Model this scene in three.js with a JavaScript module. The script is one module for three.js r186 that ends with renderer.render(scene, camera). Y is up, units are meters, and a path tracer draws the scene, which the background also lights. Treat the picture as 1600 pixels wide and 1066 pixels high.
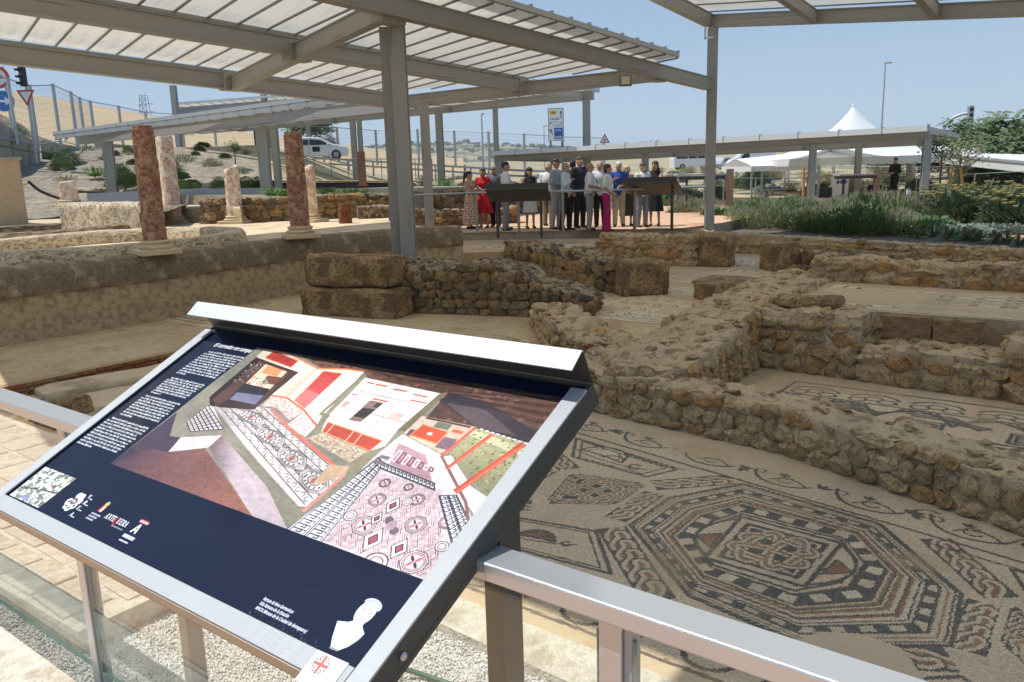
import * as THREE from 'three';
import { mergeGeometries, mergeVertices } from 'three/addons/utils/BufferGeometryUtils.js';
import { RoundedBoxGeometry } from 'three/addons/geometries/RoundedBoxGeometry.js';
import { ImprovedNoise } from 'three/addons/math/ImprovedNoise.js';

// ---------------------------------------------------------------- camera, sky, sun, exposure
// site axes: +X along the rail (to the right and nearer), -Z away across the excavation, y up, metres
const scene = new THREE.Scene();
const R = Math.PI / 180;
const camera = new THREE.PerspectiveCamera(45.2, 1024 / 682, 0.05, 6000);
camera.rotation.order = 'YXZ';
camera.position.set(0, 1.65, 0);
camera.rotation.set(-11.8 * R, 37.5 * R, -1.7 * R);
camera.updateMatrixWorld();
const renderer = new THREE.WebGLRenderer({ antialias: true });
renderer.toneMapping = THREE.LinearToneMapping;
renderer.toneMappingExposure = 1.0;
renderer.shadowMap.enabled = true;

const SUN = new THREE.Vector3(-0.40, 1, 0.26).normalize();
const sun = new THREE.DirectionalLight(new THREE.Color(1, 0.97, 0.92), 4.6);
sun.position.copy(SUN).multiplyScalar(60).add(new THREE.Vector3(-8, 0, -14));
sun.target.position.set(-8, 0, -14);
sun.castShadow = true; sun.shadow.mapSize.set(4096, 4096);
Object.assign(sun.shadow.camera, { left: -45, right: 45, top: 45, bottom: -45, near: 1, far: 160 });
scene.add(sun, sun.target);
{ // clear, slightly hazy summer sky, computed
  const W = 512, H = 256, d = new Float32Array(W * H * 4);
  for (let j = 0; j < H; j++) {
    const e = ((j + 0.5) / H - 0.5) * Math.PI, s = Math.max(0, Math.sin(e));
    for (let i = 0; i < W; i++) {
      const az = ((i + 0.5) / W - 0.5) * 2 * Math.PI, k = (j * W + i) * 4;
      const dir = [Math.cos(e) * Math.cos(az), Math.sin(e), Math.cos(e) * Math.sin(az)];
      const c = dir[0] * SUN.x + dir[1] * SUN.y + dir[2] * SUN.z;
      const g = 0.22 * Math.exp((c - 1) * 14) + 0.03 * Math.exp((c - 1) * 2);
      const t = Math.pow(1 - s, 3.2), u = Math.pow(1 - s, 14);
      d[k] = 0.12 + 0.45 * t + 0.05 * u + g;
      d[k + 1] = 0.30 + 0.41 * t + 0.03 * u + g * 0.97;
      d[k + 2] = 0.58 + 0.27 * t + 0.0 * u + g * 0.9;
      if (e < 0) { d[k] = 0.26; d[k + 1] = 0.22; d[k + 2] = 0.17; }
      d[k + 3] = 1;
    }
  }
  const t = new THREE.DataTexture(d, W, H, THREE.RGBAFormat, THREE.FloatType);
  t.mapping = THREE.EquirectangularReflectionMapping; t.magFilter = THREE.LinearFilter; t.minFilter = THREE.LinearFilter; t.needsUpdate = true;
  scene.background = t; scene.environment = t;
}
scene.fog = new THREE.FogExp2(new THREE.Color(0.72, 0.80, 0.88), 0.00035);

// ---------------------------------------------------------------- helpers
let seed_ = 1;
const setSeed = (s) => { seed_ = (s * 2654435761) >>> 0 || 1; };
const rnd = () => { seed_ ^= seed_ << 13; seed_ >>>= 0; seed_ ^= seed_ >>> 17; seed_ ^= seed_ << 5; seed_ >>>= 0; return (seed_ & 0xffffff) / 0x1000000; };
const rr = (a, b) => a + (b - a) * rnd();
const pick = (a) => a[Math.floor(rnd() * a.length) % a.length];
const noise3 = new ImprovedNoise();
const nz = (x, y, z) => noise3.noise(x, y, z);
const fb = (x, y, z) => nz(x, y, z) + 0.5 * nz(2.03 * x, 2.03 * y, 2.03 * z) + 0.25 * nz(4.1 * x, 4.1 * y, 4.1 * z);
const V = (x, y, z) => new THREE.Vector3(x, y, z);
const lerp = (a, b, t) => a + (b - a) * t, clamp = (x, a, b) => Math.min(b, Math.max(a, x));
const smooth = (a, b, x) => { const t = clamp((x - a) / (b - a), 0, 1); return t * t * (3 - 2 * t); };
// survey sights: where the sight line of a picture point meets a level, a distance or a vertical plane (used only to place things)
const F = 1280;
const sight = (px, py) => V((px - 800) / F, -(py - 533) / F, -1).applyQuaternion(camera.quaternion);
const G = (px, py, h) => { const d = sight(px, py); return d.multiplyScalar((h - 1.65) / d.y).add(camera.position); };
const AT = (px, py, dist) => { const d = sight(px, py); return d.multiplyScalar(dist / Math.hypot(d.x, d.z)).add(camera.position); };
const onX = (px, py, X) => { const d = sight(px, py); return d.multiplyScalar(X / d.x).add(camera.position); };
const onZ = (px, py, Z) => { const d = sight(px, py); return d.multiplyScalar(Z / d.z).add(camera.position); };
const FACE = 37.5 * R;                                             // turn that faces the camera

const used = {};
const numbered = (n) => { const k = used[n] = (used[n] ?? -1) + 1; return k ? n + '_' + String(k).padStart(3, '0') : n; };
function tag(o, label, category, group) { o.userData.label = label; o.userData.category = category; if (group) o.userData.group = group; return o; }
function thing(name, label, category, [x, y, z] = [0, 0, 0], turn = 0, group) {
  const o = new THREE.Group(); o.name = numbered(name); scene.add(o); o.position.set(x, y, z); o.rotation.y = turn;
  return tag(o, label, category, group);
}
function mesh(name, geo, mat, parent) {
  const m = new THREE.Mesh(Array.isArray(geo) ? merge(geo) : geo, mat); m.name = parent ? name : numbered(name);
  m.castShadow = m.receiveShadow = true; (parent ?? scene).add(m); return m;
}
function struct(name, geo, mat) { const m = mesh(name, geo, mat); m.userData.kind = 'structure'; return m; }
function merge(list) {
  if (list.length === 1) return list[0];
  list = list.map((g) => { const h = g.index ? g.toNonIndexed() : g; for (const k of Object.keys(h.attributes)) if (!['position', 'normal', 'uv'].includes(k)) h.deleteAttribute(k); return h; });
  return mergeGeometries(list);
}
const box = (w, h, d, x = 0, y = 0, z = 0) => new THREE.BoxGeometry(w, h, d).translate(x, y, z);
const rbox = (w, h, d, r, x = 0, y = 0, z = 0) => new RoundedBoxGeometry(w, h, d, 2, r).translate(x, y, z);
const cyl = (r0, r1, h, x = 0, y = 0, z = 0, n = 16) => new THREE.CylinderGeometry(r1, r0, h, n).translate(x, y + h / 2, z);
function bar(a, b, w, h, up = V(0, 1, 0)) {                        // a box beam between two points, w across, h along up
  const d = b.clone().sub(a), L = d.length(), x = d.clone().normalize(), z = x.clone().cross(up).normalize(), y = z.clone().cross(x);
  return new THREE.BoxGeometry(L, h, w).applyMatrix4(new THREE.Matrix4().makeBasis(x, y, z).setPosition(a.clone().add(b).multiplyScalar(0.5)));
}
function rod(a, b, r, n = 8) {
  const d = b.clone().sub(a), L = d.length();
  return new THREE.CylinderGeometry(r, r, L, n).applyQuaternion(new THREE.Quaternion().setFromUnitVectors(V(0, 1, 0), d.normalize())).translate((a.x + b.x) / 2, (a.y + b.y) / 2, (a.z + b.z) / 2);
}
function tube(pts, r, n = 40, k = 6) { return new THREE.TubeGeometry(new THREE.CatmullRomCurve3(pts), n, r, k); }
function grid(nu, nv, fn, closeU) {                                // fn(u, v) -> [x, y, z, s, t]
  const p = [], uv = [], idx = [];
  for (let i = 0; i <= nu; i++) for (let j = 0; j <= nv; j++) { const q = fn(i / nu, j / nv); p.push(q[0], q[1], q[2]); uv.push(q[3] ?? i / nu, q[4] ?? j / nv); }
  for (let i = 0; i < nu; i++) for (let j = 0; j < nv; j++) { const a = i * (nv + 1) + j, b = a + nv + 1; idx.push(a, a + 1, b, b, a + 1, b + 1); }
  const g = new THREE.BufferGeometry(); g.setAttribute('position', new THREE.Float32BufferAttribute(p, 3)); g.setAttribute('uv', new THREE.Float32BufferAttribute(uv, 2));
  g.setIndex(idx); g.computeVertexNormals(); return g;
}
function slab(poly, y0, y1) {                                      // a plate from a plan outline [[x, z], ...], uv in metres
  const s = new THREE.Shape(poly.map(([x, z]) => new THREE.Vector2(x, -z)));
  return new THREE.ExtrudeGeometry(s, { depth: y1 - y0, bevelEnabled: false }).rotateX(-Math.PI / 2).translate(0, y0, 0);
}
function sheet(poly, y) {
  const g = new THREE.ShapeGeometry(new THREE.Shape(poly.map(([x, z]) => new THREE.Vector2(x, -z)))).rotateX(-Math.PI / 2).translate(0, y, 0);
  return g;
}
const rect = (x0, x1, z0, z1) => [[x0, z0], [x1, z0], [x1, z1], [x0, z1]];

// ---------------------------------------------------------------- textures (colour, grain and wear only)
function lattice(n, s) { setSeed(s); const a = new Float32Array(n * n); for (let i = 0; i < n * n; i++) a[i] = rnd(); return (x, y) => {
  x *= n; y *= n; const xi = Math.floor(x), yi = Math.floor(y), fx = x - xi, fy = y - yi, u = fx * fx * (3 - 2 * fx), v = fy * fy * (3 - 2 * fy);
  const m = (q) => ((q % n) + n) % n, A = a[m(yi) * n + m(xi)], B = a[m(yi) * n + m(xi + 1)], C = a[m(yi + 1) * n + m(xi)], D = a[m(yi + 1) * n + m(xi + 1)];
  return lerp(lerp(A, B, u), lerp(C, D, u), v); }; }
function fbmTile(n, s, oct = 4) { const L = []; for (let o = 0; o < oct; o++) L.push(lattice(n << o, s + o * 17)); return (x, y) => { let v = 0, a = 0.5, t = 0; for (const l of L) { v += a * l(x, y); t += a; a *= 0.55; } return v / t; }; }
const mix3 = (a, b, t) => [lerp(a[0], b[0], t), lerp(a[1], b[1], t), lerp(a[2], b[2], t)];
function tex(W, H, fn, srgb = true) {
  const d = new Uint8Array(W * H * 4);
  for (let j = 0; j < H; j++) for (let i = 0; i < W; i++) { const c = fn((i + 0.5) / W, (j + 0.5) / H, i, j), k = (j * W + i) * 4; d[k] = clamp(c[0], 0, 255); d[k + 1] = clamp(c[1], 0, 255); d[k + 2] = clamp(c[2], 0, 255); d[k + 3] = 255; }
  return dataTex(d, W, H, srgb);
}
function dataTex(d, W, H, srgb = true) {
  const t = new THREE.DataTexture(d, W, H); t.wrapS = t.wrapT = THREE.RepeatWrapping; t.magFilter = THREE.LinearFilter; t.minFilter = THREE.LinearMipmapLinearFilter; t.generateMipmaps = true;
  if (srgb) t.colorSpace = THREE.SRGBColorSpace; t.needsUpdate = true; return t;
}
const rep = (t, x, y = x) => { const c = t.clone(); c.repeat.set(x, y); c.needsUpdate = true; return c; };
const grey = (f) => (x, y) => { const v = f(x, y) * 255; return [v, v, v]; };
const std = (o) => new THREE.MeshStandardMaterial(o);
const lin = (r, g, b) => new THREE.Color().setRGB(r, g, b);

const nA = fbmTile(4, 11, 6), nB = fbmTile(16, 23, 5), nC = fbmTile(64, 37, 3), nD = fbmTile(6, 51, 6);
const T = {};
T.sand = tex(512, 512, (x, y) => { let c = mix3([178, 152, 118], [206, 182, 146], nA(x, y)); c = mix3(c, [150, 124, 94], smooth(0.58, 0.75, nD(x, y)) * 0.55); const g = (nC(x, y) - 0.5) * 34 + (rnd() - 0.5) * 14; return c.map((v) => v + g); });
T.stone = tex(512, 512, (x, y) => { const a = nA(x, y), b = nB(x, y), c3 = nC(x, y); let c = mix3([196, 170, 130], [236, 218, 184], a); c = mix3(c, [150, 118, 82], smooth(0.52, 0.72, b) * 0.6); c = mix3(c, [120, 108, 92], smooth(0.6, 0.75, nD(x * 2, y * 2)) * 0.6); const g = (c3 - 0.5) * 60 + (rnd() - 0.5) * 16; return c.map((v) => v + g); });
T.stoneB = tex(512, 512, grey((x, y) => nB(x, y) * 0.6 + nC(x, y) * 0.4), false);
T.mortar = tex(512, 512, (x, y) => { let c = mix3([178, 152, 118], [206, 182, 146], nA(x, y)); c = mix3(c, [134, 112, 86], smooth(0.52, 0.7, nB(x, y)) * 0.7); c = mix3(c, [222, 200, 160], smooth(0.62, 0.74, nC(x, y)) * 0.6); const g = (rnd() - 0.5) * 26; return c.map((v) => v + g); });
T.dark = tex(512, 512, (x, y) => { let c = mix3([150, 128, 98], [184, 160, 124], nA(x, y)); c = mix3(c, [74, 64, 52], smooth(0.42, 0.62, nB(x, y)) * 0.8); c = mix3(c, [96, 90, 80], smooth(0.55, 0.7, nD(x, y)) * 0.7); const g = (nC(x, y) - 0.5) * 40 + (rnd() - 0.5) * 18; return c.map((v) => v + g); });
T.ashlar = tex(512, 512, (x, y) => { let c = mix3([158, 126, 84], [190, 156, 108], nA(x, y)); c = mix3(c, [108, 88, 64], smooth(0.4, 0.68, nD(x, y)) * 0.8); c = mix3(c, [84, 70, 52], smooth(0.54, 0.66, nC(x, y)) * 0.6); const g = (nC(y, x) - 0.5) * 60 + (rnd() - 0.5) * 18; return c.map((v) => v + g); });
T.plaster = tex(512, 512, (x, y) => { let c = mix3([196, 172, 138], [222, 202, 170], nA(x, y)); c = mix3(c, [158, 136, 106], smooth(0.55, 0.72, nD(x, y)) * 0.6); const g = (nC(x, y) - 0.5) * 26; return c.map((v) => v + g); });
T.lime = tex(512, 512, (x, y) => { let c = mix3([200, 188, 168], [220, 210, 192], nA(x, y)); c = mix3(c, [166, 150, 128], smooth(0.55, 0.7, nB(x, y)) * 0.5); const g = (nC(x, y) - 0.5) * 40; return c.map((v) => v + g); });
T.lichen = tex(1024, 256, (x, y) => { // the basin wall: pale render below, grey lichen and soot-dark crust on the weathered upper half
  const edge = 0.62 + (nA(x * 4, y) - 0.5) * 0.8 + (nB(x * 4, y) - 0.5) * 0.3, k = smooth(edge - 0.1, edge + 0.12, y), b = nB(x * 4, y), c3 = nC(x * 4, y);
  let lo = mix3([166, 142, 108], [194, 170, 134], nA(x * 4, y)); lo = mix3(lo, [132, 112, 86], smooth(0.45, 0.7, b) * 0.6);
  let hi = mix3([116, 102, 82], [156, 138, 112], b); hi = mix3(hi, [68, 60, 50], smooth(0.48, 0.66, c3) * 0.5); hi = mix3(hi, [172, 156, 128], smooth(0.56, 0.7, nD(x * 4, y)) * 0.7);
  const g = (c3 - 0.5) * 36; return mix3(lo, hi, k).map((v) => v + g); });
T.basin = tex(512, 512, (x, y) => { let c = mix3([198, 178, 146], [226, 210, 182], nA(x, y)); c = mix3(c, [112, 102, 88], smooth(0.48, 0.7, nB(x, y)) * 0.45); c = mix3(c, [84, 76, 66], smooth(0.54, 0.68, nC(x, y)) * 0.5); const g = (rnd() - 0.5) * 24; return c.map((v) => v + g); });
T.marble = tex(512, 1024, (x, y) => { const a = nD(x * 2, y * 4), b = nB(x, y * 3), v = Math.abs(nA(x + b * 0.2, y * 2) - 0.5); let c = mix3([150, 104, 80], [182, 142, 112], smooth(0.36, 0.66, a)); c = mix3(c, [122, 70, 54], smooth(0.48, 0.64, b) * 0.7); c = mix3(c, [206, 182, 154], smooth(0.035, 0.0, v) * 0.5); c = mix3(c, [198, 168, 138], smooth(0.58, 0.72, nC(x, y * 2)) * 0.5); const g = (rnd() - 0.5) * 16; return c.map((q) => q + g); });
T.marbleP = tex(512, 1024, (x, y) => { const a = nD(x * 2, y * 4), b = nB(x, y * 3); let c = mix3([206, 172, 146], [232, 214, 190], smooth(0.38, 0.6, a)); c = mix3(c, [168, 100, 78], smooth(0.5, 0.68, b) * smooth(0.4, 0.6, nA(x, y)) * 0.6); const g = (nC(x, y * 2) - 0.5) * 30; return c.map((q) => q + g); });
T.gravel = tex(512, 512, (x, y) => { const c3 = nC(x, y); let c = mix3([212, 204, 188], [238, 232, 220], nB(x, y)); c = mix3(c, [150, 140, 124], smooth(0.6, 0.72, c3)); const g = (rnd() - 0.5) * 40; return c.map((v) => v + g); });
T.bank = tex(512, 512, (x, y) => { let c = mix3([136, 124, 106], [162, 148, 126], nA(x, y)); c = mix3(c, [104, 94, 80], smooth(0.5, 0.7, nB(x, y)) * 0.6); c = mix3(c, [180, 164, 136], smooth(0.6, 0.72, nD(x, y)) * 0.6); const g = (nC(x, y) - 0.5) * 60 + (rnd() - 0.5) * 30; return c.map((v) => v + g); });
T.field = tex(512, 512, (x, y) => { let c = mix3([166, 150, 118], [196, 178, 142], nA(x, y)); c = mix3(c, [134, 130, 96], smooth(0.5, 0.68, nD(x, y)) * 0.75); c = mix3(c, [110, 96, 70], smooth(0.56, 0.7, nB(x, y)) * 0.7); const g = (nC(x, y) - 0.5) * 50; return c.map((v) => v + g); });
T.soil = tex(256, 256, (x, y) => { let c = mix3([92, 82, 68], [122, 108, 90], nB(x, y)); const g = (rnd() - 0.5) * 40; return c.map((v) => v + g); });
T.hill = tex(512, 512, (x, y) => { let c = mix3([168, 148, 108], [190, 170, 124], nA(x, y)); c = mix3(c, [104, 104, 72], smooth(0.5, 0.6, nB(x, y)) * 0.85); c = mix3(c, [84, 88, 62], smooth(0.54, 0.62, nC(x, y)) * 0.6); return c; });
T.straw = tex(512, 512, (x, y) => { let c = mix3([178, 152, 114], [200, 174, 134], nA(x, y)); const s = Math.sin((y * 60 + nA(x, y) * 3) * 6.283) * 5; const g = (nC(x, y) - 0.5) * 22 + s; return c.map((v) => v + g); });
T.earth = tex(512, 512, (x, y) => { let c = mix3([140, 118, 88], [170, 146, 110], nA(x, y)); c = mix3(c, [84, 74, 58], smooth(0.52, 0.62, nB(x, y)) * 0.8); c = mix3(c, [110, 112, 76], smooth(0.6, 0.7, nD(x, y)) * 0.6); const g = (nC(x, y) - 0.5) * 50; return c.map((v) => v + g); });
T.terra = tex(512, 512, (x, y) => { let c = mix3([194, 152, 116], [218, 180, 144], nA(x, y)); c = mix3(c, [170, 124, 92], smooth(0.56, 0.7, nD(x, y)) * 0.6); const g = (nC(x, y) - 0.5) * 30; return c.map((v) => v + g); });
T.concrete = tex(512, 512, (x, y) => { let c = mix3([158, 146, 128], [182, 170, 150], nA(x, y)); c = mix3(c, [122, 110, 94], smooth(0.56, 0.7, nD(x, y)) * 0.6); const g = (nC(x, y) - 0.5) * 20; return c.map((v) => v + g); });
T.render = tex(512, 512, (x, y) => { let c = mix3([178, 152, 116], [196, 170, 134], nA(x, y)); const st = lattice2(x); c = mix3(c, [104, 88, 68], smooth(0.5, 0.75, st) * smooth(0.2, 1, y + (nB(x, y) - 0.5) * 0.5) * 0.6); const g = (nC(x, y) - 0.5) * 18; return c.map((v) => v + g); });
function lattice2(x) { return nB(x, 0.37); }
T.steel = tex(512, 512, (x, y) => { let v = 218 + (nA(x, y) - 0.5) * 26; v -= 46 * smooth(0.6, 0.72, nD(x, y)) * smooth(0.45, 0.6, nB(x, y * 0.5)); v -= 60 * smooth(0.66, 0.72, nC(x, y)) * smooth(0.6, 0.7, nD(y, x)); return [v, v * 0.985, v * 0.96]; });
T.dirt = tex(512, 256, (x, y) => { let v = 252 - 12 * nA(x, y); v -= 14 * smooth(0.52, 0.72, nB(x, y * 0.3)); v -= 26 * smooth(0.64, 0.72, nC(x, y)) * smooth(0.5, 0.6, nD(x, y)); return [v, v * 0.99, v * 0.96]; });
T.fine = tex(256, 256, grey((x, y) => nC(x, y)), false);
T.coarse = tex(512, 512, grey((x, y) => 0.5 * nB(x, y) + 0.5 * nC(x, y)), false);
T.brush = (() => { const a = fbmTile(128, 77, 2); return tex(512, 256, grey((x, y) => 0.35 + 0.5 * a(x * 0.02, y)), false); })();

const M = {
  sand: std({ map: rep(T.sand, 0.31), bumpMap: rep(T.coarse, 0.9), bumpScale: 0.006, roughness: 0.95 }),
  mortar: std({ map: rep(T.mortar, 0.9), bumpMap: rep(T.coarse, 1.7), bumpScale: 0.02, roughness: 1 }),
  dark: std({ map: rep(T.dark, 0.8), bumpMap: rep(T.coarse, 1.5), bumpScale: 0.02, roughness: 1 }),
  ashlar: std({ map: rep(T.ashlar, 0.9), bumpMap: rep(T.coarse, 1.6), bumpScale: 0.02, roughness: 1 }),
  lime: std({ map: rep(T.lime, 0.5), bumpMap: rep(T.coarse, 1.6), bumpScale: 0.012, roughness: 0.95 }),
  plaster: std({ map: rep(T.plaster, 0.4), bumpMap: rep(T.coarse, 1.2), bumpScale: 0.006, roughness: 0.95 }),
  basin: std({ map: rep(T.basin, 0.5), bumpMap: rep(T.coarse, 1.2), bumpScale: 0.015, roughness: 1 }),
  lichen: std({ map: T.lichen, bumpMap: rep(T.coarse, 2, 0.6), bumpScale: 0.012, roughness: 1 }),
  gravel: std({ map: rep(T.gravel, 1.6), bumpMap: rep(T.fine, 3), bumpScale: 0.012, roughness: 1 }),
  bank: std({ map: rep(T.bank, 0.22), bumpMap: rep(T.coarse, 0.4), bumpScale: 0.05, roughness: 1 }),
  field: std({ map: rep(T.field, 0.06), bumpMap: rep(T.coarse, 0.3), bumpScale: 0.06, roughness: 1 }),
  soil: std({ map: rep(T.soil, 0.6), bumpMap: rep(T.coarse, 1), bumpScale: 0.04, roughness: 1 }),
  hill: std({ map: rep(T.hill, 0.004), roughness: 1 }),
  straw: std({ map: rep(T.straw, 0.03), bumpMap: rep(T.coarse, 0.1), bumpScale: 0.1, roughness: 1 }),
  earth: std({ map: rep(T.earth, 0.08), bumpMap: rep(T.coarse, 0.2), bumpScale: 0.2, roughness: 1 }),
  terra: std({ map: rep(T.terra, 0.25), bumpMap: rep(T.fine, 1), bumpScale: 0.004, roughness: 0.9 }),
  concrete: std({ map: rep(T.concrete, 0.3), bumpMap: rep(T.fine, 1), bumpScale: 0.004, roughness: 0.9 }),
  render: std({ map: rep(T.render, 0.3, 0.28), bumpMap: rep(T.coarse, 1), bumpScale: 0.005, roughness: 0.95 }),
  steel: std({ color: lin(0.48, 0.475, 0.46), map: rep(T.steel, 0.4), roughness: 0.55, bumpMap: rep(T.fine, 1), bumpScale: 0.0008 }),
  steelDark: std({ color: lin(0.2, 0.2, 0.2), roughness: 0.5 }),
  white: std({ color: lin(0.78, 0.78, 0.76), roughness: 0.6 }),
  galv: std({ color: lin(0.42, 0.44, 0.46), roughness: 0.45, metalness: 0.5 }),
  gutter: std({ color: lin(0.42, 0.43, 0.44), roughness: 0.45, metalness: 0.2 }),
  gutterPale: std({ color: lin(0.6, 0.61, 0.61), roughness: 0.45 }),
  sheetWhite: std({ color: lin(0.74, 0.74, 0.72), roughness: 0.5 }),
  black: std({ color: lin(0.02, 0.02, 0.022), roughness: 0.5 }),
  corten: std({ color: lin(0.30, 0.15, 0.09), roughness: 0.9, bumpMap: rep(T.coarse, 2), bumpScale: 0.003 }),
  cortenPale: std({ color: lin(0.36, 0.24, 0.17), roughness: 0.9 }),
  poly: new THREE.MeshPhysicalMaterial({ color: lin(0.95, 0.93, 0.89), map: rep(T.dirt, 0.12, 1), transmission: 0.5, roughness: 0.95, thickness: 0, bumpMap: rep(T.fine, 1), bumpScale: 0.001 }),
  glass: new THREE.MeshPhysicalMaterial({ color: lin(0.96, 0.985, 0.97), transmission: 1, roughness: 0.02, thickness: 0, ior: 1.5 }),
  glassEdge: std({ color: lin(0.16, 0.26, 0.22), roughness: 0.2 }),
  rail: std({ color: lin(0.56, 0.57, 0.58), metalness: 0.55, roughness: 0.36, roughnessMap: rep(T.brush, 1, 6), bumpMap: rep(T.brush, 1, 8), bumpScale: 0.0004 }),
  alu: std({ color: lin(0.41, 0.425, 0.44), metalness: 0.2, roughness: 0.5, bumpMap: rep(T.fine, 4), bumpScale: 0.0003 }),
  tray: std({ color: lin(0.062, 0.062, 0.062), roughness: 0.42, metalness: 0.2, bumpMap: rep(T.fine, 6), bumpScale: 0.0003 }),
  leafA: std({ color: lin(0.075, 0.12, 0.035), roughness: 0.75, side: THREE.DoubleSide }),
  wood: std({ color: lin(0.32, 0.2, 0.1), roughness: 0.85 }),
  trunk: std({ color: lin(0.16, 0.12, 0.08), roughness: 1 }),
};
// ---------------------------------------------------------------- mosaics: drawn in plan, then laid in small tesserae
const CL = { cream: '#d0b89a', dark: '#55544f', red: '#8c6452', brown: '#94775a', light: '#d8c6a6', sand: '#c9b190', grey: '#8f8578' };
function tesserae(W, H, draw, cell, s) {
  const cv = document.createElement('canvas'); cv.width = W; cv.height = H; const c = cv.getContext('2d'); draw(c, W, H);
  const src = c.getImageData(0, 0, W, H).data, out = new Uint8Array(W * H * 4); setSeed(s);
  const big = fbmTile(5, s + 3, 4), hash = (a, b) => { let h = (a * 374761393 + b * 668265263 + s * 977) | 0; h = (h ^ (h >>> 13)) * 1274126177; return ((h ^ (h >>> 16)) >>> 0) / 4294967296; };
  for (let y = 0; y < H; y++) for (let x = 0; x < W; x++) {
    const yy = y + 5 * Math.sin(x / 83 + y / 260) + 3 * Math.sin(x / 31), xx = x + 4 * Math.sin(y / 57);
    const r = Math.floor(yy / cell), o = hash(r, 7) * cell, q = Math.floor((xx + o) / cell), fx = (xx + o) / cell - q, fy = yy / cell - r;
    const cx = clamp(Math.round(x + (0.5 - fx) * cell), 0, W - 1), cy = clamp(Math.round(y + (0.5 - fy) * cell), 0, H - 1), k = (cy * W + cx) * 4, j = (y * W + x) * 4;
    let R0 = src[k], G0 = src[k + 1], B0 = src[k + 2];
    const h = hash(q, r), bare = src[k + 3] < 255, w = big(x / W, y / H);
    const t = bare ? (h - 0.5) * 6 : (h - 0.5) * 34, m = (w - 0.5) * 30;
    const gr = !bare && (Math.min(fx, 1 - fx) < 0.12 || Math.min(fy, 1 - fy) < 0.12);
    R0 += t + m; G0 += t * 0.97 + m; B0 += t * 0.9 + m * 0.9;
    if (gr) { R0 = R0 * 0.55 + 70; G0 = G0 * 0.55 + 60; B0 = B0 * 0.55 + 46; }
    const dust = smooth(0.56, 0.74, big(y / H * 1.3 + 0.2, x / W * 1.7)) * 0.5;
    out[j] = clamp(lerp(R0, 176, dust), 0, 255); out[j + 1] = clamp(lerp(G0, 150, dust), 0, 255); out[j + 2] = clamp(lerp(B0, 114, dust), 0, 255); out[j + 3] = 255;
  }
  const t = dataTex(out, W, H); t.wrapS = t.wrapT = THREE.ClampToEdgeWrapping; return t;
}
const poly = (c, p, fill, stroke, w) => { c.beginPath(); p.forEach(([x, y], i) => (i ? c.lineTo(x, y) : c.moveTo(x, y))); c.closePath(); if (fill) { c.fillStyle = fill; c.fill(); } if (stroke) { c.lineWidth = w; c.strokeStyle = stroke; c.stroke(); } };
const path = (c, p, stroke, w) => { c.beginPath(); p.forEach(([x, y], i) => (i ? c.lineTo(x, y) : c.moveTo(x, y))); c.lineWidth = w; c.strokeStyle = stroke; c.stroke(); };
const mixP = (a, b, t) => a.map((p, i) => [lerp(p[0], b[i][0], t), lerp(p[1], b[i][1], t)]);
function along(p, step, closed, fn) { // walks an outline in equal steps
  const q = closed ? [...p, p[0]] : p; let k = 0;
  for (let i = 0; i + 1 < q.length; i++) { const [ax, ay] = q[i], [bx, by] = q[i + 1], L = Math.hypot(bx - ax, by - ay), n = Math.max(1, Math.round(L / step)); for (let j = 0; j < n; j++) fn(lerp(ax, bx, (j + 0.5) / n), lerp(ay, by, (j + 0.5) / n), Math.atan2(by - ay, bx - ax), k++, L / n); }
}
function rope(c, a, b, w) { // guilloche: slanted rounded strands in dark outline, cream edge and red or brown core
  const ang = Math.atan2(b[1] - a[1], b[0] - a[0]), L = Math.hypot(b[0] - a[0], b[1] - a[1]);
  c.save(); c.translate(a[0], a[1]); c.rotate(ang); c.beginPath(); c.rect(0, -w / 2, L, w); c.clip(); c.fillStyle = CL.dark; c.fillRect(0, -w / 2, L, w); c.lineCap = 'round';
  const st = w * 0.66, n = Math.max(2, Math.round(L / st));
  for (let i = 0; i < n; i++) { const x = (i + 0.5) * L / n;
    for (const [lw, col] of [[0.6, CL.dark], [0.46, CL.cream], [0.17, i % 2 ? CL.red : CL.brown]]) { c.strokeStyle = col; c.lineWidth = w * lw; c.beginPath(); c.moveTo(x - w * 0.5, -w * 0.16); c.bezierCurveTo(x - w * 0.05, -w * 0.34, x + w * 0.05, w * 0.34, x + w * 0.5, w * 0.16); c.stroke(); } }
  c.restore();
}
function knot(c, x, y, r, ang) { // interlaced square knot
  c.save(); c.translate(x, y); c.rotate(ang); c.lineJoin = 'round';
  const loop = (dx, dy, w, h) => { for (const [lw, col] of [[0.34, CL.dark], [0.27, CL.cream], [0.1, CL.brown]]) { c.strokeStyle = col; c.lineWidth = r * lw; c.beginPath(); c.ellipse(dx, dy, w, h, 0, 0, 7); c.stroke(); } };
  const hor = () => { loop(0, -r * 0.3, r * 0.84, r * 0.3); loop(0, r * 0.3, r * 0.84, r * 0.3); }, ver = () => { loop(-r * 0.3, 0, r * 0.3, r * 0.84); loop(r * 0.3, 0, r * 0.3, r * 0.84); };
  hor(); ver(); for (let i = -2; i < 2; i++) for (let j = -2; j < 2; j++) { if ((i + j) & 1) continue; c.save(); c.beginPath(); c.rect(i * r * 0.42, j * r * 0.42, r * 0.42, r * 0.42); c.clip(); hor(); c.restore(); }
  c.restore();
}
function leaf(c, x, y, r, ang, n = 5) { c.fillStyle = CL.dark; for (let i = 0; i < n; i++) { const a = ang + (i - (n - 1) / 2) * 0.75; c.beginPath(); c.ellipse(x + Math.cos(a) * r * 0.55, y + Math.sin(a) * r * 0.55, r * 0.6, r * 0.24, a, 0, 7); c.fill(); } }
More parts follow.
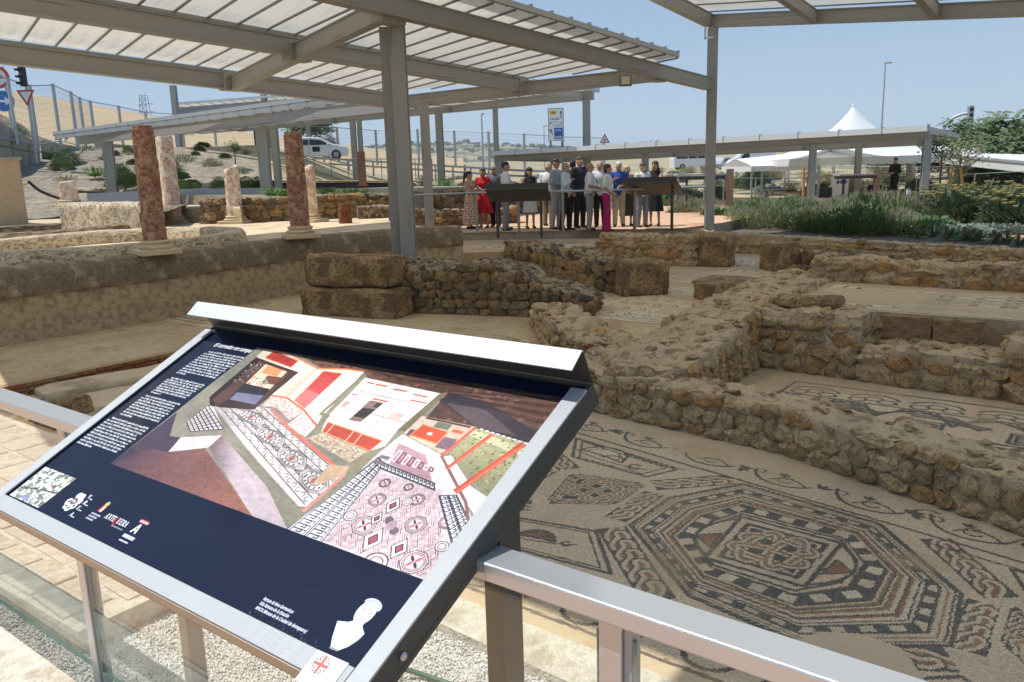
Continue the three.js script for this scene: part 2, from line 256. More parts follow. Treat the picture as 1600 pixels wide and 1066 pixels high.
function pelta(c, p, col) { // bordered panel with a crescent and a curl
  poly(c, p, CL.cream, CL.dark, 0.022); const m = p.reduce((s, q) => [s[0] + q[0] / p.length, s[1] + q[1] / p.length], [0, 0]);
  const dx = p[1][0] - p[0][0], dy = p[1][1] - p[0][1], a = Math.atan2(dy, dx), L = Math.hypot(dx, dy);
  c.save(); c.translate(m[0], m[1]); c.rotate(a); c.lineWidth = 0.02; c.strokeStyle = CL.dark; c.fillStyle = col ?? CL.light;
  c.beginPath(); c.arc(-L * 0.14, 0.02, L * 0.2, Math.PI, 0); c.quadraticCurveTo(-L * 0.14, -L * 0.02, -L * 0.34, 0.02); c.fill(); c.stroke();
  c.beginPath(); c.arc(-L * 0.02, L * 0.03, L * 0.09, Math.PI, 0); c.stroke(); c.beginPath(); c.arc(L * 0.2, L * 0.02, L * 0.045, 0, 5.2); c.stroke(); c.lineWidth = 0.012; c.beginPath(); c.arc(-L * 0.14, 0.02, L * 0.15, Math.PI, 0); c.stroke(); c.beginPath(); c.moveTo(-L * 0.38, 0.035); c.bezierCurveTo(-L * 0.2, L * 0.1, L * 0.1, L * 0.09, L * 0.3, L * 0.0); c.stroke(); c.restore(); poly(c, p.map((q) => [lerp(q[0], m[0], 0.16), lerp(q[1], m[1], 0.16)]), null, CL.dark, 0.013);
}
function drawMain(c, W, H) {
  c.fillStyle = CL.cream; c.fillRect(0, 0, W, H); c.scale(480, 480); c.translate(3.7, 5.75); c.lineJoin = 'round';
  const bd = (x, o) => -4.585 + 0.183 * x + o;                                  // far border line of the field
  const O = [[-1.89, -4.89], [-2.18, -4.42], [-2.19, -3.93], [-1.56, -3.38], [-0.98, -3.27], [-0.46, -3.62], [-0.50, -4.12], [-1.01, -4.73]];
  const I = [[-1.69, -4.38], [-1.74, -4.2], [-1.72, -3.95], [-1.60, -3.78], [-1.18, -3.76], [-1.06, -3.95], [-1.05, -4.2], [-1.15, -4.37]];
  // guilloche bands between the octagon and its neighbours
  const mirror = (p) => [-1.35 * 2 - p[0], p[1] + 0.36 * (-1.35 - p[0])];
  for (const f of [(p) => p, mirror]) {
    rope(c, f([-1.98, -4.92]), f([-2.36, -4.55]), 0.17); rope(c, f([-2.30, -4.44]), f([-2.30, -3.95]), 0.15);
    rope(c, f([-2.26, -3.84]), f([-1.66, -3.26]), 0.18);
    poly(c, [[-2.39, -4.55], [-2.39, -4.13], [-2.78, -3.89], [-2.95, -4.45]].map(f), CL.dark, CL.cream, 0.05);
    const q = [[-2.45, -4.5], [-2.45, -4.17], [-2.76, -3.98], [-2.88, -4.42]].map(f);
    for (let i = 0; i < 4; i++) rope(c, q[i], q[(i + 1) % 4], 0.09);
    knot(c, ...f([-2.63, -4.27]), 0.19, 0.3);
    pelta(c, [[-3.3, -5.08], [-2.36, -4.89], [-2.47, -4.66], [-3.1, -4.72]].map(f));
    pelta(c, [[-2.86, -3.64], [-2.31, -3.75], [-1.98, -3.36], [-2.75, -3.30]].map(f), CL.red);
    rope(c, f([-2.98, -4.5]), f([-3.6, -4.9]), 0.16); rope(c, f([-2.84, -3.85]), f([-3.4, -3.5]), 0.16); rope(c, f([-3.1, -4.42]), f([-3.1, -3.95]), 0.15);
  }
  poly(c, O, CL.cream, CL.dark, 0.022);
  const dk = (t) => mixP(O, I, t), blocks = (t, step, hgt, odd) => along(dk(t), step, true, (x, y, a, k, q) => { if (k % 2) return; c.save(); c.translate(x, y); c.rotate(a); c.fillStyle = odd && k % 4 ? CL.light : odd ?? CL.dark; c.fillRect(-q / 2, -hgt / 2, q, hgt); c.restore(); });
  poly(c, dk(0.045), null, CL.dark, 0.01); poly(c, dk(0.1), null, CL.brown, 0.01); poly(c, dk(0.17), CL.cream, CL.dark, 0.018); blocks(0.225, 0.066, 0.058);
  poly(c, dk(0.28), CL.cream, CL.dark, 0.014); poly(c, dk(0.33), CL.light, CL.dark, 0.01); poly(c, dk(0.37), CL.red, CL.cream, 0.014); poly(c, dk(0.42), CL.cream, CL.dark, 0.01); poly(c, dk(0.46), CL.brown, CL.cream, 0.014); poly(c, dk(0.51), CL.cream, CL.red, 0.012); poly(c, dk(0.55), CL.brown, CL.dark, 0.012);
  poly(c, dk(0.6), CL.dark, CL.cream, 0.012); blocks(0.72, 0.078, 0.07, CL.cream); poly(c, dk(0.83), CL.cream, CL.dark, 0.012);
  poly(c, dk(0.9), CL.cream, CL.dark, 0.02);
  for (const [a, b, m] of [[0, 3, [-1.86, -4.02]], [7, 4, [-0.93, -4.05]]]) { c.strokeStyle = CL.dark; c.lineWidth = 0.02; c.fillStyle = CL.cream; c.beginPath(); c.moveTo(...I[a]); c.quadraticCurveTo(m[0] - (m[0] + 1.4) * -0.3, m[1], ...I[b]); c.fill(); c.stroke(); const q = lerp(m[0], -1.4, 0.2), s = m[0] < -1.4 ? 1 : -1; poly(c, [[q - s * 0.05, m[1]], [q + s * 0.06, m[1] - 0.1], [q + s * 0.08, m[1] + 0.1]], CL.red, CL.dark, 0.014); }
  const S = [[-1.69, -4.38], [-1.65, -3.80], [-1.14, -3.79], [-1.13, -4.35]], Cn = S.map(() => [-1.40, -4.08]);
  poly(c, mixP(S, Cn, -0.04), CL.cream, CL.dark, 0.025); poly(c, mixP(S, Cn, 0.2), CL.cream, CL.dark, 0.03); poly(c, mixP(S, Cn, 0.3), CL.dark, CL.cream, 0.012);
  knot(c, -1.40, -4.08, 0.235, 0.06);
  // far border: two lines, then a vine scroll
  path(c, [[-4, bd(-4, 0)], [1.2, bd(1.2, 0)]], CL.dark, 0.022); path(c, [[-4, bd(-4, 0.1)], [-2.3, bd(-2.3, 0.1)]], CL.dark, 0.015); path(c, [[-0.75, bd(-0.75, 0.1)], [1.2, bd(1.2, 0.1)]], CL.dark, 0.015);
  for (let i = 0; i < 8; i++) { const x = -3.6 + i * 0.56; c.strokeStyle = CL.dark; c.lineWidth = 0.022; c.beginPath(); c.moveTo(x, bd(x, -0.3)); c.bezierCurveTo(x + 0.02, bd(x, -0.03), x + 0.3, bd(x, 0.0), x + 0.42, bd(x, -0.12)); c.stroke(); c.beginPath(); c.moveTo(x + 0.14, bd(x, -0.12)); c.bezierCurveTo(x + 0.2, bd(x, -0.2), x + 0.3, bd(x, -0.22), x + 0.38, bd(x, -0.1)); c.lineWidth = 0.016; c.stroke();
    if (i > 3) { c.beginPath(); c.moveTo(x + 0.42, bd(x, -0.12)); c.quadraticCurveTo(x + 0.5, bd(x, -0.3), x + 0.6, bd(x, -0.22)); c.stroke(); }
    c.lineWidth = 0.014; c.beginPath(); c.arc(x + 0.24, bd(x, -0.16), 0.05, 0.5, 5.6); c.stroke(); c.beginPath(); c.arc(x + 0.04, bd(x, -0.24), 0.035, 2, 7.5); c.stroke(); leaf(c, x + 0.2, bd(x, -0.22), 0.05, -1.4, 3);
    leaf(c, x + 0.47, bd(x, -0.13), 0.07, -1.2 + (i % 3) * 0.5, i % 2 ? 3 : 5); }
  // near border
  for (const [z, w] of [[-3.2, 0.02], [-2.86, 0.026]]) path(c, [[-4, z + 0.0], [1.2, z + 0.06]], CL.dark, w);
  for (let i = 0; i < 8; i++) { const x = -3.75 + i * 0.62, z = -2.99; c.strokeStyle = CL.dark; c.lineWidth = 0.026; c.beginPath(); c.arc(x, z, 0.12, 0.1, 3.4); c.stroke(); c.beginPath(); c.moveTo(x - 0.11, z - 0.03); c.quadraticCurveTo(x, z + 0.02, x + 0.14, z - 0.05); c.stroke(); leaf(c, x + 0.28, z, 0.07, 1.2, 3); c.fillStyle = CL.dark; c.beginPath(); c.ellipse(x + 0.42, z + 0.02, 0.05, 0.02, 0.4, 0, 7); c.fill(); }
  // lost areas filled with mortar
  c.globalCompositeOperation = 'destination-out'; c.fillStyle = '#000'; c.globalAlpha = 0.02;
  const lost = (p) => { c.beginPath(); p.forEach(([x, y], i) => (i ? c.lineTo(x, y) : c.moveTo(x, y))); c.closePath(); c.globalCompositeOperation = 'source-over'; c.globalAlpha = 1; c.fillStyle = CL.sand; c.fill(); c.globalCompositeOperation = 'destination-out'; c.globalAlpha = 0.02; c.fillStyle = '#000'; c.fill(); };
  lost([[-4, -5.75], [1.2, -5.75], [1.2, -4.75], [0.2, -4.7], [-0.32, -4.93], [-0.5, -5.12], [-0.69, -5.22], [-0.85, -5.30], [-1.07, -5.34], [-1.3, -5.30], [-1.49, -5.28], [-1.75, -5.22], [-1.97, -5.20], [-2.17, -5.24], [-2.4, -5.22], [-2.63, -5.3], [-2.8, -5.48], [-3.05, -5.6], [-3.6, -5.55], [-4, -5.6]]);
  lost([[-0.95, -3.42], [-0.8, -3.5], [-0.62, -3.48], [-0.5, -3.3], [-0.42, -3.02], [-0.6, -2.94], [-0.82, -3.1], [-1.0, -3.3]]);
  lost([[-3.0, -2.74], [-2.0, -2.7], [1.2, -2.66], [1.2, -2.78], [0, -2.8], [-1.2, -2.8], [-2.2, -2.82], [-3, -2.84], [-4, -2.8], [-4, -2.7]]);
}
function drawRoom(c, W, H) { // the room behind the long low wall, 4 x 2 m
  c.fillStyle = CL.cream; c.fillRect(0, 0, W, H); c.scale(300, 300); c.lineJoin = 'round'; c.lineWidth = 0.035; c.strokeStyle = CL.dark;
  c.strokeRect(0.3, 0.24, 5, 3); c.lineWidth = 0.016;
  for (let i = 0; i < 7; i++) { const x = 0.56 + i * 0.5, y = 0.5; c.lineWidth = 0.032; c.beginPath(); c.ellipse(x, y, 0.2, 0.14, 0, 3.3, 6.2); c.stroke(); for (const s of [-1, 0, 1]) { c.lineWidth = 0.024; c.beginPath(); c.ellipse(x + s * 0.12, y + 0.06 * (s ? 1 : 0), 0.07, 0.06, 0, 0, 7); c.stroke(); } c.fillStyle = CL.dark; c.beginPath(); c.arc(x + 0.2, y + 0.08, 0.025, 0, 7); c.fill(); }
  for (let i = 0; i < 6; i++) { const x = 0.55 + i * 0.78; for (const k of [0, 0.05, 0.1]) path(c, [[x + k, 0.74 + k], [x + 0.39, 0.74 + k], [x + 0.62 - k, 0.95]], CL.dark, 0.032); poly(c, [[x + 0.04, 0.95], [x + 0.36, 0.95], [x + 0.36, 1.2], [x + 0.04, 1.2]], CL.cream, CL.dark, 0.034); poly(c, [[x + 0.08, 0.99], [x + 0.32, 0.99], [x + 0.32, 1.16], [x + 0.08, 1.16]], i % 2 ? CL.red : CL.grey, CL.dark, 0.024); knot(c, x + 0.2, 1.075, 0.085, 0.4); poly(c, [[x + 0.46, 0.85], [x + 0.68, 0.9], [x + 0.6, 1.0]], CL.brown, CL.dark, 0.026); path(c, [[x, 1.26], [x + 0.8, 1.26]], CL.dark, 0.034); path(c, [[x, 1.34], [x + 0.8, 1.34]], CL.dark, 0.034); }
  for (let i = 0; i < 9; i++) { const x = 0.35 + i * 0.56; for (const k of [0, 0.06, 0.12]) { path(c, [[x + k, 0.68], [x + 0.28, 0.88 + k], [x + 0.56 - k, 0.68]], CL.dark, 0.03); path(c, [[x + k, 1.42], [x + 0.28, 1.26 - k * 0.6], [x + 0.56 - k, 1.42]], CL.dark, 0.03); } }
  for (const y of [0.66, 1.44]) path(c, [[0.3, y], [5.3, y]], CL.dark, 0.03);
  for (let i = 0; i < 8; i++) for (let j = 0; j < 2; j++) poly(c, [[0.5 + i * 0.5, 1.5 + j * 0.3], [0.75 + i * 0.5, 1.42 + j * 0.3], [1 + i * 0.5, 1.5 + j * 0.3], [0.75 + i * 0.5, 1.6 + j * 0.3]], CL.cream, CL.dark, 0.032);
}
function drawField(kind) { return (c, W, H) => { // generic worn geometric floor, 6 x 4 m
  c.fillStyle = CL.light; c.fillRect(0, 0, W, H); c.scale(200, 200); c.lineJoin = 'round'; setSeed(90 + kind); c.strokeStyle = CL.dark;
  for (const k of [0.15, 0.3]) { c.lineWidth = 0.03; c.strokeRect(k, k, 6 - 2 * k, 4 - 2 * k); }
  for (let i = 0; i < 9; i++) for (let j = 0; j < 6; j++) { const x = 0.65 + i * 0.6, y = 0.65 + j * 0.56;
    if (kind === 0) { c.lineWidth = 0.022; c.beginPath(); c.ellipse(x, y, 0.24, 0.16, (i + j) * 0.6, 0, 5); c.stroke(); c.beginPath(); c.moveTo(x, y); c.quadraticCurveTo(x + 0.3, y - 0.2, x + 0.3, y + 0.2); c.stroke(); leaf(c, x + 0.1, y, 0.06, i, 3); }
    else if (kind === 1) { poly(c, [[x - 0.3, y], [x, y - 0.28], [x + 0.3, y], [x, y + 0.28]], (i + j) % 3 ? CL.light : CL.grey, CL.dark, 0.025); c.fillStyle = CL.dark; c.fillRect(x - 0.05, y - 0.05, 0.1, 0.1); }
    else { c.lineWidth = 0.026; for (const s of [-1, 1]) { c.beginPath(); c.arc(x + s * 0.13, y, 0.2, 0, 7); c.stroke(); } if ((i + j) % 2) { c.fillStyle = CL.red; c.fillRect(x - 0.06, y - 0.04, 0.12, 0.08); } path(c, [[x - 0.3, y - 0.25], [x + 0.3, y - 0.25]], CL.dark, 0.03); } }
  const lost = () => { const x = rr(0, 6), y = rr(0, 4); c.beginPath(); for (let i = 0; i < 14; i++) { const a = i / 14 * 6.283, r = rr(0.3, 0.95) * (kind === 1 ? 0.5 : 1); c.lineTo(x + Math.cos(a) * r * 1.6, y + Math.sin(a) * r); } c.closePath(); c.fillStyle = CL.sand; c.fill(); };
  for (let i = 0; i < (kind === 2 ? 7 : 5); i++) lost();
}; }
const mosaicMat = (t, cell) => std({ map: t, roughness: 0.9, bumpMap: rep(T.fine, 2), bumpScale: 0.002 });
function mosaicSheet(name, x0, x1, z0, z1, y, t) { // z0 far edge, z1 near edge
  const g = grid(1, 1, (u, v) => [lerp(x0, x1, u), y, lerp(z0, z1, v), u, v]); return struct(name, g, mosaicMat(t));
}
const tMain = tesserae(2016, 1454, drawMain, 5.2, 5), tRoom = tesserae(1200, 600, drawRoom, 4, 9);
const tField = [0, 1, 2].map((k) => tesserae(1200, 800, drawField(k), 4, 30 + k));
const flipY = (t) => t; // row 0 of a DataTexture is v = 0, which these sheets place at the far edge

// ---------------------------------------------------------------- ground, floors, walkways
const pwl = (x, p) => { for (let i = 1; i < p.length; i++) if (x < p[i][0]) return lerp(p[i - 1][1], p[i][1], (x - p[i - 1][0]) / (p[i][0] - p[i - 1][0])); return p[p.length - 1][1]; };
const HR = [[0, -0.56], [24, -0.56], [28, -0.16], [33, -0.1], [42, 0.02], [60, 0.5], [78, 0.85], [105, 1.0], [150, 1.9], [420, 6], [900, 7], [4000, 7]];
const HL = [[0, -0.56], [18, -0.56], [23, 0.1], [33, 0.42], [39, 0.63], [58, 3.55], [62, 3.8], [110, 4.2], [400, 9], [4000, 9]];
const CAMF = V(-0.609, 0, -0.793), CAMR = V(0.793, 0, -0.609);
function groundY(x, z) { const dep = x * CAMF.x + z * CAMF.z, lat = x * CAMR.x + z * CAMR.z, r = Math.hypot(x, z), s = dep > 0 ? lat / dep : Math.sign(lat) * 9; const k = smooth(-0.1, -0.3, s); return lerp(pwl(r, HR), pwl(r, HL), k) + (r > 26 ? 0.06 * fb(x * 0.35, 3.1, z * 0.35) * Math.min(1, r / 40) : 0); }
{
  const nr = 150, na = 200;
  struct('ground', grid(nr, na, (u, v) => { const r = 0.6 * Math.pow(3800 / 0.6, u), a = v * Math.PI * 2, x = r * Math.sin(a), z = -r * Math.cos(a); return [x, groundY(x, z), z, x, z]; }), M.field);
}
struct('sand_floor', [slab(rect(-4.6, 6, -20, -2.5), -0.7, -0.4), slab(rect(-13.5, -9.3, -20, -0.6), -0.7, -0.4), slab(rect(-9.295, -4.605, -20, -7.0), -0.7, -0.401)], M.sand);
struct('lower_corridor_floor', [sheet(rect(-9.3, -4.6, -8.2, -0.9), -0.55)], M.plaster);
struct('upper_room_floor', [slab([[-3.35, -10.9], [5, -10.9], [5, -8.62], [-0.6, -8.72], [-3.2, -8.6]], -0.5, 0.15)], M.sand);
mosaicSheet('mosaic_floor', -3.7, 0.5, -5.75, -2.72, -0.396, tMain);
mosaicSheet('mosaic_floor', -2.75, 1.25, -7.85, -5.85, -0.396, tRoom);
mosaicSheet('mosaic_floor', -6.6, -3.7, -12.8, -9.6, -0.396, tField[0]);
mosaicSheet('mosaic_floor', -7.4, -3.5, -17.9, -13.3, -0.396, tField[2]);
mosaicSheet('mosaic_floor', -3.4, 3.5, -18.2, -14.2, -0.396, tField[1]);
mosaicSheet('mosaic_floor', -2.9, 3.4, -10.4, -8.75, 0.154, tField[2]);
mosaicSheet('mosaic_floor', -12.6, -9.9, -16.2, -14.4, -0.094, tField[1]);
mosaicSheet('mosaic_floor', -12.6, -9.6, -10.4, -6.4, -0.396, tField[0]);
struct('mortar_edging', [slab([[-4, -2.74], [2, -2.70], [2, -2.42], [-1.5, -2.46], [-2.4, -2.5], [-3.2, -2.56], [-4, -2.52]], -0.46, -0.388)], M.lime);
{ // white gravel strip between the walkway and the mosaics
  const bed = struct('gravel_strip', grid(90, 34, (u, v) => { const x = lerp(-5.9, 3, u), z = lerp(-2.62, -1.0, v); return [x, -0.44 + 0.012 * fb(x * 5, 1, z * 5) + 0.02 * fb(x * 1.3, 7, z * 1.3), z, x, z]; }), M.gravel);
  const vs = [0, 1, 2].map((k) => { const g = new THREE.IcosahedronGeometry(1, 0), p = g.attributes.position; for (let i = 0; i < p.count; i++) { const n = 1 + 0.35 * nz(p.getX(i) * 1.7 + k * 9, p.getY(i) * 1.7, p.getZ(i) * 1.7); p.setXYZ(i, p.getX(i) * n, p.getY(i) * n * 0.75, p.getZ(i) * n); } g.computeVertexNormals(); return g; });
  setSeed(404); const per = 24000, m4 = new THREE.Matrix4(), q = new THREE.Quaternion(), e = new THREE.Euler(), col = new THREE.Color();
  vs.forEach((g) => { const im = new THREE.InstancedMesh(g, std({ color: 0xffffff, roughness: 0.95 }), per); im.name = 'pebble'; im.userData.kind = 'stuff'; im.castShadow = im.receiveShadow = true;
    for (let i = 0; i < per; i++) { const x = rr(-4.6, -0.4), z = rr(-2.55, -1.15), s = rr(0.003, 0.0075); e.set(rr(0, 6), rr(0, 6), rr(0, 6)); q.setFromEuler(e); m4.compose(V(x, -0.437 + 0.012 * fb(x * 5, 1, z * 5) + 0.02 * fb(x * 1.3, 7, z * 1.3) + s * 0.3, z), q, V(s, s, s)); im.setMatrixAt(i, m4); const t = rnd(); const b = t < 0.06 ? rr(0.2, 0.4) : rr(0.6, 0.82); im.setColorAt(i, col.setRGB(b, b * 0.96, b * 0.9)); }
    bed.add(im); });
}
{ // limestone flags in the sun at the left
  const p = struct('stone_paving', slab([[-9.2, -2.75], [-3.62, -2.75], [-3.6, -1.44], [-5.9, -1.38], [-9.2, -1.3]], -0.56, -0.318), M.lime);
  setSeed(61); let z = -2.7; const mats = [0.92, 1, 0.85, 0.97].map((k) => { const m = M.lime.clone(); m.color = lin(k, k, k); return m; });
  for (let r = 0; r < 4; r++) { const d = [0.34, 0.3, 0.36, 0.26][r]; let x = -8.9; while (x < -3.75) { const w = Math.min(rr(0.28, 0.5), -3.66 - x); const g = rbox(w - 0.025, 0.05, d - 0.025, 0.012, 0, 0, 0), f = mesh('flagstone', uvBox(g), pick(mats), p); f.position.set(x + w / 2, -0.334 + rr(-0.005, 0.005), z + d / 2); f.rotation.set(rr(-0.01, 0.01), rr(-0.03, 0.03), rr(-0.01, 0.01)); x += w; } z += d; }
}
function uvBox(g) { // planar uv in metres from the dominant normal
  g = g.index ? g.toNonIndexed() : g; const p = g.attributes.position, n = g.attributes.normal, uv = new Float32Array(p.count * 2);
  for (let i = 0; i < p.count; i++) { const ax = Math.abs(n.getX(i)), ay = Math.abs(n.getY(i)), az = Math.abs(n.getZ(i)); if (ay >= ax && ay >= az) { uv[2 * i] = p.getX(i); uv[2 * i + 1] = p.getZ(i); } else if (ax > az) { uv[2 * i] = p.getZ(i); uv[2 * i + 1] = p.getY(i); } else { uv[2 * i] = p.getX(i); uv[2 * i + 1] = p.getY(i); } }
  g.setAttribute('uv', new THREE.BufferAttribute(uv, 2)); return g;
}
struct('near_kerb', [slab(rect(-9, 4, -1.15, -0.98), -0.56, -0.15)], M.lime);
struct('near_walkway', [slab(rect(-9, 4, -0.965, 3), -0.56, -0.155)], M.terra);
struct('far_walkway', [slab([[-17.2, -14.2], [-15.4, -15.3], [-9.15, -18.9], [-8.9, -21], [-9.6, -30], [-24, -30], [-22, -20.5], [-17.5, -18]], -0.5, 0.095)], M.concrete);
struct('far_walkway_paving', [sheet([[-17.2, -14.2], [-15.42, -15.22], [-9.1, -18.85], [-8.9, -21], [-9.6, -30], [-24, -30], [-22, -20.5], [-17.5, -18]], 0.1)], M.terra);
struct('raised_gravel_floor', [slab([[-15.9, -14.9], [-13.5, -12.4], [-10.9, -14.3], [-9.4, -16.2], [-8.9, -18.9], [-15.4, -15.4]], -0.5, -0.1)], M.sand);
struct('garden_soil', [slab([[-8.8, -18.75], [5, -18.55], [5, -23], [-8.7, -24]], -0.6, -0.14)], M.soil);
struct('garden_path', [slab([[-4.9, -22.4], [-3, -21.3], [4, -20.6], [4, -22.2], [-2, -23.4], [-5, -23.6]], -0.4, -0.11)], M.terra);
struct('tent_terrace', [sheet([G(1240, 316, 0.06), G(1420, 316, 0.06), G(1440, 304, 0.06), G(1230, 304, 0.06)].map((p) => [p.x, p.z]), 0.09)], M.terra);
struct('court_floor', [slab([[-11.9, -1], [-11.9, -13.2], [-15.6, -15.2], [-17, -16.6], [-34, -18], [-36, -2]], -0.5, 0.44)], M.plaster);
struct('raised_terrace', [slab([[-17.9, -17.5], [-19.6, -14.6], [-24, -16.6], [-36, -20], [-32, -30], [-22, -26]], -0.2, 1.05)], M.bank);
struct('planted_bank', grid(70, 50, (u, v) => { const px = lerp(-80, 432, u), d = AT(px, 400, lerp(33, 62, v)); return [d.x, groundY(d.x, d.z) + 0.07 + 0.05 * fb(d.x * 0.9, 4, d.z * 0.9), d.z, d.x, d.z]; }), M.bank);
// dry hills
{
  const prof = [[-500, 150], [0, 165], [200, 187], [420, 216], [610, 238], [720, 250]];
  const hz = (px) => 289.5 - 0.0296 * px;
  struct('straw_hill', grid(90, 40, (u, v) => { const px = lerp(-900, 730, u), r = lerp(84, 300, v), top = Math.max(0, (hz(px) - pwl(px, prof))) / 1306 * 230 + 1.65, d = AT(px, 400, r); const y = lerp(groundY(d.x, d.z) - 0.4, top, smooth(84, 235, r)) * (r > 235 ? 1 - 0.3 * smooth(235, 300, r) : 1) + 0.5 * fb(d.x * 0.03, 2, d.z * 0.03); return [d.x, y, d.z, d.x, d.z]; }), M.straw);
  struct('earth_bank', grid(40, 14, (u, v) => { const px = lerp(-500, 175, u), r = lerp(68, 84, v), d = AT(px, 400, r), top = lerp(9.2, 4, smooth(-60, 175, px)); const y = lerp(3.7, top, smooth(0, 0.8, v)) + 0.9 * fb(d.x * 0.22, 5, d.z * 0.22) * v; return [d.x, y, d.z, d.x, d.z]; }), M.earth);
  const far = (name, px0, px1, dist, depth, tops, mat, s) => struct(name, grid(120, 8, (u, v) => { const px = lerp(px0, px1, u), r = dist + depth * v, y0 = pwl(px, tops), d = AT(px, 400, r), top = (hz(px) - y0) / 1306 * (dist + depth * 0.55) + 1.65; const y = lerp(2, top, Math.sin(Math.min(1, v / 0.55) * Math.PI / 2) * (v > 0.55 ? 1 - (v - 0.55) : 1)) + (v > 0.1 ? dist * 0.0022 * fb(px * 0.035, s, v * 3) : 0); return [d.x, y, d.z, d.x, d.z]; }), mat);
  far('far_hills', 560, 1100, 900, 500, [[560, 236], [650, 226], [740, 226], [850, 231], [930, 236], [1100, 238]], M.hill, 3);
  far('far_hills', 900, 1900, 1300, 600, [[900, 242], [1080, 238], [1200, 236], [1340, 232], [1480, 226], [1700, 222], [1900, 230]], M.hill, 8);
  setSeed(88); const bush = new THREE.IcosahedronGeometry(1, 1), bp = bush.attributes.position; for (let i = 0; i < bp.count; i++) { const n = 1 + 0.4 * nz(bp.getX(i) * 2, bp.getY(i) * 2, bp.getZ(i) * 2); bp.setXYZ(i, bp.getX(i) * n, Math.max(-0.2, bp.getY(i) * n), bp.getZ(i) * n); } bush.computeVertexNormals();
  const im = new THREE.InstancedMesh(bush, std({ color: 0xffffff, roughness: 1 }), 2600), m4 = new THREE.Matrix4(), cc = new THREE.Color(); im.name = 'hillside_scrub'; im.userData.kind = 'stuff'; tag(im, 'scattered dark green scrub dotting the far dry hills', 'scrub');
  scene.updateMatrixWorld(true); const hills = scene.children.filter((o) => /^far_hills/.test(o.name));
  for (let i = 0; i < 2600; i++) { const h = hills[i % 2].geometry.attributes.position, k = Math.floor(rnd() * h.count), s = rr(1.2, 3.4) * (rnd() < 0.12 ? 1.8 : 1); m4.compose(V(h.getX(k) + rr(-6, 6), h.getY(k) + s * 0.2, h.getZ(k) + rr(-20, 20)), new THREE.Quaternion().setFromAxisAngle(V(0, 1, 0), rr(0, 6)), V(s * rr(0.9, 1.6), s * rr(0.6, 1), s)); im.setMatrixAt(i, m4); const t = rr(0.6, 1.3); im.setColorAt(i, cc.setRGB(0.1 * t, 0.11 * t, 0.055 * t)); }
  scene.add(im);
}
// ---------------------------------------------------------------- rubble walls, ashlar blocks, basins
function stoneGeo(s, p, jit, flat) {
  let g = mergeVertices(new THREE.IcosahedronGeometry(1, 1).deleteAttribute('normal')); const a = g.attributes.position;
  for (let i = 0; i < a.count; i++) { const v = V(a.getX(i), a.getY(i), a.getZ(i)), l = Math.pow(Math.abs(v.x) ** p + Math.abs(v.y) ** p + Math.abs(v.z) ** p, 1 / p); v.multiplyScalar((1 + jit * nz(v.x * 1.3 + s * 7.1, v.y * 1.3 + s, v.z * 1.3)) / l); a.setXYZ(i, v.x, v.y, v.z); }
  if (flat) g = g.toNonIndexed(); g.computeVertexNormals();
  const h = g.index ? g.toNonIndexed() : g, uv = new Float32Array(h.attributes.position.count * 2), q = h.attributes.position;
  for (let i = 0; i < q.count; i++) { uv[2 * i] = q.getX(i) * 0.3 + s * 0.17; uv[2 * i + 1] = q.getY(i) * 0.3 + q.getZ(i) * 0.2 + s * 0.31; }
  h.setAttribute('uv', new THREE.BufferAttribute(uv, 2)); return h;
}
const STONES = []; for (let i = 0; i < 10; i++) STONES.push(stoneGeo(i, i < 6 ? 5 : 3, 0.62, i % 5 !== 1));
const stoneMat = (r, g, b) => std({ color: lin(r, g, b), map: T.stone, bumpMap: rep(T.stoneB, 2), bumpScale: 0.015, roughness: 0.95 });
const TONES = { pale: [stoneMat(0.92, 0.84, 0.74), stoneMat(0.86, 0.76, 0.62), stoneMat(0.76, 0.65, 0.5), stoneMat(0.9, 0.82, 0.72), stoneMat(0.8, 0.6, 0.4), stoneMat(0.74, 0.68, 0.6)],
  dark: [stoneMat(0.46, 0.38, 0.28), stoneMat(0.36, 0.3, 0.23), stoneMat(0.58, 0.46, 0.3), stoneMat(0.5, 0.43, 0.34), stoneMat(0.3, 0.28, 0.26), stoneMat(0.6, 0.5, 0.36)] };
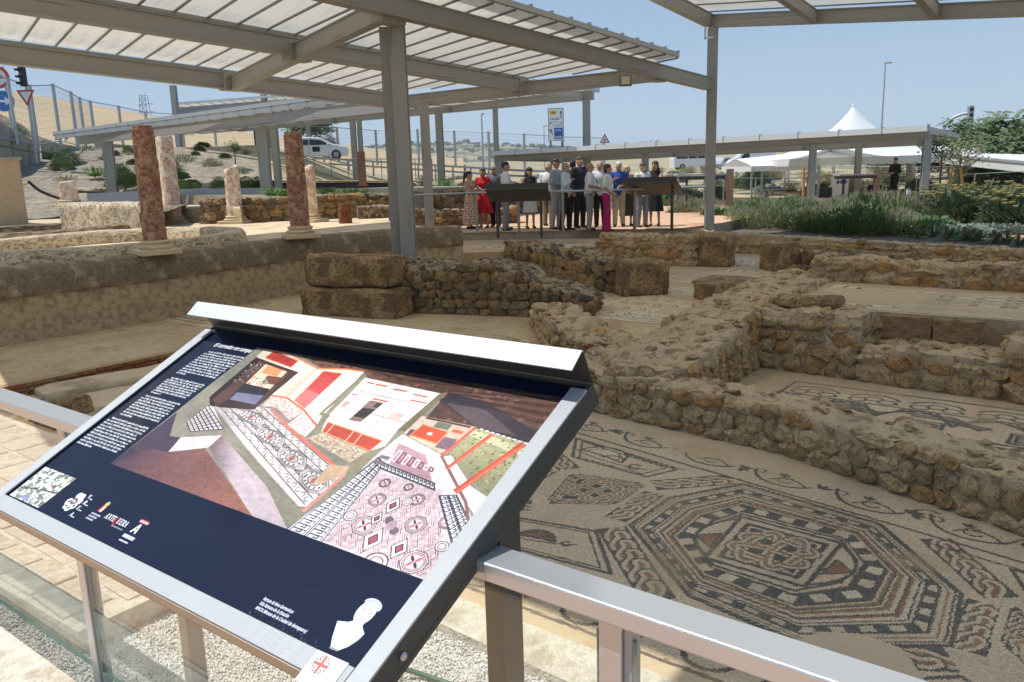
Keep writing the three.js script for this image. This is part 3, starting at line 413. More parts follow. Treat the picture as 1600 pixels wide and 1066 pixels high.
function rubbleWall(o) { // pts: centre line, w width, y0 base, top(s) crest height, size of stones
  const { name, label, group, pts, w, y0, top, size, tone = 'pale', s = 1, cell = 0.06, rough = 0.05, rows = true, topStones = 1, core = M.mortar, w0 = 0, max = 295 } = o;
  const P = pts.map(([x, z]) => V(x, 0, z)), L = [0]; for (let i = 1; i < P.length; i++) L.push(L[i - 1] + P[i].distanceTo(P[i - 1])); const T0 = L[L.length - 1];
  const at = (d) => { let i = 1; while (i < P.length - 1 && d > L[i]) i++; const t = (d - L[i - 1]) / (L[i] - L[i - 1]); const c = P[i - 1].clone().lerp(P[i], t), dir = P[i].clone().sub(P[i - 1]).normalize(); return { c, dir, n: V(-dir.z, 0, dir.x) }; };
  const g0 = thing(name, label, 'wall', [P[0].x, y0, P[0].z], 0, group), O = V(P[0].x, y0, P[0].z);
  const crest = (d) => (typeof top === 'function' ? top(d / T0) : top) + rough * 0.9 * fb(d * 2.1, s * 3.3, 0.5);
  const ns = Math.max(8, Math.round(T0 / cell)), np = 26;
  const surf = (u, v) => { const d = u * T0, f = at(d), h = crest(d) - y0, per = 2 * h + w, q = v * per; let off, y; const ci = rows ? Math.min(0.03, size * 0.13) : 0;
    if (q < h) { off = w / 2; y = q; } else if (q < h + w) { off = w / 2 - (q - h); y = h; } else { off = -w / 2; y = h - (q - h - w); }
    off -= Math.sign(off) * ci * smooth(0, 0.04, Math.abs(off) - w / 2 + 0.05) * (1 - smooth(h - 0.06, h, y)); const cr = 0.06; if (y > h - cr && Math.abs(off) > w / 2 - cr) off *= 0.985; const end = Math.min(u, 1 - u) * T0; off *= Math.min(1, 0.72 + end * 2.5);
    const lean = 1 + w0 * (1 - y / Math.max(h, 0.1)); const p = f.c.clone().addScaledVector(f.n, off * lean); p.y = y0 + y;
    const k = rough * 0.8; p.x += k * fb(p.x * 6, p.y * 6 + s, p.z * 6) * 0.7; p.z += k * fb(p.x * 6 + 40, p.y * 6, p.z * 6) * 0.7; p.y += (q > h && q < h + w ? k * fb(p.x * 7, 9 + s, p.z * 7) : 0); if (y <= 0) p.y = y0 - 0.02; return [p.x - O.x, p.y - O.y, p.z - O.z, d, q]; };
  mesh('mortar_core', grid(ns, np, surf), core, g0);
  for (const e of [0, 1]) { const ring = []; for (let i = 0; i <= np; i++) ring.push(surf(e, i / np)); const c = ring.reduce((a, r) => [a[0] + r[0] / (np + 1), a[1] + r[1] / (np + 1), a[2] + r[2] / (np + 1)], [0, 0, 0]); mesh('wall_end', grid(1, np, (u, v) => { const r = ring[Math.round(v * np)]; return [lerp(c[0], r[0], u), lerp(c[1], r[1], u), lerp(c[2], r[2], u), u * 0.3, v * 2]; }), core, g0); }
  setSeed(s * 131 + 7); let count = 0;
  const put = (p, ry, sx, sy, sz, tilt) => { if (count++ > max) return; const m = mesh('stone', pick(STONES), pick(TONES[tone]), g0); m.position.copy(p).sub(O); m.rotation.set(rr(-tilt, tilt), ry + rr(-tilt, tilt), rr(-tilt, tilt)); m.scale.set(sx, sy, sz); };
  if (rows) for (const side of o.sides ?? [1, -1]) { let y = y0; while (true) { const rh = size * rr(0.6, 1.0); let d = rr(0, size * 0.5); let any = false;
    while (d < T0) { const wd = size * rr(0.7, 1.75), f = at(Math.min(T0, d + wd / 2)), cr = crest(Math.min(T0, d + wd / 2)); if (y + rh * 0.75 < cr && d + wd < T0 + 0.05) { any = true; const hgt = rh * rr(0.86, 1.06), p = f.c.clone().addScaledVector(f.n, side * (w / 2) * (1 + w0 * (1 - (y - y0) / Math.max(0.1, cr - y0))) - side * size * (tone === 'dark' ? 0.12 : 0.17)); p.y = y + hgt / 2 + rr(-0.1, 0.1) * rh * 0.3; put(p, Math.atan2(-f.dir.z, f.dir.x), wd * 0.47, hgt * 0.5, size * rr(0.2, 0.31), 0.16); } d += wd * rr(0.94, 1.05); }
    y += rh * 0.97; if (!any) break; } }
  for (const e of [0.02, T0 - 0.02]) { const f = at(e), h = crest(e) - y0; for (let y = 0.05; y < h - 0.04; y += size * 0.75) for (let q = -0.36; q <= 0.37; q += size * 0.9 / w) { const p = f.c.clone().addScaledVector(f.n, q * w); p.y = y0 + y + rr(0, 0.04); put(p, rr(0, 6), size * rr(0.4, 0.55), size * rr(0.32, 0.44), size * rr(0.35, 0.5), 0.2); } }
  const nt = Math.round(T0 * w / (size * size) * 0.55 * topStones); for (let i = 0; i < nt; i++) { const d = rr(0.05, T0 - 0.05), f = at(d), p = f.c.clone().addScaledVector(f.n, rr(-0.46, 0.46) * w), k = size * rr(0.14, 0.5); p.y = crest(d) - k * 0.16; put(p, rr(0, 6), k * rr(0.7, 1), k * rr(0.3, 0.5), k * rr(0.6, 0.9), 0.3); }
  return g0;
}
function roughBlock(name, label, group, a, b, depth, y0, y1, mat, s, rough = 0.03, cat = 'stone block') { // front face between plan points a, b
  const A = V(a[0], 0, a[1]), B = V(b[0], 0, b[1]), L = A.distanceTo(B), dir = B.clone().sub(A).normalize(), n = V(dir.z, 0, -dir.x);
  if (n.z > 0) n.negate(); const h = y1 - y0, g = new RoundedBoxGeometry(L, h, depth, 5, 0.05), p = g.attributes.position;
  let q = new THREE.BoxGeometry(L, h, depth, 16, 10, 10); q.deleteAttribute('normal'); const uv = q.attributes.uv; q = mergeBySpot(q); const r = q.attributes.position, r0 = 0.055;
  for (let i = 0; i < r.count; i++) { const v = V(r.getX(i), r.getY(i), r.getZ(i)), c = V(clamp(v.x, -L / 2 + r0, L / 2 - r0), clamp(v.y, -h / 2 + r0, h / 2 - r0), clamp(v.z, -depth / 2 + r0, depth / 2 - r0)), e = v.clone().sub(c); if (e.length() > r0) v.copy(c.add(e.setLength(r0))); const o = v.clone(); const k = rough * (fb(o.x * 2.2 + s * 5, o.y * 2.2, o.z * 2.2) + 0.5 * fb(o.x * 9, o.y * 9 + s, o.z * 9)); v.addScaledVector(o.multiply(V(1 / L, 1 / h, 1 / depth)).normalize(), k); r.setXYZ(i, v.x, v.y, v.z); }
  q.computeVertexNormals(); q = uvBox(q); const t = mesh(name, q, mat);
  const c = A.clone().lerp(B, 0.5).addScaledVector(n, depth / 2); t.position.set(c.x, (y0 + y1) / 2, c.z); t.rotation.y = Math.atan2(-dir.z, dir.x); return tag(t, label, cat, group);
}
function mergeBySpot(g) { g.deleteAttribute('uv'); return mergeVertices(g, 1e-4); }

rubbleWall({ name: 'rubble_wall', label: 'long low pale rubble wall crossing the foreground between the large octagon mosaic and the sunken room', pts: [[-5.3, -6.35], [-4.3, -6.15], [-3.4, -5.98], [-1.9, -5.82], [-0.5, -5.32], [0.7, -4.8]], w: 0.46, y0: -0.4, top: (u) => lerp(-0.03, -0.11, u), size: 0.155, s: 2, cell: 0.03, rough: 0.045, topStones: 1.1, w0: 0.1, sides: [1] });
rubbleWall({ name: 'rubble_wall', label: 'broad mortar-topped rubble wall running away from the long low wall towards the brick-edged pier', pts: [[-3.15, -5.9], [-3.3, -7.2], [-3.38, -9], [-3.42, -11.0]], w: 0.78, y0: -0.4, top: (u) => lerp(0.02, 0.2, Math.min(1, u * 2)), size: 0.17, s: 5, cell: 0.04, rough: 0.06, topStones: 1.2 });
for (const [a, b, top, lb, sd] of [[[-3.05, -8.3], [-1.98, -8.22], 0.2, 'taller left piece of the rubble wall at the far side of the sunken mosaic room', 8], [[-2.05, -8.22], [-0.72, -8.12], -0.06, 'low rubble piece of wall below the cracked plaster kerb, far side of the sunken room', 9], [[-0.78, -8.12], [2.4, -7.85], 0.14, 'right piece of the rubble wall at the far side of the sunken room, reaching the edge', 10]]) rubbleWall({ name: 'rubble_wall', label: lb, pts: [a, [(a[0] + b[0]) / 2, (a[1] + b[1]) / 2], b], w: 0.62, y0: -0.4, top, size: 0.17, s: sd, cell: 0.04, rough: 0.05, topStones: 1.2, sides: [1] });
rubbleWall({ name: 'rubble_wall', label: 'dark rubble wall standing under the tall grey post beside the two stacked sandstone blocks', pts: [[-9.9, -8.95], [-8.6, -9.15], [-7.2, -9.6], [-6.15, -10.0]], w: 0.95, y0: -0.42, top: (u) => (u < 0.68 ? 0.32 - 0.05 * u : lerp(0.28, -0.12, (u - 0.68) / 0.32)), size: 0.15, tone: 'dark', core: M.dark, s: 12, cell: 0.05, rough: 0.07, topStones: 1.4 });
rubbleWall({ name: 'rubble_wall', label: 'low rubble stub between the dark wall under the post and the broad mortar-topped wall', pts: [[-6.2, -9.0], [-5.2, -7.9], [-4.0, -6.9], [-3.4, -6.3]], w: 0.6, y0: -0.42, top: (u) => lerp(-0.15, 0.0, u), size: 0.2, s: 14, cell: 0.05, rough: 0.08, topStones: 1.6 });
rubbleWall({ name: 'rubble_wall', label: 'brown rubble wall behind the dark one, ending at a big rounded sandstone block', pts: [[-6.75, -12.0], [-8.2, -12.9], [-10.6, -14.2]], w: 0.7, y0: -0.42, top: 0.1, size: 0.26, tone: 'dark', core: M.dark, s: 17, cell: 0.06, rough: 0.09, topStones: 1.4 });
rubbleWall({ name: 'rubble_wall', label: 'golden rubble wall in front of the visitors, ending at a square ashlar pier on its right', pts: [[-9.5, -15.9], [-8.3, -15.85], [-7.2, -15.85]], w: 0.7, y0: -0.42, top: 0.2, size: 0.24, s: 19, cell: 0.06, rough: 0.08 });
rubbleWall({ name: 'rubble_wall', label: 'long stone wall holding the dark garden soil at the right', pts: [[-8.5, -18.55], [-5, -18.5], [-1.5, -18.5], [3.6, -18.5]], w: 0.42, y0: -0.42, top: (u) => lerp(0.08, -0.14, Math.min(1, u * 1.7)), size: 0.25, s: 23, cell: 0.07, rough: 0.05, sides: [1] });
rubbleWall({ name: 'rubble_wall', label: 'low golden rubble wall behind the raised mosaic floor at the right', pts: [[-3.3, -10.9], [-1.5, -10.85], [1.6, -10.8]], w: 0.5, y0: 0.13, top: 0.42, size: 0.22, s: 27, cell: 0.06, rough: 0.06, sides: [1] });
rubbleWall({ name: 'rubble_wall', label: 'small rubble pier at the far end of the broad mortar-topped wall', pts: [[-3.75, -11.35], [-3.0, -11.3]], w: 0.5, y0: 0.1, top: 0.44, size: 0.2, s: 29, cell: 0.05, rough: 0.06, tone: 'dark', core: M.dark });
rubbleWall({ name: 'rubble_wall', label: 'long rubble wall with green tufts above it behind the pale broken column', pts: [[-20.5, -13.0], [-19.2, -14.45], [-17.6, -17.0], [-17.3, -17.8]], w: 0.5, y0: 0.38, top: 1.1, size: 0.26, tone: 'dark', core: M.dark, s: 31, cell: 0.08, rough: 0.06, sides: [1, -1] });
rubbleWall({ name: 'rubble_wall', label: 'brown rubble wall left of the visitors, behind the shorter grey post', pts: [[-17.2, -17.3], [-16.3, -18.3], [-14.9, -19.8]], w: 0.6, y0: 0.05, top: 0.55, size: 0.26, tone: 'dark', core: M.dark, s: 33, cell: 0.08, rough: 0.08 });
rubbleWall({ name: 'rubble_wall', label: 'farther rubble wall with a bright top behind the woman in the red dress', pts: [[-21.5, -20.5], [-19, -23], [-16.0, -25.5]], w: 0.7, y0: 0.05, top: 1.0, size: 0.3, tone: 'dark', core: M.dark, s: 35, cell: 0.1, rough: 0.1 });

roughBlock('sandstone_block', 'lower of two big weathered sandstone blocks stacked beside the dark rubble wall', null, [-9.95, -7.75], [-8.35, -8.15], 0.62, -0.44, 0.0, M.ashlar, 1, 0.04);
roughBlock('sandstone_block', 'upper of two big weathered sandstone blocks stacked beside the dark rubble wall', null, [-9.95, -7.9], [-8.55, -8.22], 0.6, 0.02, 0.47, M.ashlar, 2, 0.05);
roughBlock('sandstone_block', 'big rounded sandstone block at the end of the brown rubble wall', null, [-6.5, -11.4], [-5.95, -11.95], 0.6, -0.43, 0.14, M.ashlar, 3, 0.05);
roughBlock('sandstone_block', 'flat-topped square sandstone block lying alone on the sandy mosaic floor', null, [-5.15, -11.55], [-4.6, -12.2], 0.45, -0.43, -0.14, M.ashlar, 4, 0.03);
roughBlock('sandstone_block', 'square ashlar pier at the right end of the golden wall under the slim grey post', null, [-7.1, -15.55], [-6.45, -15.7], 0.6, -0.43, 0.2, M.ashlar, 5, 0.03);
roughBlock('sandstone_block', 'dark square block standing alone beyond the broad wall, by the long garden wall', null, [-5.5, -15.35], [-4.95, -15.95], 0.55, -0.43, 0.12, M.ashlar, 6, 0.04);
roughBlock('stone_slab', 'flat pale slab lying at the foot of the long garden wall', null, [-4.9, -17.6], [-3.6, -17.55], 0.7, -0.42, -0.22, M.ashlar, 7, 0.02, 'stone slab');
roughBlock('stone_slab', 'dark weathered slab on top of the thick wall, beside the raised mosaic', null, [-2.95, -8.25], [-2.3, -8.3], 0.34, 0.2, 0.29, M.ashlar, 8, 0.04, 'stone slab');
roughBlock('stone_slab', 'long worn slab in the floor pit beside the lone flat-topped block', null, [-6.2, -13.3], [-4.7, -13.2], 0.8, -0.42, -0.33, M.ashlar, 9, 0.02, 'stone slab');
roughBlock('stone_slab', 'pale slab lying on the lower corridor floor behind the information panel', null, [-8.85, -3.55], [-8.45, -6.0], 0.5, -0.56, -0.47, M.plaster, 10, 0.015, 'stone slab');
roughBlock('boulder', 'dark weathered boulder lying on the corridor floor behind the handrail at the left', null, [-8.2, -3.1], [-7.85, -3.35], 0.36, -0.58, -0.4, M.ashlar, 11, 0.08, 'rock');
roughBlock('boulder', 'pale reddish boulder at the left edge under the handrail', null, [-7.95, -2.75], [-7.6, -2.9], 0.3, -0.58, -0.42, M.ashlar, 12, 0.07, 'rock');
roughBlock('stone_block', 'squared brown stone lying behind the tall post, right of the brick-red stump', null, [-17.2, -15.6], [-16.6, -16.3], 0.4, 0.42, 0.78, M.dark, 13, 0.04);
{ // broken kerb of a basin edging the raised mosaic
  const t = thing('basin_lip', 'cracked reddish plaster kerb edging the raised mosaic above the low middle of the wall', 'kerb', [-1.5, -0.06, -8.62]);
  const m = std({ color: lin(0.46, 0.37, 0.29), map: T.plaster, bumpMap: rep(T.coarse, 2), bumpScale: 0.01, roughness: 0.95 });
  for (const [x0, x1, k] of [[-0.42, 0.02, 0.02], [0.035, 0.46, -0.01]]) { const g = uvBox(new THREE.BoxGeometry(x1 - x0, 0.215, 0.12, 14, 8, 3)); const p = g.attributes.position; for (let i = 0; i < p.count; i++) { p.setX(i, p.getX(i) + 0.03 * nz(p.getY(i) * 14, k * 50, 1)); p.setY(i, p.getY(i) + 0.02 * fb(p.getX(i) * 9, k * 30, p.getZ(i) * 9)); p.setZ(i, p.getZ(i) + 0.018 * fb(p.getX(i) * 12, p.getY(i) * 14, k * 20)); p.setZ(i, p.getZ(i) + 0.05 * (p.getX(i) + (x0 + x1) / 2) ** 2 * 4); } g.computeVertexNormals(); const q = mesh('kerb_piece', g, m, t); q.position.set((x0 + x1) / 2, 0.108, 0.1); q.rotation.y = k * 2; }
}
{ // brick-faced step between the upper floor and the lower corridor
  const t = thing('brick_step', 'low step faced with flat Roman bricks across the floor at the left, behind the handrail', 'step', [-9.3, -0.56, -1]);
  mesh('step_core', box(0.3, 0.15, 7.2, -0.12, 0.075, -3.6), M.plaster, t);
  setSeed(77); const bm = [lin(0.5, 0.3, 0.18), lin(0.44, 0.22, 0.13), lin(0.56, 0.42, 0.27), lin(0.5, 0.38, 0.26)].map((c) => std({ color: c, map: T.stone, bumpMap: rep(T.stoneB, 2), bumpScale: 0.01, roughness: 1 }));
  for (let r = 0; r < 3; r++) { let z = -rr(0, 0.2); while (z > -7) { const w = rr(0.2, 0.42); const b = mesh('brick', uvBox(rbox(0.06, 0.042, w - 0.015, 0.008)), pick(bm), t); b.position.set(0.03 + rr(-0.01, 0.012), 0.025 + r * 0.05, z - w / 2); z -= w; } }
}
// ---------------------------------------------------------------- basin wall, basins, columns
{
  const pts = [[-11.5, 1], [-11.75, -3.5], [-11.65, -6.5], [-11.9, -9.0], [-11.6, -11.2], [-10.9, -12.6]], P = pts.map(([x, z]) => V(x, 0, z)), C = new THREE.CatmullRomCurve3(P);
  const t = thing('basin_wall', 'long low plastered wall with grey lichen along its top, carrying the two red marble columns', 'wall', [-11.7, -0.42, -6]);
  const prof = [[0.16, 0], [0.13, 0.2], [0.1, 0.5], [0.09, 0.6], [0.14, 0.64], [0.14, 0.76], [0.12, 0.9], [0.06, 0.99], [-0.02, 1.01], [-0.3, 1.0], [-0.42, 0.96], [-0.5, 0.8]];
  const L = C.getLength();
  mesh('plaster_face', grid(220, (prof.length - 1) * 4, (u, v) => { const p = C.getPointAt(u), d = C.getTangentAt(u), n = V(-d.z, 0, d.x); if (n.x < 0) n.negate(); const f = v * (prof.length - 1), i = Math.min(prof.length - 2, Math.floor(f)), k = f - i, o = lerp(prof[i][0], prof[i + 1][0], k), y = lerp(prof[i][1], prof[i + 1][1], k); const w = 0.011 * fb(u * L * 1.7, y * 2, 3) + 0.006 * fb(u * L * 9, y * 9, 5); const q = p.addScaledVector(n, o + w); return [q.x + 11.7, y + (v > 0.5 ? 0.5 * w : 0), q.z + 6, u * L / 4, y * 0.98]; }), M.lichen, t);
}
function rim(name, label, cx, cz, rx, rz, turn, y0, y1, wd, s, mat = M.basin, a0 = 0, a1 = Math.PI * 2) { // curved plaster rim of a water basin, with its wet-line floor
  const t = thing(name, label, 'basin', [cx, y0, cz], turn);
  const prof = [[wd / 2 + 0.03, 0], [wd / 2, (y1 - y0) * 0.7], [wd / 2 - 0.05, y1 - y0 - 0.015], [wd / 2 - 0.11, y1 - y0], [-wd / 2 + 0.11, y1 - y0], [-wd / 2 + 0.05, y1 - y0 - 0.02], [-wd / 2, (y1 - y0) * 0.6], [-wd / 2 - 0.03, -0.1]];
  mesh('basin_rim', grid(110, 28, (u, v) => { const a = lerp(a0, a1, u), c = Math.cos(a), q = Math.sin(a), f = v * 7, i = Math.min(6, Math.floor(f)), k = f - i, o = lerp(prof[i][0], prof[i + 1][0], k), y = lerp(prof[i][1], prof[i + 1][1], k), n = 0.02 * fb(c * 3 + s, y * 3, q * 3) + 0.01 * fb(c * 14, y * 9, q * 14 + s); return [c * (rx + o + n), y + n * 0.5, q * (rz + o + n), a * rx, v * 2]; }), mat, t);
  mesh('basin_floor', new THREE.CircleGeometry(1, 40).rotateX(-Math.PI / 2).scale(rx, 1, rz).translate(0, -0.02 + 0.03, 0), M.basin, t); return t;
}
rim('curved_basin', 'nearer curved basin with a broad sunlit plaster rim behind the left red column', -14.7, -7.3, 2.0, 2.5, 0.3, 0.40, 0.69, 0.4, 1);
rim('curved_basin', 'farther curved basin with a dark rim at the left edge below the beige wall', -19.2, -8.0, 1.5, 3.0, 0.2, 0.40, 0.72, 0.4, 2, M.dark);
{ const A = G(103, 366, 0.44), B = G(218, 368, 0.44), C0 = G(300, 352, 0.44), t = thing('weathered_plaster_wall', 'weathered pale plaster wall with grey streaks behind the curved basins', 'wall', [A.x, 0.4, A.z]);
  const run = (p, q, h, w) => { const L = p.distanceTo(q); return grid(50, 12, (u, v) => { const r = p.clone().lerp(q, u), d = q.clone().sub(p).normalize(), n = V(-d.z, 0, d.x); if (n.x * 0.6 + n.z * 0.8 < 0) n.negate(); const f = v * 2, off = f < 1 ? 0 : -(f - 1) * w, y = f < 1 ? f * h : h; const k = 0.03 * fb(u * L * 2, y * 3, 8); r.addScaledVector(n, off + k); return [r.x - A.x, y + 0.03 * fb(u * L * 1.5, 2, 1) * (v > 0.4), r.z - A.z, u * L, v * 1.4]; }); };
  mesh('plaster_face', run(G(98, 367, 0.44), G(222, 370, 0.44), 0.78, 0.7), M.basin, t); mesh('plaster_face', run(G(268, 347, 0.44), G(378, 350, 0.44), 0.5, 0.5), M.plaster, t); mesh('plaster_face', run(G(222, 370, 0.44), G(268, 347, 0.44), 0.55, 0.5), M.dark, t); }
{ const A = G(45, 352, 0.44), B = G(-60, 346, 0.44), t = thing('rendered_wall', 'tall beige rendered wall with dark run marks at the left edge', 'wall', [A.x, 0.3, A.z]); const d = B.clone().sub(A).setY(0), L = d.length(), ang = Math.atan2(-d.z, d.x); const h = AT(40, 250, Math.hypot(A.x, A.z)).y - 0.3; const g = mesh('rendered_face', uvBox(box(L, h, 1.2, L / 2, h / 2, -0.6)), M.render, t); g.rotation.y = ang; const c = mesh('coping', uvBox(box(L + 0.1, 0.08, 1.3, L / 2, h + 0.04, -0.6)), M.concrete, t); c.rotation.y = ang; }
function column(label, p, r, h, mat, lean, brk, s, base = true) {
  const t = thing('marble_column', label, 'column', [p.x, p.y, p.z], s * 1.3); const b = base ? 0.2 : 0;
  if (base) { mesh('plinth', uvBox(rbox(r * 3.5, 0.08, r * 3.5, 0.015, 0, 0.04, 0)), M.plaster, t); mesh('attic_base', new THREE.LatheGeometry([[r * 1.42, 0.081], [r * 1.5, 0.105], [r * 1.42, 0.13], [r * 1.22, 0.14], [r * 1.16, 0.16], [r * 1.28, 0.172], [r * 1.3, 0.19], [r * 1.2, 0.205], [r, 0.21]].map(([x, y]) => new THREE.Vector2(x, y)), 40), M.plaster, t); }
  const top = (a) => h + brk * (Math.sin(a + s) + 0.35 * Math.sin(3 * a + s * 2));
  mesh('shaft', grid(60, 90, (u, v) => { const a = u * Math.PI * 2, f = Math.min(1, v / 0.9), y = b + f * (top(a) - b), cap = v > 0.9 ? 1 - (v - 0.9) / 0.1 : 1, rad = r * lerp(1, 0.9, f) * cap + 0.01 * fb(Math.cos(a) * 2 + s, y * 2, Math.sin(a) * 2) * cap - 0.06 * Math.max(0, fb(Math.cos(a) * 3 + s, y * 3, Math.sin(a) * 3) - 0.42) * cap - 0.012 * smooth(0.05, 0.0, Math.abs(nz(Math.cos(a) * 1.2 + s * 3, y * 1.1, Math.sin(a) * 1.2))) * cap - (f > 0.97 ? 0.015 * cap : 0); return [rad * Math.sin(a) + lean * y, y + (cap < 1 ? 0.02 * fb(Math.sin(a) * 3 * cap, 4, Math.cos(a) * 3 * cap) : 0), rad * Math.cos(a), u, y / 2.4]; }), mat, t); return t;
}
const colM = std({ map: T.marble, bumpMap: rep(T.coarse, 2, 4), bumpScale: 0.008, roughness: 0.7 }), colP = std({ map: T.marbleP, bumpMap: rep(T.coarse, 2, 4), bumpScale: 0.008, roughness: 0.75 });
const place = (px, py, y) => G(px, py, y);
column('tall reddish brown marble column at the left, nearest of the columns', V(-11.58, 0.58, -6.5), 0.165, 1.84, colM, 0, 0.0, 1);
column('tall dark red marble column standing right of the others on the basin wall', V(-11.83, 0.58, -9.36), 0.172, 1.82, colM, 0, 0.0, 2);
column('slender pink marble column behind the nearest red one, its top in shade', place(272, 349, 0.44), 0.235, 2.4, colP, 0, 0.0, 3);
column('short broken column with a slanted top, reddish near its foot', place(369, 349, 0.44), 0.21, 1.48, colP, 0, 0.06, 4);
column('pale broken column with a hollow top behind the dark red column', place(487, 347, 0.44), 0.19, 1.45, colP, 0, 0.04, 5);
column('squat reddish column stump on the bank at the far left', AT(110, 322, 33), 0.3, 0.85, colP, 0, 0.01, 6);
{ const p = G(540, 349, 0.44), t = mesh('brick_stump', uvBox(new THREE.CylinderGeometry(0.16, 0.17, 0.5, 18).translate(0, 0.25, 0)), std({ color: lin(0.3, 0.13, 0.08), map: T.stone, roughness: 1 })); t.position.copy(p); tag(t, 'small brick-red cylindrical stump beside the pale broken column', 'column stump'); }
// ---------------------------------------------------------------- shelter roofs: painted steel frames under translucent sheets
function iBeam(a, b, h, w, parent, name = 'beam') { // bottom of the beam runs from a to b
  const up = V(0, 1, 0), A = a.clone(), B = b.clone();
  const web = bar(A.clone().setY(A.y + h / 2), B.clone().setY(B.y + h / 2), w * 0.78, h - 0.03, up), f0 = bar(A.clone().setY(A.y + 0.011), B.clone().setY(B.y + 0.011), w, 0.022, up), f1 = bar(A.clone().setY(A.y + h - 0.011), B.clone().setY(B.y + h - 0.011), w, 0.022, up);
  return mesh(name, merge([web, f0, f1]), M.steel, parent);
}
function hPost(x, z, y0, y1, s, turn, parent) { // H section with welded base plate
  const g = [box(s, y1 - y0, 0.03, 0, (y0 + y1) / 2, s / 2 - 0.015), box(s, y1 - y0, 0.03, 0, (y0 + y1) / 2, -s / 2 + 0.015), box(s * 0.72, y1 - y0, s - 0.062, 0, (y0 + y1) / 2, 0), box(s * 1.5, 0.03, s * 1.5, 0, y0 + 0.015, 0)];
  const m = mesh('post', merge(g), M.steel, parent); m.position.set(x, 0, z); m.rotation.y = turn; return m;
}
function roofStrips(parent, rows, th = 0.03) { // rows: pairs of roof points; a translucent sheet between neighbouring rows, a steel joint under each row
  const jm = M.steelDark;
  for (let i = 0; i < rows.length; i++) {
    const [a, b] = rows[i]; mesh('purlin', bar(a.clone().setY(a.y - 0.025), b.clone().setY(b.y - 0.025), 0.032, 0.03), jm, parent);
    if (i + 1 === rows.length) break; const [c, d] = rows[i + 1], P = [a, b, d, c].map((p, k) => p.clone().add(V(0, 0.004, 0)));
    const g = new THREE.BufferGeometry(), v = []; const q = (A, B, C, D) => { for (const p of [A, B, C, A, C, D]) v.push(p.x, p.y, p.z); };
    q(P[0], P[1], P[2], P[3]); g.setAttribute('position', new THREE.Float32BufferAttribute(v, 3)); g.setAttribute('uv', new THREE.Float32BufferAttribute([0, 0, 8, 0, 8, 1, 0, 0, 8, 1, 0, 1], 2)); g.computeVertexNormals();
    mesh('roof_sheet', g, M.poly, parent);
  }
}
function gutterRun(parent, a, b, h, d, n, mat = M.gutter) { // box gutter with its clips
  mesh('gutter', bar(a, b, d, h), mat, parent); const L = a.distanceTo(b);
  const cl = []; for (let i = 0; i <= n; i++) { const p = a.clone().lerp(b, i / n); cl.push(box(0.035, h * 1.04 + 0.05, d * 1.06, 0, 0.015, 0).applyQuaternion(new THREE.Quaternion().setFromUnitVectors(V(1, 0, 0), b.clone().sub(a).normalize())).translate(p.x, p.y, p.z)); }
  mesh('gutter_clip', merge(cl), M.galv, parent);
}
{ // the near roof at the upper left
  const t = thing('shelter_roof', 'large grey steel roof with translucent sheets overhead at the upper left', 'canopy');
  const yR = (x, z) => 4.27 + 0.043 * (z + 9.6) + (x > -9.1 ? 0.02 * (x + 9.1) : 0.018 * (x + 9.1));
  const rows = []; for (let i = 0; i <= 27; i++) { const z = lerp(-1.3, -17.2, i / 27), s = 0.29, xe = Math.max(-16.7, (-17.75 - 0.14 * 9.15 - z - s * 8.4) / (s + 0.14)), ze = z + s * (xe + 8.4); if (xe > -8.6) break; rows.push([V(-8.4, yR(-8.4, z), z), V(xe, yR(xe, ze), ze)]); }
  roofStrips(t, rows);
  iBeam(V(-9.1, 4.15, -2.8), V(-8.93, 3.46, -20.0), 0.3, 0.2, t); iBeam(V(-12.6, 4.05, -3.0), V(-12.55, 3.52, -17.2), 0.32, 0.2, t); iBeam(V(-16.2, 3.86, -3.4), V(-16.2, 3.34, -16.4), 0.34, 0.2, t);
  iBeam(V(-9.2, 3.87, -9.15), V(-16.1, 3.52, -11.25), 0.3, 0.2, t, 'cross_beam'); iBeam(V(-9.15, 3.53, -17.6), V(-16.3, 3.37, -16.6), 0.32, 0.2, t, 'cross_beam');
  for (const [px, py, w, h] of [[111, 21, 0.07, 0.09], [246, 49, 0.03, 0.08], [92, 19, 0.03, 0.02]]) { const p = onX(px, py, -12.515); mesh('paint_chip', box(0.004, h, w), M.steelDark, t).position.copy(p); }
  for (const [x, y, z, a] of [[-9.2, 4.0, -9.2, 0], [-12.6, 3.88, -10.2, 0], [-16.15, 3.7, -11.25, 0], [-9.12, 3.7, -17.58, 0], [-12.57, 3.65, -17.1, 0]]) { const q = mesh('joint_plate', [rbox(0.26, 0.36, 0.5, 0.006), ...[-1, 1].flatMap((i) => [-1, 1].flatMap((j) => [-1, 1].map((k) => new THREE.CylinderGeometry(0.016, 0.016, 0.02, 6).rotateZ(Math.PI / 2).translate(k * 0.135, i * 0.12, j * 0.19))))], M.steel, t); q.position.set(x, y, z); }
  mesh('purlin_rail', bar(V(-12.6, 4.42, -3.0), V(-12.55, 3.87, -17.2), 0.12, 0.06), M.steel, t); mesh('purlin_rail', bar(V(-16.2, 4.24, -3.4), V(-16.2, 3.71, -16.4), 0.12, 0.06), M.steel, t);
  gutterRun(t, V(-8.36, yR(-8.4, -2.6) + 0.03, -2.6), V(-8.36, yR(-8.4, -17.1) + 0.03, -17.1), 0.09, 0.07, 24);
  hPost(-9.7, -9.62, 0.25, 3.88, 0.17, 0.66, t); { const b = G(672, 360, 0.1); hPost(b.x, b.z, 0.1, 3.42, 0.25, 0.75, t); }
  hPost(-16.2, -3.0, -0.5, 3.84, 0.28, 0.75, t); hPost(-9.1, -2.9, -0.6, 4.14, 0.28, 0.75, t);
}
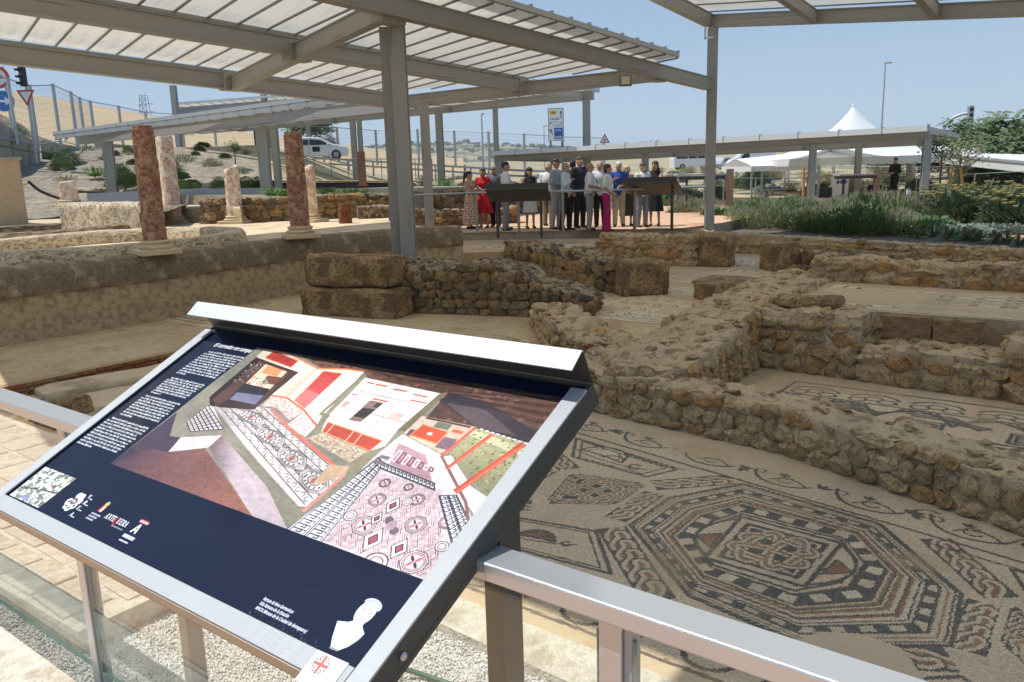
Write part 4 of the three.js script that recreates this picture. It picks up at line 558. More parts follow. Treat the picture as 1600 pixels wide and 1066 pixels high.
{ // the tall roof at the upper right
  const t = thing('shelter_roof', 'tall grey steel roof on slim posts overhead at the upper right', 'canopy');
  const A = V(-8.87, 4.94, -20.08), zf = (x) => -20.08 + 0.209 * (x + 8.87), yB = (x, z) => 4.94 - 0.115 * (x + 8.87) + 0.09 * (z - zf(x));
  const pt = (x, z, o = 0) => V(x, yB(x, z) + o, z);
  iBeam(pt(-8.87, -20.08), pt(3.4, zf(3.4)), 0.3, 0.2, t); iBeam(pt(-8.95, -20.0), pt(-9.4, -0.9), 0.3, 0.2, t);
  iBeam(pt(-9.4, -1.3), pt(3.4, -1.3), 0.3, 0.2, t);
  for (const [x, x2] of [[-6.2, -6.4], [-3.65, -3.8], [-0.9, -1], [1.9, 1.8]]) iBeam(pt(x, zf(x) + 0.1), pt(x2, -1.0), 0.26, 0.16, t, 'cross_beam');
  const rows = []; for (let i = 0; i <= 26; i++) { const f = i / 26; rows.push([pt(-9.7, lerp(zf(-9.7) - 0.1, -1.15, f), 0.42), pt(3.6, lerp(zf(3.6) - 0.1, -1.15, f), 0.42)]); }
  roofStrips(t, rows);
  hPost(-8.87, -20.08, -0.3, 4.95, 0.24, 0.5, t); hPost(-9.39, -9.57, 0.28, yB(-9.39, -9.57), 0.22, 0.62, t); hPost(3.2, -1.4, -0.6, yB(3.2, -1.4), 0.28, 0.6, t); hPost(3.2, zf(3.2), -0.6, yB(3.2, zf(3.2)), 0.28, 0.6, t);
  mesh('bracket', [box(0.04, 0.5, 0.04, 0, 0, 0), box(0.22, 0.04, 0.04, 0.1, -0.24, 0)], M.white, t).position.copy(onZ(1102, 44, -19.9));
}
{ // the long low roof beyond the columns, carried on the same line of beams
  const t = thing('shelter_roof', 'low grey steel roof with a silver gutter beyond the red columns at the left', 'canopy');
  iBeam(V(-16.4, 3.38, -17.3), V(-37.2, 3.28, -18.0), 0.36, 0.22, t);
  gutterRun(t, V(-18.4, 4.02, -17.35), V(-38.1, 3.78, -17.35), 0.13, 0.16, 22); gutterRun(t, V(-18.4, 3.86, -17.38), V(-38.1, 3.62, -17.38), 0.15, 0.12, 22, M.gutterPale);
  const rows = []; for (let i = 0; i <= 16; i++) { const x = lerp(-18.4, -38, i / 16); rows.push([V(x, lerp(4.0, 3.76, i / 16), -17.7), V(x, lerp(4.0, 3.76, i / 16) + 0.1, -24)]); } roofStrips(t, rows);
  for (const [x, y0] of [[-24.4, 1.0], [-34.97, 0.55]]) hPost(x, -18, y0, 3.34, 0.36, 0.75, t); { const b = onZ(436, 300, -21); hPost(b.x, -21, 0.9, 3.5, 0.22, 0.4, t); }
}
function farRoof(label, o) { // a distant flat roof: front beam with overhanging eave, posts, sheets behind
  const { Z, xl, xr, yl, yr, h = 0.35, depth = 5, over = 1.2, posts, white, rise = 0.1 } = o, t = thing('shelter_roof', label, 'canopy');
  const y = (x) => lerp(yl, yr, (x - xl) / (xr - xl));
  iBeam(V(xl, y(xl), Z), V(xr, y(xr), Z), h, 0.24, t); iBeam(V(xl, y(xl) - rise, Z - depth), V(xr, y(xr) - rise, Z - depth), h, 0.24, t); for (const f of [0.02, 0.35, 0.68, 0.98]) { const x = lerp(xl, xr, f); iBeam(V(x, y(x), Z), V(x, y(x) - rise, Z - depth), h * 0.9, 0.2, t, 'cross_beam'); }
  const ov = white ? over - 0.2 : over, n = Math.round(Math.abs(xr - xl) / 0.9), rows = []; for (let i = 0; i <= n; i++) { const x = lerp(xl, xr, i / n); rows.push([V(x, y(x) + h + 0.1, Z + ov), V(x, y(x) - rise + h + 0.06, Z - depth - 0.6)]); } roofStrips(t, rows);
  gutterRun(t, V(xl, y(xl) + h + 0.06, Z + over), V(xr, y(xr) + h + 0.06, Z + over), white ? 0.2 : 0.16, white ? 0.3 : 0.12, Math.round(n / 1.6), white ? M.sheetWhite : M.gutter);
  mesh('end_fascia', bar(V(xr, y(xr) + h + 0.04, Z + over), V(xr, y(xr) - rise + h, Z - depth), 0.06, 0.16), M.gutter, t);
  for (const [x, z, y0, s = 0.24] of posts) hPost(x, z, y0, y(x), s, 0.5, t); return t;
}
farRoof('long flat roof with a white eave behind the visitors, reaching to the marquee', { Z: -32, xl: -25.2, xr: -6.1, yl: 2.08, yr: 2.27, h: 0.3, over: 0.25, depth: 5.5, rise: 0.12, white: true, posts: [[-10.05, -32, -0.1], [-6.15, -32, -0.2], [-17.2, -32.2, -0.1, 0.3], [-24.9, -32, -0.1], [-9.8, -37.3, -0.1], [-20, -37.3, 0]] });
farRoof('high flat grey roof behind the tall grey post, with a square drainpipe at its right end', { Z: -35, xl: -50, xr: -21.5, yl: 4.75, yr: 4.83, h: 0.4, over: -0.5, depth: -5, rise: -0.15, posts: [[-21.9, -35, 0.2, 0.36], [-31.5, -35, 0.0, 0.36], [-38.5, -35, 0.2, 0.3], [-46, -35, 0.4, 0.3]] });
{ const a = onZ(790, 180, -48); farRoof('farther high roof seen through the gap left of the road direction sign', { Z: -48, xl: -75, xr: a.x, yl: 6.0, yr: 6.0, h: 0.4, over: -0.5, depth: -5, rise: -0.15, posts: [[onZ(777, 275, -48).x, -48, 0.5, 0.34], [onZ(565, 250, -48).x, -48, 0.5, 0.34], [onZ(585, 250, -48).x - 8, -48, 0.5, 0.34]] }); }
{ const a = AT(270, 163, 62), b = AT(470, 148, 66), t = thing('shelter_roof', 'small pale roof standing higher up behind the low silver-guttered roof at the left', 'canopy');
  iBeam(a.clone().add(V(0, -0.75, 0)), b.clone().add(V(0, -0.75, 0)), 0.5, 0.3, t); const bk = V(-5, -0.2, -6); const rows = []; for (let i = 0; i <= 12; i++) { const p = a.clone().lerp(b, i / 12); rows.push([p.clone(), p.clone().add(bk)]); } roofStrips(t, rows); mesh('gutter', bar(a.clone().add(V(0, 0.02, 0)), b.clone().add(V(0, 0.02, 0)), 0.14, 0.16), M.sheetWhite, t);
  for (const [px, py] of [[283, 252], [420, 240]]) { const p = AT(px, py, px < 300 ? 62 : 65); hPost(p.x, p.z, p.y - 0.5, p.y + 5, 0.34, 0.4, t); } }
{ const a = AT(1382, 240, 46), b = AT(1640, 266, 34), t = thing('shelter_roof', 'low white-edged roof running to the right edge in front of the trees', 'canopy');
  mesh('fascia', bar(a, b, 0.12, 0.32), M.sheetWhite, t); mesh('gutter', bar(a.clone().add(V(0, 0.19, 0)), b.clone().add(V(0, 0.19, 0)), 0.2, 0.08), M.gutter, t); const bk = V(1.6, 0.12, -4.2), rows = []; for (let i = 0; i <= 14; i++) { const p = a.clone().lerp(b, i / 14).add(V(0, 0.2, 0)); rows.push([p, p.clone().add(bk)]); } roofStrips(t, rows);
  for (const px of [1417, 1423]) { const p = AT(px, 315, px === 1417 ? 44 : 48); hPost(p.x, p.z, p.y - 0.2, AT(px, 245, Math.hypot(p.x, p.z)).y, 0.22, 0.4, t); } }
for (const [px, py, X, lb] of [[598, 16, -9.35, 'square floodlight fixed on the near beam beside the tall grey post'], [977, 126, null, 'square floodlight fixed on the far cross beam above the visitors']]) {
  const p = X ? onX(px, py, X) : onZ(px, py, -17.4), t = thing('floodlight', lb, 'floodlight', [p.x, p.y, p.z], FACE);
  mesh('housing', rbox(0.3, 0.26, 0.1, 0.02), M.steelDark, t); mesh('lens', box(0.19, 0.17, 0.012, 0, 0, 0.056), std({ color: lin(0.72, 0.62, 0.42), roughness: 0.3 }), t); mesh('bracket', box(0.05, 0.05, 0.2, 0, 0, -0.12), M.steelDark, t);
}
{ const p = onZ(104, 216, -17.8), t = thing('floodlight', 'slim white lamp arm under the left end of the low silver-guttered roof', 'lamp', [p.x, p.y, p.z]); mesh('arm', rod(V(-0.35, -0.15, 0), V(0.35, 0.12, 0), 0.05, 8), M.white, t); mesh('bracket', box(0.1, 0.25, 0.08, 0.38, 0.2, 0), M.steel, t); }
// ---------------------------------------------------------------- handrail with glass
{
  const t = thing('handrail', 'brushed steel handrail with glass panels in front of the excavation, passing behind the information panel', 'handrail', [0, 0, 0]);
  mesh('top_rail', uvBox(rbox(12, 0.042, 0.085, 0.006, -2.6, 0.842, -1.23)), M.rail, t);
  for (const x of [-7.3, -5.1, -2.915, -0.715, 1.485]) { mesh('rail_post', uvBox(rbox(0.05, 1.0, 0.05, 0.004, x, 0.32, -1.23)), M.rail, t); mesh('rail_post_strip', uvBox(box(0.018, 0.98, 0.03, x + 0.035, 0.32, -1.23)), M.alu, t); }
  for (let i = 0; i < 4; i++) { const x0 = [-7.3, -5.1, -2.915, -0.715][i] + 0.05, x1 = [-5.1, -2.915, -0.715, 1.485][i] - 0.03; mesh('glass_pane', box(x1 - x0, 0.9, 0.012, (x0 + x1) / 2, 0.34, -1.215), M.glass, t); for (const x of [x0 - 0.002, x1 + 0.002]) mesh('glass_edge', box(0.004, 0.9, 0.013, x, 0.34, -1.215), M.glassEdge, t); mesh('glass_edge', box(x1 - x0, 0.006, 0.013, (x0 + x1) / 2, -0.113, -1.215), M.glassEdge, t); }
}
{ const p = [G(600, 1040, -0.36), G(640, 1048, -0.4), G(700, 1068, -0.42), G(800, 1100, -0.43)], t = mesh('garden_hose', tube([V(-2.9, -0.40, -1.9), ...p], 0.011, 60, 8), std({ color: lin(0.03, 0.12, 0.07), roughness: 0.5 })); tag(t, 'thin dark green hose lying on the white gravel below the information panel', 'hose'); }

// ---------------------------------------------------------------- information panel
function drawPrint(c, W, H) {
  const NAVY = '#08132e'; c.fillStyle = NAVY; c.fillRect(0, 0, W, H); setSeed(12);
  const pg = (p, f) => poly(c, p, f), lg = (x0, y0, x1, y1, ...cs) => { const g = c.createLinearGradient(x0, y0, x1, y1); cs.forEach((q, i) => g.addColorStop(i / (cs.length - 1), q)); return g; };
  const speck = (p, base, cols, n, s0, s1) => { c.save(); c.beginPath(); p.forEach(([x, y], i) => (i ? c.lineTo(x, y) : c.moveTo(x, y))); c.closePath(); c.clip(); if (base) { c.fillStyle = base; c.fill(); } const xs = p.map((q) => q[0]), ys = p.map((q) => q[1]), x0 = Math.min(...xs), x1 = Math.max(...xs), y0 = Math.min(...ys), y1 = Math.max(...ys); for (let i = 0; i < n; i++) { c.fillStyle = pick(cols); const s = rr(s0, s1); c.fillRect(rr(x0, x1), rr(y0, y1), s, s * rr(0.4, 1)); } c.restore(); };
  c.save(); c.beginPath(); [[405, 70], [2060, 58], [2060, 834], [357, 838], [384, 343]].forEach(([x, y], i) => (i ? c.lineTo(x, y) : c.moveTo(x, y))); c.closePath(); c.clip();
  speck([[380, 50], [2060, 50], [2060, 840], [350, 840]], '#8d8672', ['#7f7966', '#9c9580', '#6f6a5a'], 5000, 2, 7);
  // pool pit at the lower left
  const pf = c.createLinearGradient(360, 0, 1200, 0); pf.addColorStop(0, '#4c3644'); pf.addColorStop(0.35, '#7e4f4c'); pf.addColorStop(1, '#a0614f'); speck([[357, 838], [470, 690], [591, 709], [752, 644], [1277, 838]], pf, ['rgba(120,66,58,0.5)', 'rgba(170,106,92,0.4)', 'rgba(90,50,48,0.5)'], 900, 2, 8);
  pg([[357, 838], [384, 520], [500, 640], [566, 630], [588, 709], [470, 720]], '#46364a');
  pg([[588, 709], [566, 630], [764, 568], [764, 637]], '#d9c6c4'); const pw = c.createLinearGradient(800, 640, 900, 560); pw.addColorStop(0, '#7c6468'); pw.addColorStop(1, '#c8b2b8'); pg([[764, 568], [764, 637], [1277, 838], [1458, 838], [1218, 718]], pw);
  // ceiling
  speck([[633, 50], [891, 124], [1122, 100], [1172, 130], [1556, 140], [1587, 130], [1591, 265], [1812, 265], [2085, 287], [2085, 30], [633, 30]], lg(650, 0, 2060, 0, '#8a5c46', '#744a3a', '#4e322c', '#5a3a30'), ['#5c382c', '#7c5242', '#4e3028'], 900, 4, 26);
  for (let i = 0; i < 26; i++) path(c, [[1330 + i * 3, 108], [650 + i * 60, 40]], 'rgba(48,28,22,0.5)', 3);
  for (let i = 0; i < 12; i++) path(c, [[1600, 120 + i * 5], [2090, 60 + i * 22]], i % 2 ? 'rgba(120,80,66,0.6)' : 'rgba(52,30,26,0.6)', 7);
  pg([[1577, 175], [1605, 125], [1803, 150], [2069, 240], [2070, 285], [1808, 262]], '#352c34'); pg([[1620, 180], [1790, 176], [1980, 262], [1812, 262]], '#57464a');
  // painted walls at the left
  pg([[465, 129], [458, 76], [637, 76], [878, 131], [1028, 106], [1125, 103], [1143, 372], [1159, 405], [1014, 354], [885, 318], [796, 317], [560, 330]], lg(460, 0, 1160, 0, '#e6cdb0', '#f3e6d4', '#e3cdb8', '#f6efe4'));
  pg([[878, 131], [885, 318], [796, 317], [800, 172]], lg(800, 0, 885, 0, '#efdfca', '#cdb298'));
  const frame = (p, f) => poly(c, p, f, '#f0925c', 5);
  frame([[526, 70], [727, 106], [728, 152], [522, 124]], '#c2302c'); frame([[922, 137], [1029, 132], [1023, 348], [933, 319]], '#cc3c3a'); pg([[934, 250], [1026, 262], [1023, 346], [934, 318]], '#da6a66');
  path(c, [[458, 70], [637, 74], [878, 129], [1028, 104], [1125, 101]], '#f0804a', 8);
  speck([[795, 385], [793, 322], [885, 318], [886, 376]], '#ecd2c4', ['#d08078', '#b86a66', '#f6e6da'], 260, 2, 6); speck([[886, 376], [885, 318], [1036, 361], [1011, 419]], '#ecd0c4', ['#d08078', '#b86a66', '#f6e6da'], 420, 2, 6); speck([[1036, 361], [1176, 422], [1177, 481], [1021, 445]], '#f0d4cc', ['#d87a78', '#e8a09c', '#fff0ea'], 420, 2, 7);
  path(c, [[793, 320], [885, 316], [1036, 359], [1176, 420]], '#e4603e', 8);
  // striped mosaic floor of the corridor
  const m1 = [[546, 442], [1000, 610], [1412, 747], [1450, 741], [1477, 579], [1021, 445], [864, 385], [626, 408]]; pg(m1, lg(560, 420, 1450, 745, '#c4b4ae', '#dcd0ca', '#e2d8d2'));
  c.save(); c.beginPath(); m1.forEach(([x, y], i) => (i ? c.lineTo(x, y) : c.moveTo(x, y))); c.closePath(); c.clip();
  const e0 = (t) => [lerp(560, 1430, t), lerp(436, 742, t)], e1 = (t) => [lerp(840, 1478, t), lerp(392, 585, t)], at = (t, k) => { const a = e0(t), b = e1(t); return [lerp(a[0], b[0], k), lerp(a[1], b[1], k)]; };
  for (const k of [0.05, 0.24, 0.76, 0.95]) path(c, [at(0, k), at(1, k)], '#4a4248', 3);
  for (const k of [0.145, 0.855]) for (let i = 0; i < 24; i++) { const [x, y] = at((i + 0.5) / 24, k); c.strokeStyle = '#5a5256'; c.lineWidth = 2.6; c.beginPath(); c.ellipse(x, y, 11, 9, 0.4, i % 2 ? 0 : 3.1, i % 2 ? 4 : 7); c.stroke(); }
  for (const t of [0.14, 0.40, 0.66, 0.9]) { const O2 = (r) => [[-1, -0.42], [-0.42, -1], [0.42, -1], [1, -0.42], [1, 0.42], [0.42, 1], [-0.42, 1], [-1, 0.42]].map(([a, b]) => at(t + a * 0.105 * r, 0.5 + b * 0.24 * r)); poly(c, O2(1), '#e4dad4', '#5a5256', 3); poly(c, O2(0.88), null, '#5a5256', 2); poly(c, O2(0.78), null, '#8d7f80', 5); along(O2(0.62), 12, true, (x, y, a, k, s) => { if (k % 2) return; c.fillStyle = '#3e383e'; c.fillRect(x - 4, y - 4, 8, 8); }); poly(c, O2(0.42), '#c9b0aa', '#5a4c50', 3); const [kx, ky] = at(t, 0.5); c.fillStyle = '#a8625a'; c.beginPath(); c.arc(kx, ky, 12, 0, 7); c.fill();
    const X = (s) => [at(t + 0.13 * s, 0.28), at(t + 0.13 * s, 0.72)]; poly(c, [at(t + 0.1, 0.36), at(t + 0.16, 0.36), at(t + 0.13, 0.5)], '#8b8084', '#4a4248', 3); poly(c, [at(t + 0.1, 0.64), at(t + 0.16, 0.64), at(t + 0.13, 0.5)], '#8b8084', '#4a4248', 3); path(c, X(1), '#a59696', 7); }
  c.restore();
  pg([[501, 553], [513, 446], [560, 450], [737, 538], [581, 592]], '#e0d2ce'); for (let i = 0; i <= 7; i++) { path(c, [[lerp(501, 581, i / 7), lerp(553, 592, i / 7)], [lerp(513, 737, i / 7), lerp(446, 538, i / 7)]], '#3a3034', 4); path(c, [[lerp(501, 513, i / 7), lerp(553, 446, i / 7)], [lerp(581, 737, i / 7), lerp(592, 538, i / 7)]], '#3a3034', 4); }
  path(c, [[864, 385], [1021, 447], [1200, 500], [1477, 582]], '#e8705e', 14); path(c, [[1477, 582], [1450, 760]], '#ee8a78', 16);
  for (let i = 0; i < 9; i++) path(c, [[820 + i * 18, 380 + i * 7], [900 + i * 18, 376 + i * 7]], '#9a8484', 3);
  // doorway
  pg([[466, 402], [465, 129], [799, 172], [781, 412], [599, 440], [521, 444]], lg(470, 0, 790, 0, '#2c1d1c', '#4e342c')); pg([[500, 410], [512, 150], [560, 156], [583, 400], [560, 440]], '#5c3a30'); for (let i = 0; i < 40; i++) { c.fillStyle = '#c9b8a8'; c.fillRect(rr(480, 552), rr(150, 300), 5, 5); }
  pg([[565, 156], [736, 167], [749, 291], [579, 289]], '#ecc8a4'); pg([[590, 166], [700, 172], [706, 216], [596, 214]], '#ec8a4a'); pg([[650, 220], [742, 216], [748, 262], [660, 270]], '#7c4434'); speck([[579, 240], [660, 236], [749, 291], [579, 289]], null, ['#f6ece0', '#8aa070', '#c86a4a', '#f4e0c8'], 90, 5, 16);
  pg([[583, 293], [749, 291], [758, 330], [588, 345]], '#2c2a30'); pg([[588, 345], [758, 330], [768, 384], [592, 391]], '#77718e'); path(c, [[742, 170], [768, 384]], '#55403a', 20); path(c, [[470, 140], [799, 178]], '#4a2e28', 16);
  // cut wall, white facade, dado
  pg([[1160, 132], [1556, 140], [1521, 347], [1531, 429], [1487, 463], [1207, 435], [1169, 359]], lg(1160, 130, 1530, 460, '#f4ebe2', '#ecdcd4', '#f6f0ea', '#dcc8c0')); path(c, [[1141, 108], [1125, 354], [1169, 359], [1171, 478]], '#857a5c', 16);
  for (const [a, b] of [[[1165, 205], [1545, 214]], [[1180, 300], [1528, 306]]]) path(c, [a, b], '#a89ca4', 4); path(c, [[1420, 210], [1400, 395]], '#a89ca4', 4); path(c, [[1240, 206], [1225, 380]], '#d8c8c0', 3);
  for (const [x, y, w] of [[1190, 150, 40], [1240, 152, 60], [1340, 158, 70], [1450, 166, 70], [1290, 226, 80], [1460, 196, 80], [1175, 224, 30]]) { c.fillStyle = '#cc5a3c'; c.fillRect(x, y, w, 7); } pg([[1182, 268], [1206, 264], [1204, 298], [1180, 302]], '#c99a92'); pg([[1432, 270], [1492, 272], [1490, 312], [1428, 310]], '#e6bcae');
  pg([[1286, 240], [1359, 238], [1338, 350], [1277, 354]], '#8a6a60'); pg([[1290, 282], [1350, 278], [1338, 330], [1280, 332]], '#302a2c'); pg([[1328, 246], [1356, 244], [1352, 268], [1326, 270]], '#403234');
  frame([[1196, 385], [1500, 408], [1487, 463], [1213, 434]], '#c8402c'); for (const x of [1232, 1345, 1390]) path(c, [[x, 386], [x + 8, 456]], '#f2b88a', 6);
  speck([[1219, 439], [1490, 469], [1454, 532], [1174, 478]], '#cbb896', ['#a88c7a', '#b46a5c', '#e2d6c0'], 500, 3, 9); pg([[1480, 470], [1535, 478], [1520, 560], [1440, 560]], '#958a68'); pg([[1380, 560], [1465, 545], [1480, 580], [1420, 640], [1385, 650]], '#d9ae88');
  pg([[1555, 148], [1587, 130], [1556, 348], [1521, 347]], '#7d7154');
  // end wall with the red square
  pg([[1566, 261], [1808, 259], [1772, 409], [1558, 354]], lg(1560, 0, 1800, 0, '#e6cdb6', '#c9a58c')); for (const [x, y, w, h, f] of [[1590, 262, 200, 8, '#4a3030'], [1650, 272, 66, 28, '#8a9274'], [1570, 330, 34, 30, '#6e5060'], [1722, 330, 60, 52, '#7a5c6a'], [1735, 290, 44, 14, '#d4593c']]) { c.fillStyle = f; c.fillRect(x, y, w, h); } for (let i = 0; i < 6; i++) path(c, [[1654 + i * 11, 272], [1652 + i * 11, 300]], '#343c30', 4);
  frame([[1603, 299], [1723, 306], [1719, 367], [1590, 356]], '#dc4a2c'); c.fillStyle = '#fbe6d4'; c.beginPath(); c.ellipse(1660, 332, 12, 7, 0, 0, 7); c.fill(); speck([[1556, 356], [1772, 400], [1768, 440], [1540, 400]], '#a8987a', ['#5c5244', '#c4b496'], 160, 3, 8);
  // long mosaic gallery
  const fl = [[1450, 838], [1520, 618], [1526, 485], [1554, 360], [1776, 408], [1943, 522], [2036, 599], [2060, 640], [2060, 838]]; pg(fl, lg(1500, 480, 2050, 838, '#cfc6ca', '#e2dadc', '#d6c4c4'));
  c.save(); c.beginPath(); fl.forEach(([x, y], i) => (i ? c.lineTo(x, y) : c.moveTo(x, y))); c.closePath(); c.clip();
  pg([[1609, 493], [1574, 402], [1714, 422], [1822, 521]], '#b98a94'); for (let i = 0; i < 8; i++) { poly(c, [[1600 + i * 24, 430 + i * 5], [1616 + i * 24, 432 + i * 5], [1620 + i * 24, 480], [1604 + i * 24, 478]], null, i % 2 ? '#7c3f50' : '#f0dcdc', 5); }
  pg([[1628, 838], [1590, 536], [1870, 550], [2045, 700], [2060, 838]], '#dccaca');
  for (let i = 0; i < 46; i++) for (let j = 0; j < 22; j++) { const u = (i + 0.5 * (j % 2)) / 46, v = j / 22, y = lerp(540, 838, v * v * 0.4 + v * 0.6), xl = lerp(1590, 1628, v), xr = lerp(1870, 2075, v), x = lerp(xl, xr, u), s = lerp(4, 9, v), q = ((i >> 2) + (j >> 1)) % 2 ? 1 : -1; c.strokeStyle = (i + j) % 5 < 2 ? '#b4626e' : (i + j) % 5 < 3 ? '#5a5058' : '#c8909a'; c.lineWidth = s * 0.36; c.beginPath(); c.moveTo(x - s * 0.8, y - s * q); c.quadraticCurveTo(x, y, x + s * 0.8, y + s * q); c.stroke(); }
  for (const [x, y, s] of [[1712, 736, 44], [1680, 637, 32], [1655, 570, 22], [1881, 679, 38], [1817, 595, 28], [1968, 794, 48], [1752, 560, 18], [1975, 640, 30]]) { const o = (r) => Array.from({ length: 8 }, (_, i) => [x + Math.cos(i * 0.785 + 0.39) * s * r, y + Math.sin(i * 0.785 + 0.39) * s * r * 0.85]); poly(c, o(1), '#e8d8d8', '#4a4048', 3); poly(c, o(0.84), '#d8b4b4', '#4a4048', 2); poly(c, o(0.7), '#e6cccc', '#a8485a', 2); for (let i = 0; i < 4; i++) { c.fillStyle = i % 2 ? '#c0606c' : '#3a3440'; c.beginPath(); c.ellipse(x + Math.cos(i * 1.57 + 0.7) * s * 0.32, y + Math.sin(i * 1.57 + 0.7) * s * 0.28, s * 0.25, s * 0.1, i * 1.57 + 0.7, 0, 7); c.fill(); } }
  for (const [x, y, s] of [[1752, 640, 26], [1782, 770, 36], [1735, 700, 20], [1890, 770, 30]]) { poly(c, [[x - s, y], [x, y - s * 1.3], [x + s, y], [x, y + s * 1.3]], '#f6f0f0', '#3c343c', 3); poly(c, [[x - s * 0.5, y], [x, y - s * 0.6], [x + s * 0.5, y], [x, y + s * 0.6]], '#a8485a', '#3c343c', 4); }
  for (const [x, y, s] of [[1790, 612, 20], [1852, 836, 44], [1636, 720, 26], [2016, 720, 24]]) for (const [r, f] of [[1, '#4a4048'], [0.88, '#e6dada'], [0.62, '#7c6068'], [0.5, '#e4cccc']]) { c.fillStyle = f; c.beginPath(); c.ellipse(x, y, s * r, s * r * 0.8, 0, 0, 7); c.fill(); }
  c.fillStyle = '#6a5a60'; for (const s of [-1, 1]) { c.beginPath(); c.ellipse(1804 + s * 22, 707 + s * 14, 18, 14, 0.5, 0, 7); c.fill(); } c.fillStyle = '#b08c98'; c.beginPath(); c.ellipse(1804, 707, 18, 20, 0.5, 0, 7); c.fill();
  const key = (a0, a1, b0, b1, n) => { const q = (t, k) => [lerp(lerp(a0[0], a1[0], t), lerp(b0[0], b1[0], t), k), lerp(lerp(a0[1], a1[1], t), lerp(b0[1], b1[1], t), k)]; poly(c, [a0, a1, b1, b0], '#ece8ea', '#3a3a48', 4); for (let i = 0; i < n; i++) { const t = (i + 0.1) / n, d = 0.8 / n; path(c, [q(t, 0.12), q(t + d, 0.12), q(t + d, 0.66), q(t + d * 0.4, 0.66), q(t + d * 0.4, 0.4)], '#3a3a48', 4); path(c, [q(t + d * 0.2, 0.88), q(t + d * 1.1, 0.88), q(t + d * 1.1, 0.5)], '#3a3a48', 3); } };
  key([1452, 838], [1545, 480], [1536, 838], [1568, 490], 18); key([1536, 838], [1568, 490], [1618, 838], [1590, 500], 18); key([1880, 560], [2060, 720], [1908, 550], [2068, 680], 12); key([1908, 550], [2068, 680], [1935, 540], [2075, 640], 12); key([1590, 520], [1850, 545], [1575, 495], [1830, 520], 14); c.fillStyle = '#7c6a72'; c.fillRect(1546, 466, 44, 14); c.fillRect(1540, 490, 46, 14);
  c.restore();
  // garden with red columns
  pg([[1812, 265], [2090, 285], [2090, 560], [1932, 456], [1795, 400]], lg(0, 270, 0, 560, '#b0ab7c', '#948f64', '#7f7a56')); pg([[1812, 275], [2090, 310], [2090, 345], [1806, 300]], '#d0cb98'); speck([[1812, 265], [2090, 285], [2090, 560], [1932, 456], [1795, 400]], null, ['#7c7a52', '#6c6c4a', '#b4ae80', '#5c6440'], 260, 3, 11); for (let i = 0; i < 10; i++) { c.fillStyle = '#eef0f4'; c.fillRect(1830 + i * 24, 262 + i * 2.2, 16, 6); }
  pg([[1785, 412], [1806, 400], [1923, 472], [1962, 497], [2042, 519], [2060, 600], [1984, 556]], '#f4f2f2'); path(c, [[1772, 409], [1984, 556], [2060, 640]], '#8c5a54', 10);
  for (const [a, b, w] of [[[1812, 262], [1772, 409], 12], [[1891, 274], [1830, 456], 17], [[2024, 286], [1923, 531], 26]]) { path(c, [a, b], '#d8452e', w); path(c, [[a[0] + w * 0.2, a[1]], [b[0] + w * 0.2, b[1]]], '#f06a50', w * 0.4); }
  c.restore();
  { const im = c.getImageData(380, 60, W - 380, 780), d = im.data, w = im.width, h = im.height, o = new Uint8ClampedArray(d); const big = fbmTile(7, 808, 5), fin = fbmTile(90, 809, 2); for (let y = 1; y < h - 1; y++) for (let x = 1; x < w - 1; x++) { const k = (y * w + x) * 4; if (o[k + 2] > o[k] + 20 && o[k] < 20) continue; const g = 1 + (big(x / w, y / h) - 0.5) * 0.35 + (fin(x / w, y / h) - 0.5) * 0.16; for (let q = 0; q < 3; q++) { const b = (o[k + q] * 2 + o[k - 4 + q] + o[k + 4 + q] + o[k - w * 4 + q] + o[k + w * 4 + q]) / 6, m = (o[k] + o[k + 1] + o[k + 2]) / 3; d[k + q] = clamp(lerp(b, m, 0.16) * 0.94 * g + 8, 0, 255); } } c.putImageData(im, 380, 60); }
  // title, columns of small print, mark, logos, caption
  const white = '#f4f4f4'; c.fillStyle = white; c.font = 'italic bold 34px sans-serif'; c.textBaseline = 'middle'; c.save(); c.translate(112, 98); c.scale(283 / c.measureText('El corredor en rampa').width, 1); c.fillText('El corredor en rampa', 0, 0); c.restore();
  const block = (x0, y0, x1, y1, n, right) => { for (let l = 0; l < n; l++) { const y = lerp(y0, y1, (l + 0.5) / n), xs = lerp(x0[0], x0[1], l / n) + (l ? 0 : 16), xe = lerp(x1[0], x1[1], l / n) * (l === n - 1 ? 0.45 : 1) + (l === n - 1 ? 0 : rr(-8, 2)); let x = xs; c.fillStyle = white; while (x < xe - 6) { const w = Math.min(rr(8, 34), xe - x); for (let k = 0; k < w - 3; k += 4.6) { const h = pick([7, 7, 7, 11, 10]); c.fillRect(x + k, y + 5 - h, 3.0, h); if (rnd() < 0.6) c.fillRect(x + k, y + (rnd() < 0.5 ? -2 : 3), 4.6, 2.2); } x += w + 5; } } };
  block([114, 88], 140, [402, 362], 318, 11); block([84, 84], 340, [362, 350], 458, 8); block([64, 64], 470, [348, 352], 612, 9); block([28, 14], 628, [338, 330], 806, 11);
  speck([[12, 952], [270, 948], [258, 1112], [12, 1116]], '#b9bab2', ['#e6e6e2', '#8c8f80', '#d4d4d0', '#72766a', '#f2f2f0'], 700, 4, 26); path(c, [[60, 1112], [110, 960]], '#6a6e5e', 5); path(c, [[12, 1070], [120, 1050], [268, 1030]], '#55584c', 6); path(c, [[150, 950], [140, 1050]], '#e8e8e6', 6); pg([[70, 1100], [140, 1080], [150, 1112]], '#8e94b8'); c.fillStyle = '#d04c40'; c.fillRect(176, 1008, 26, 8);
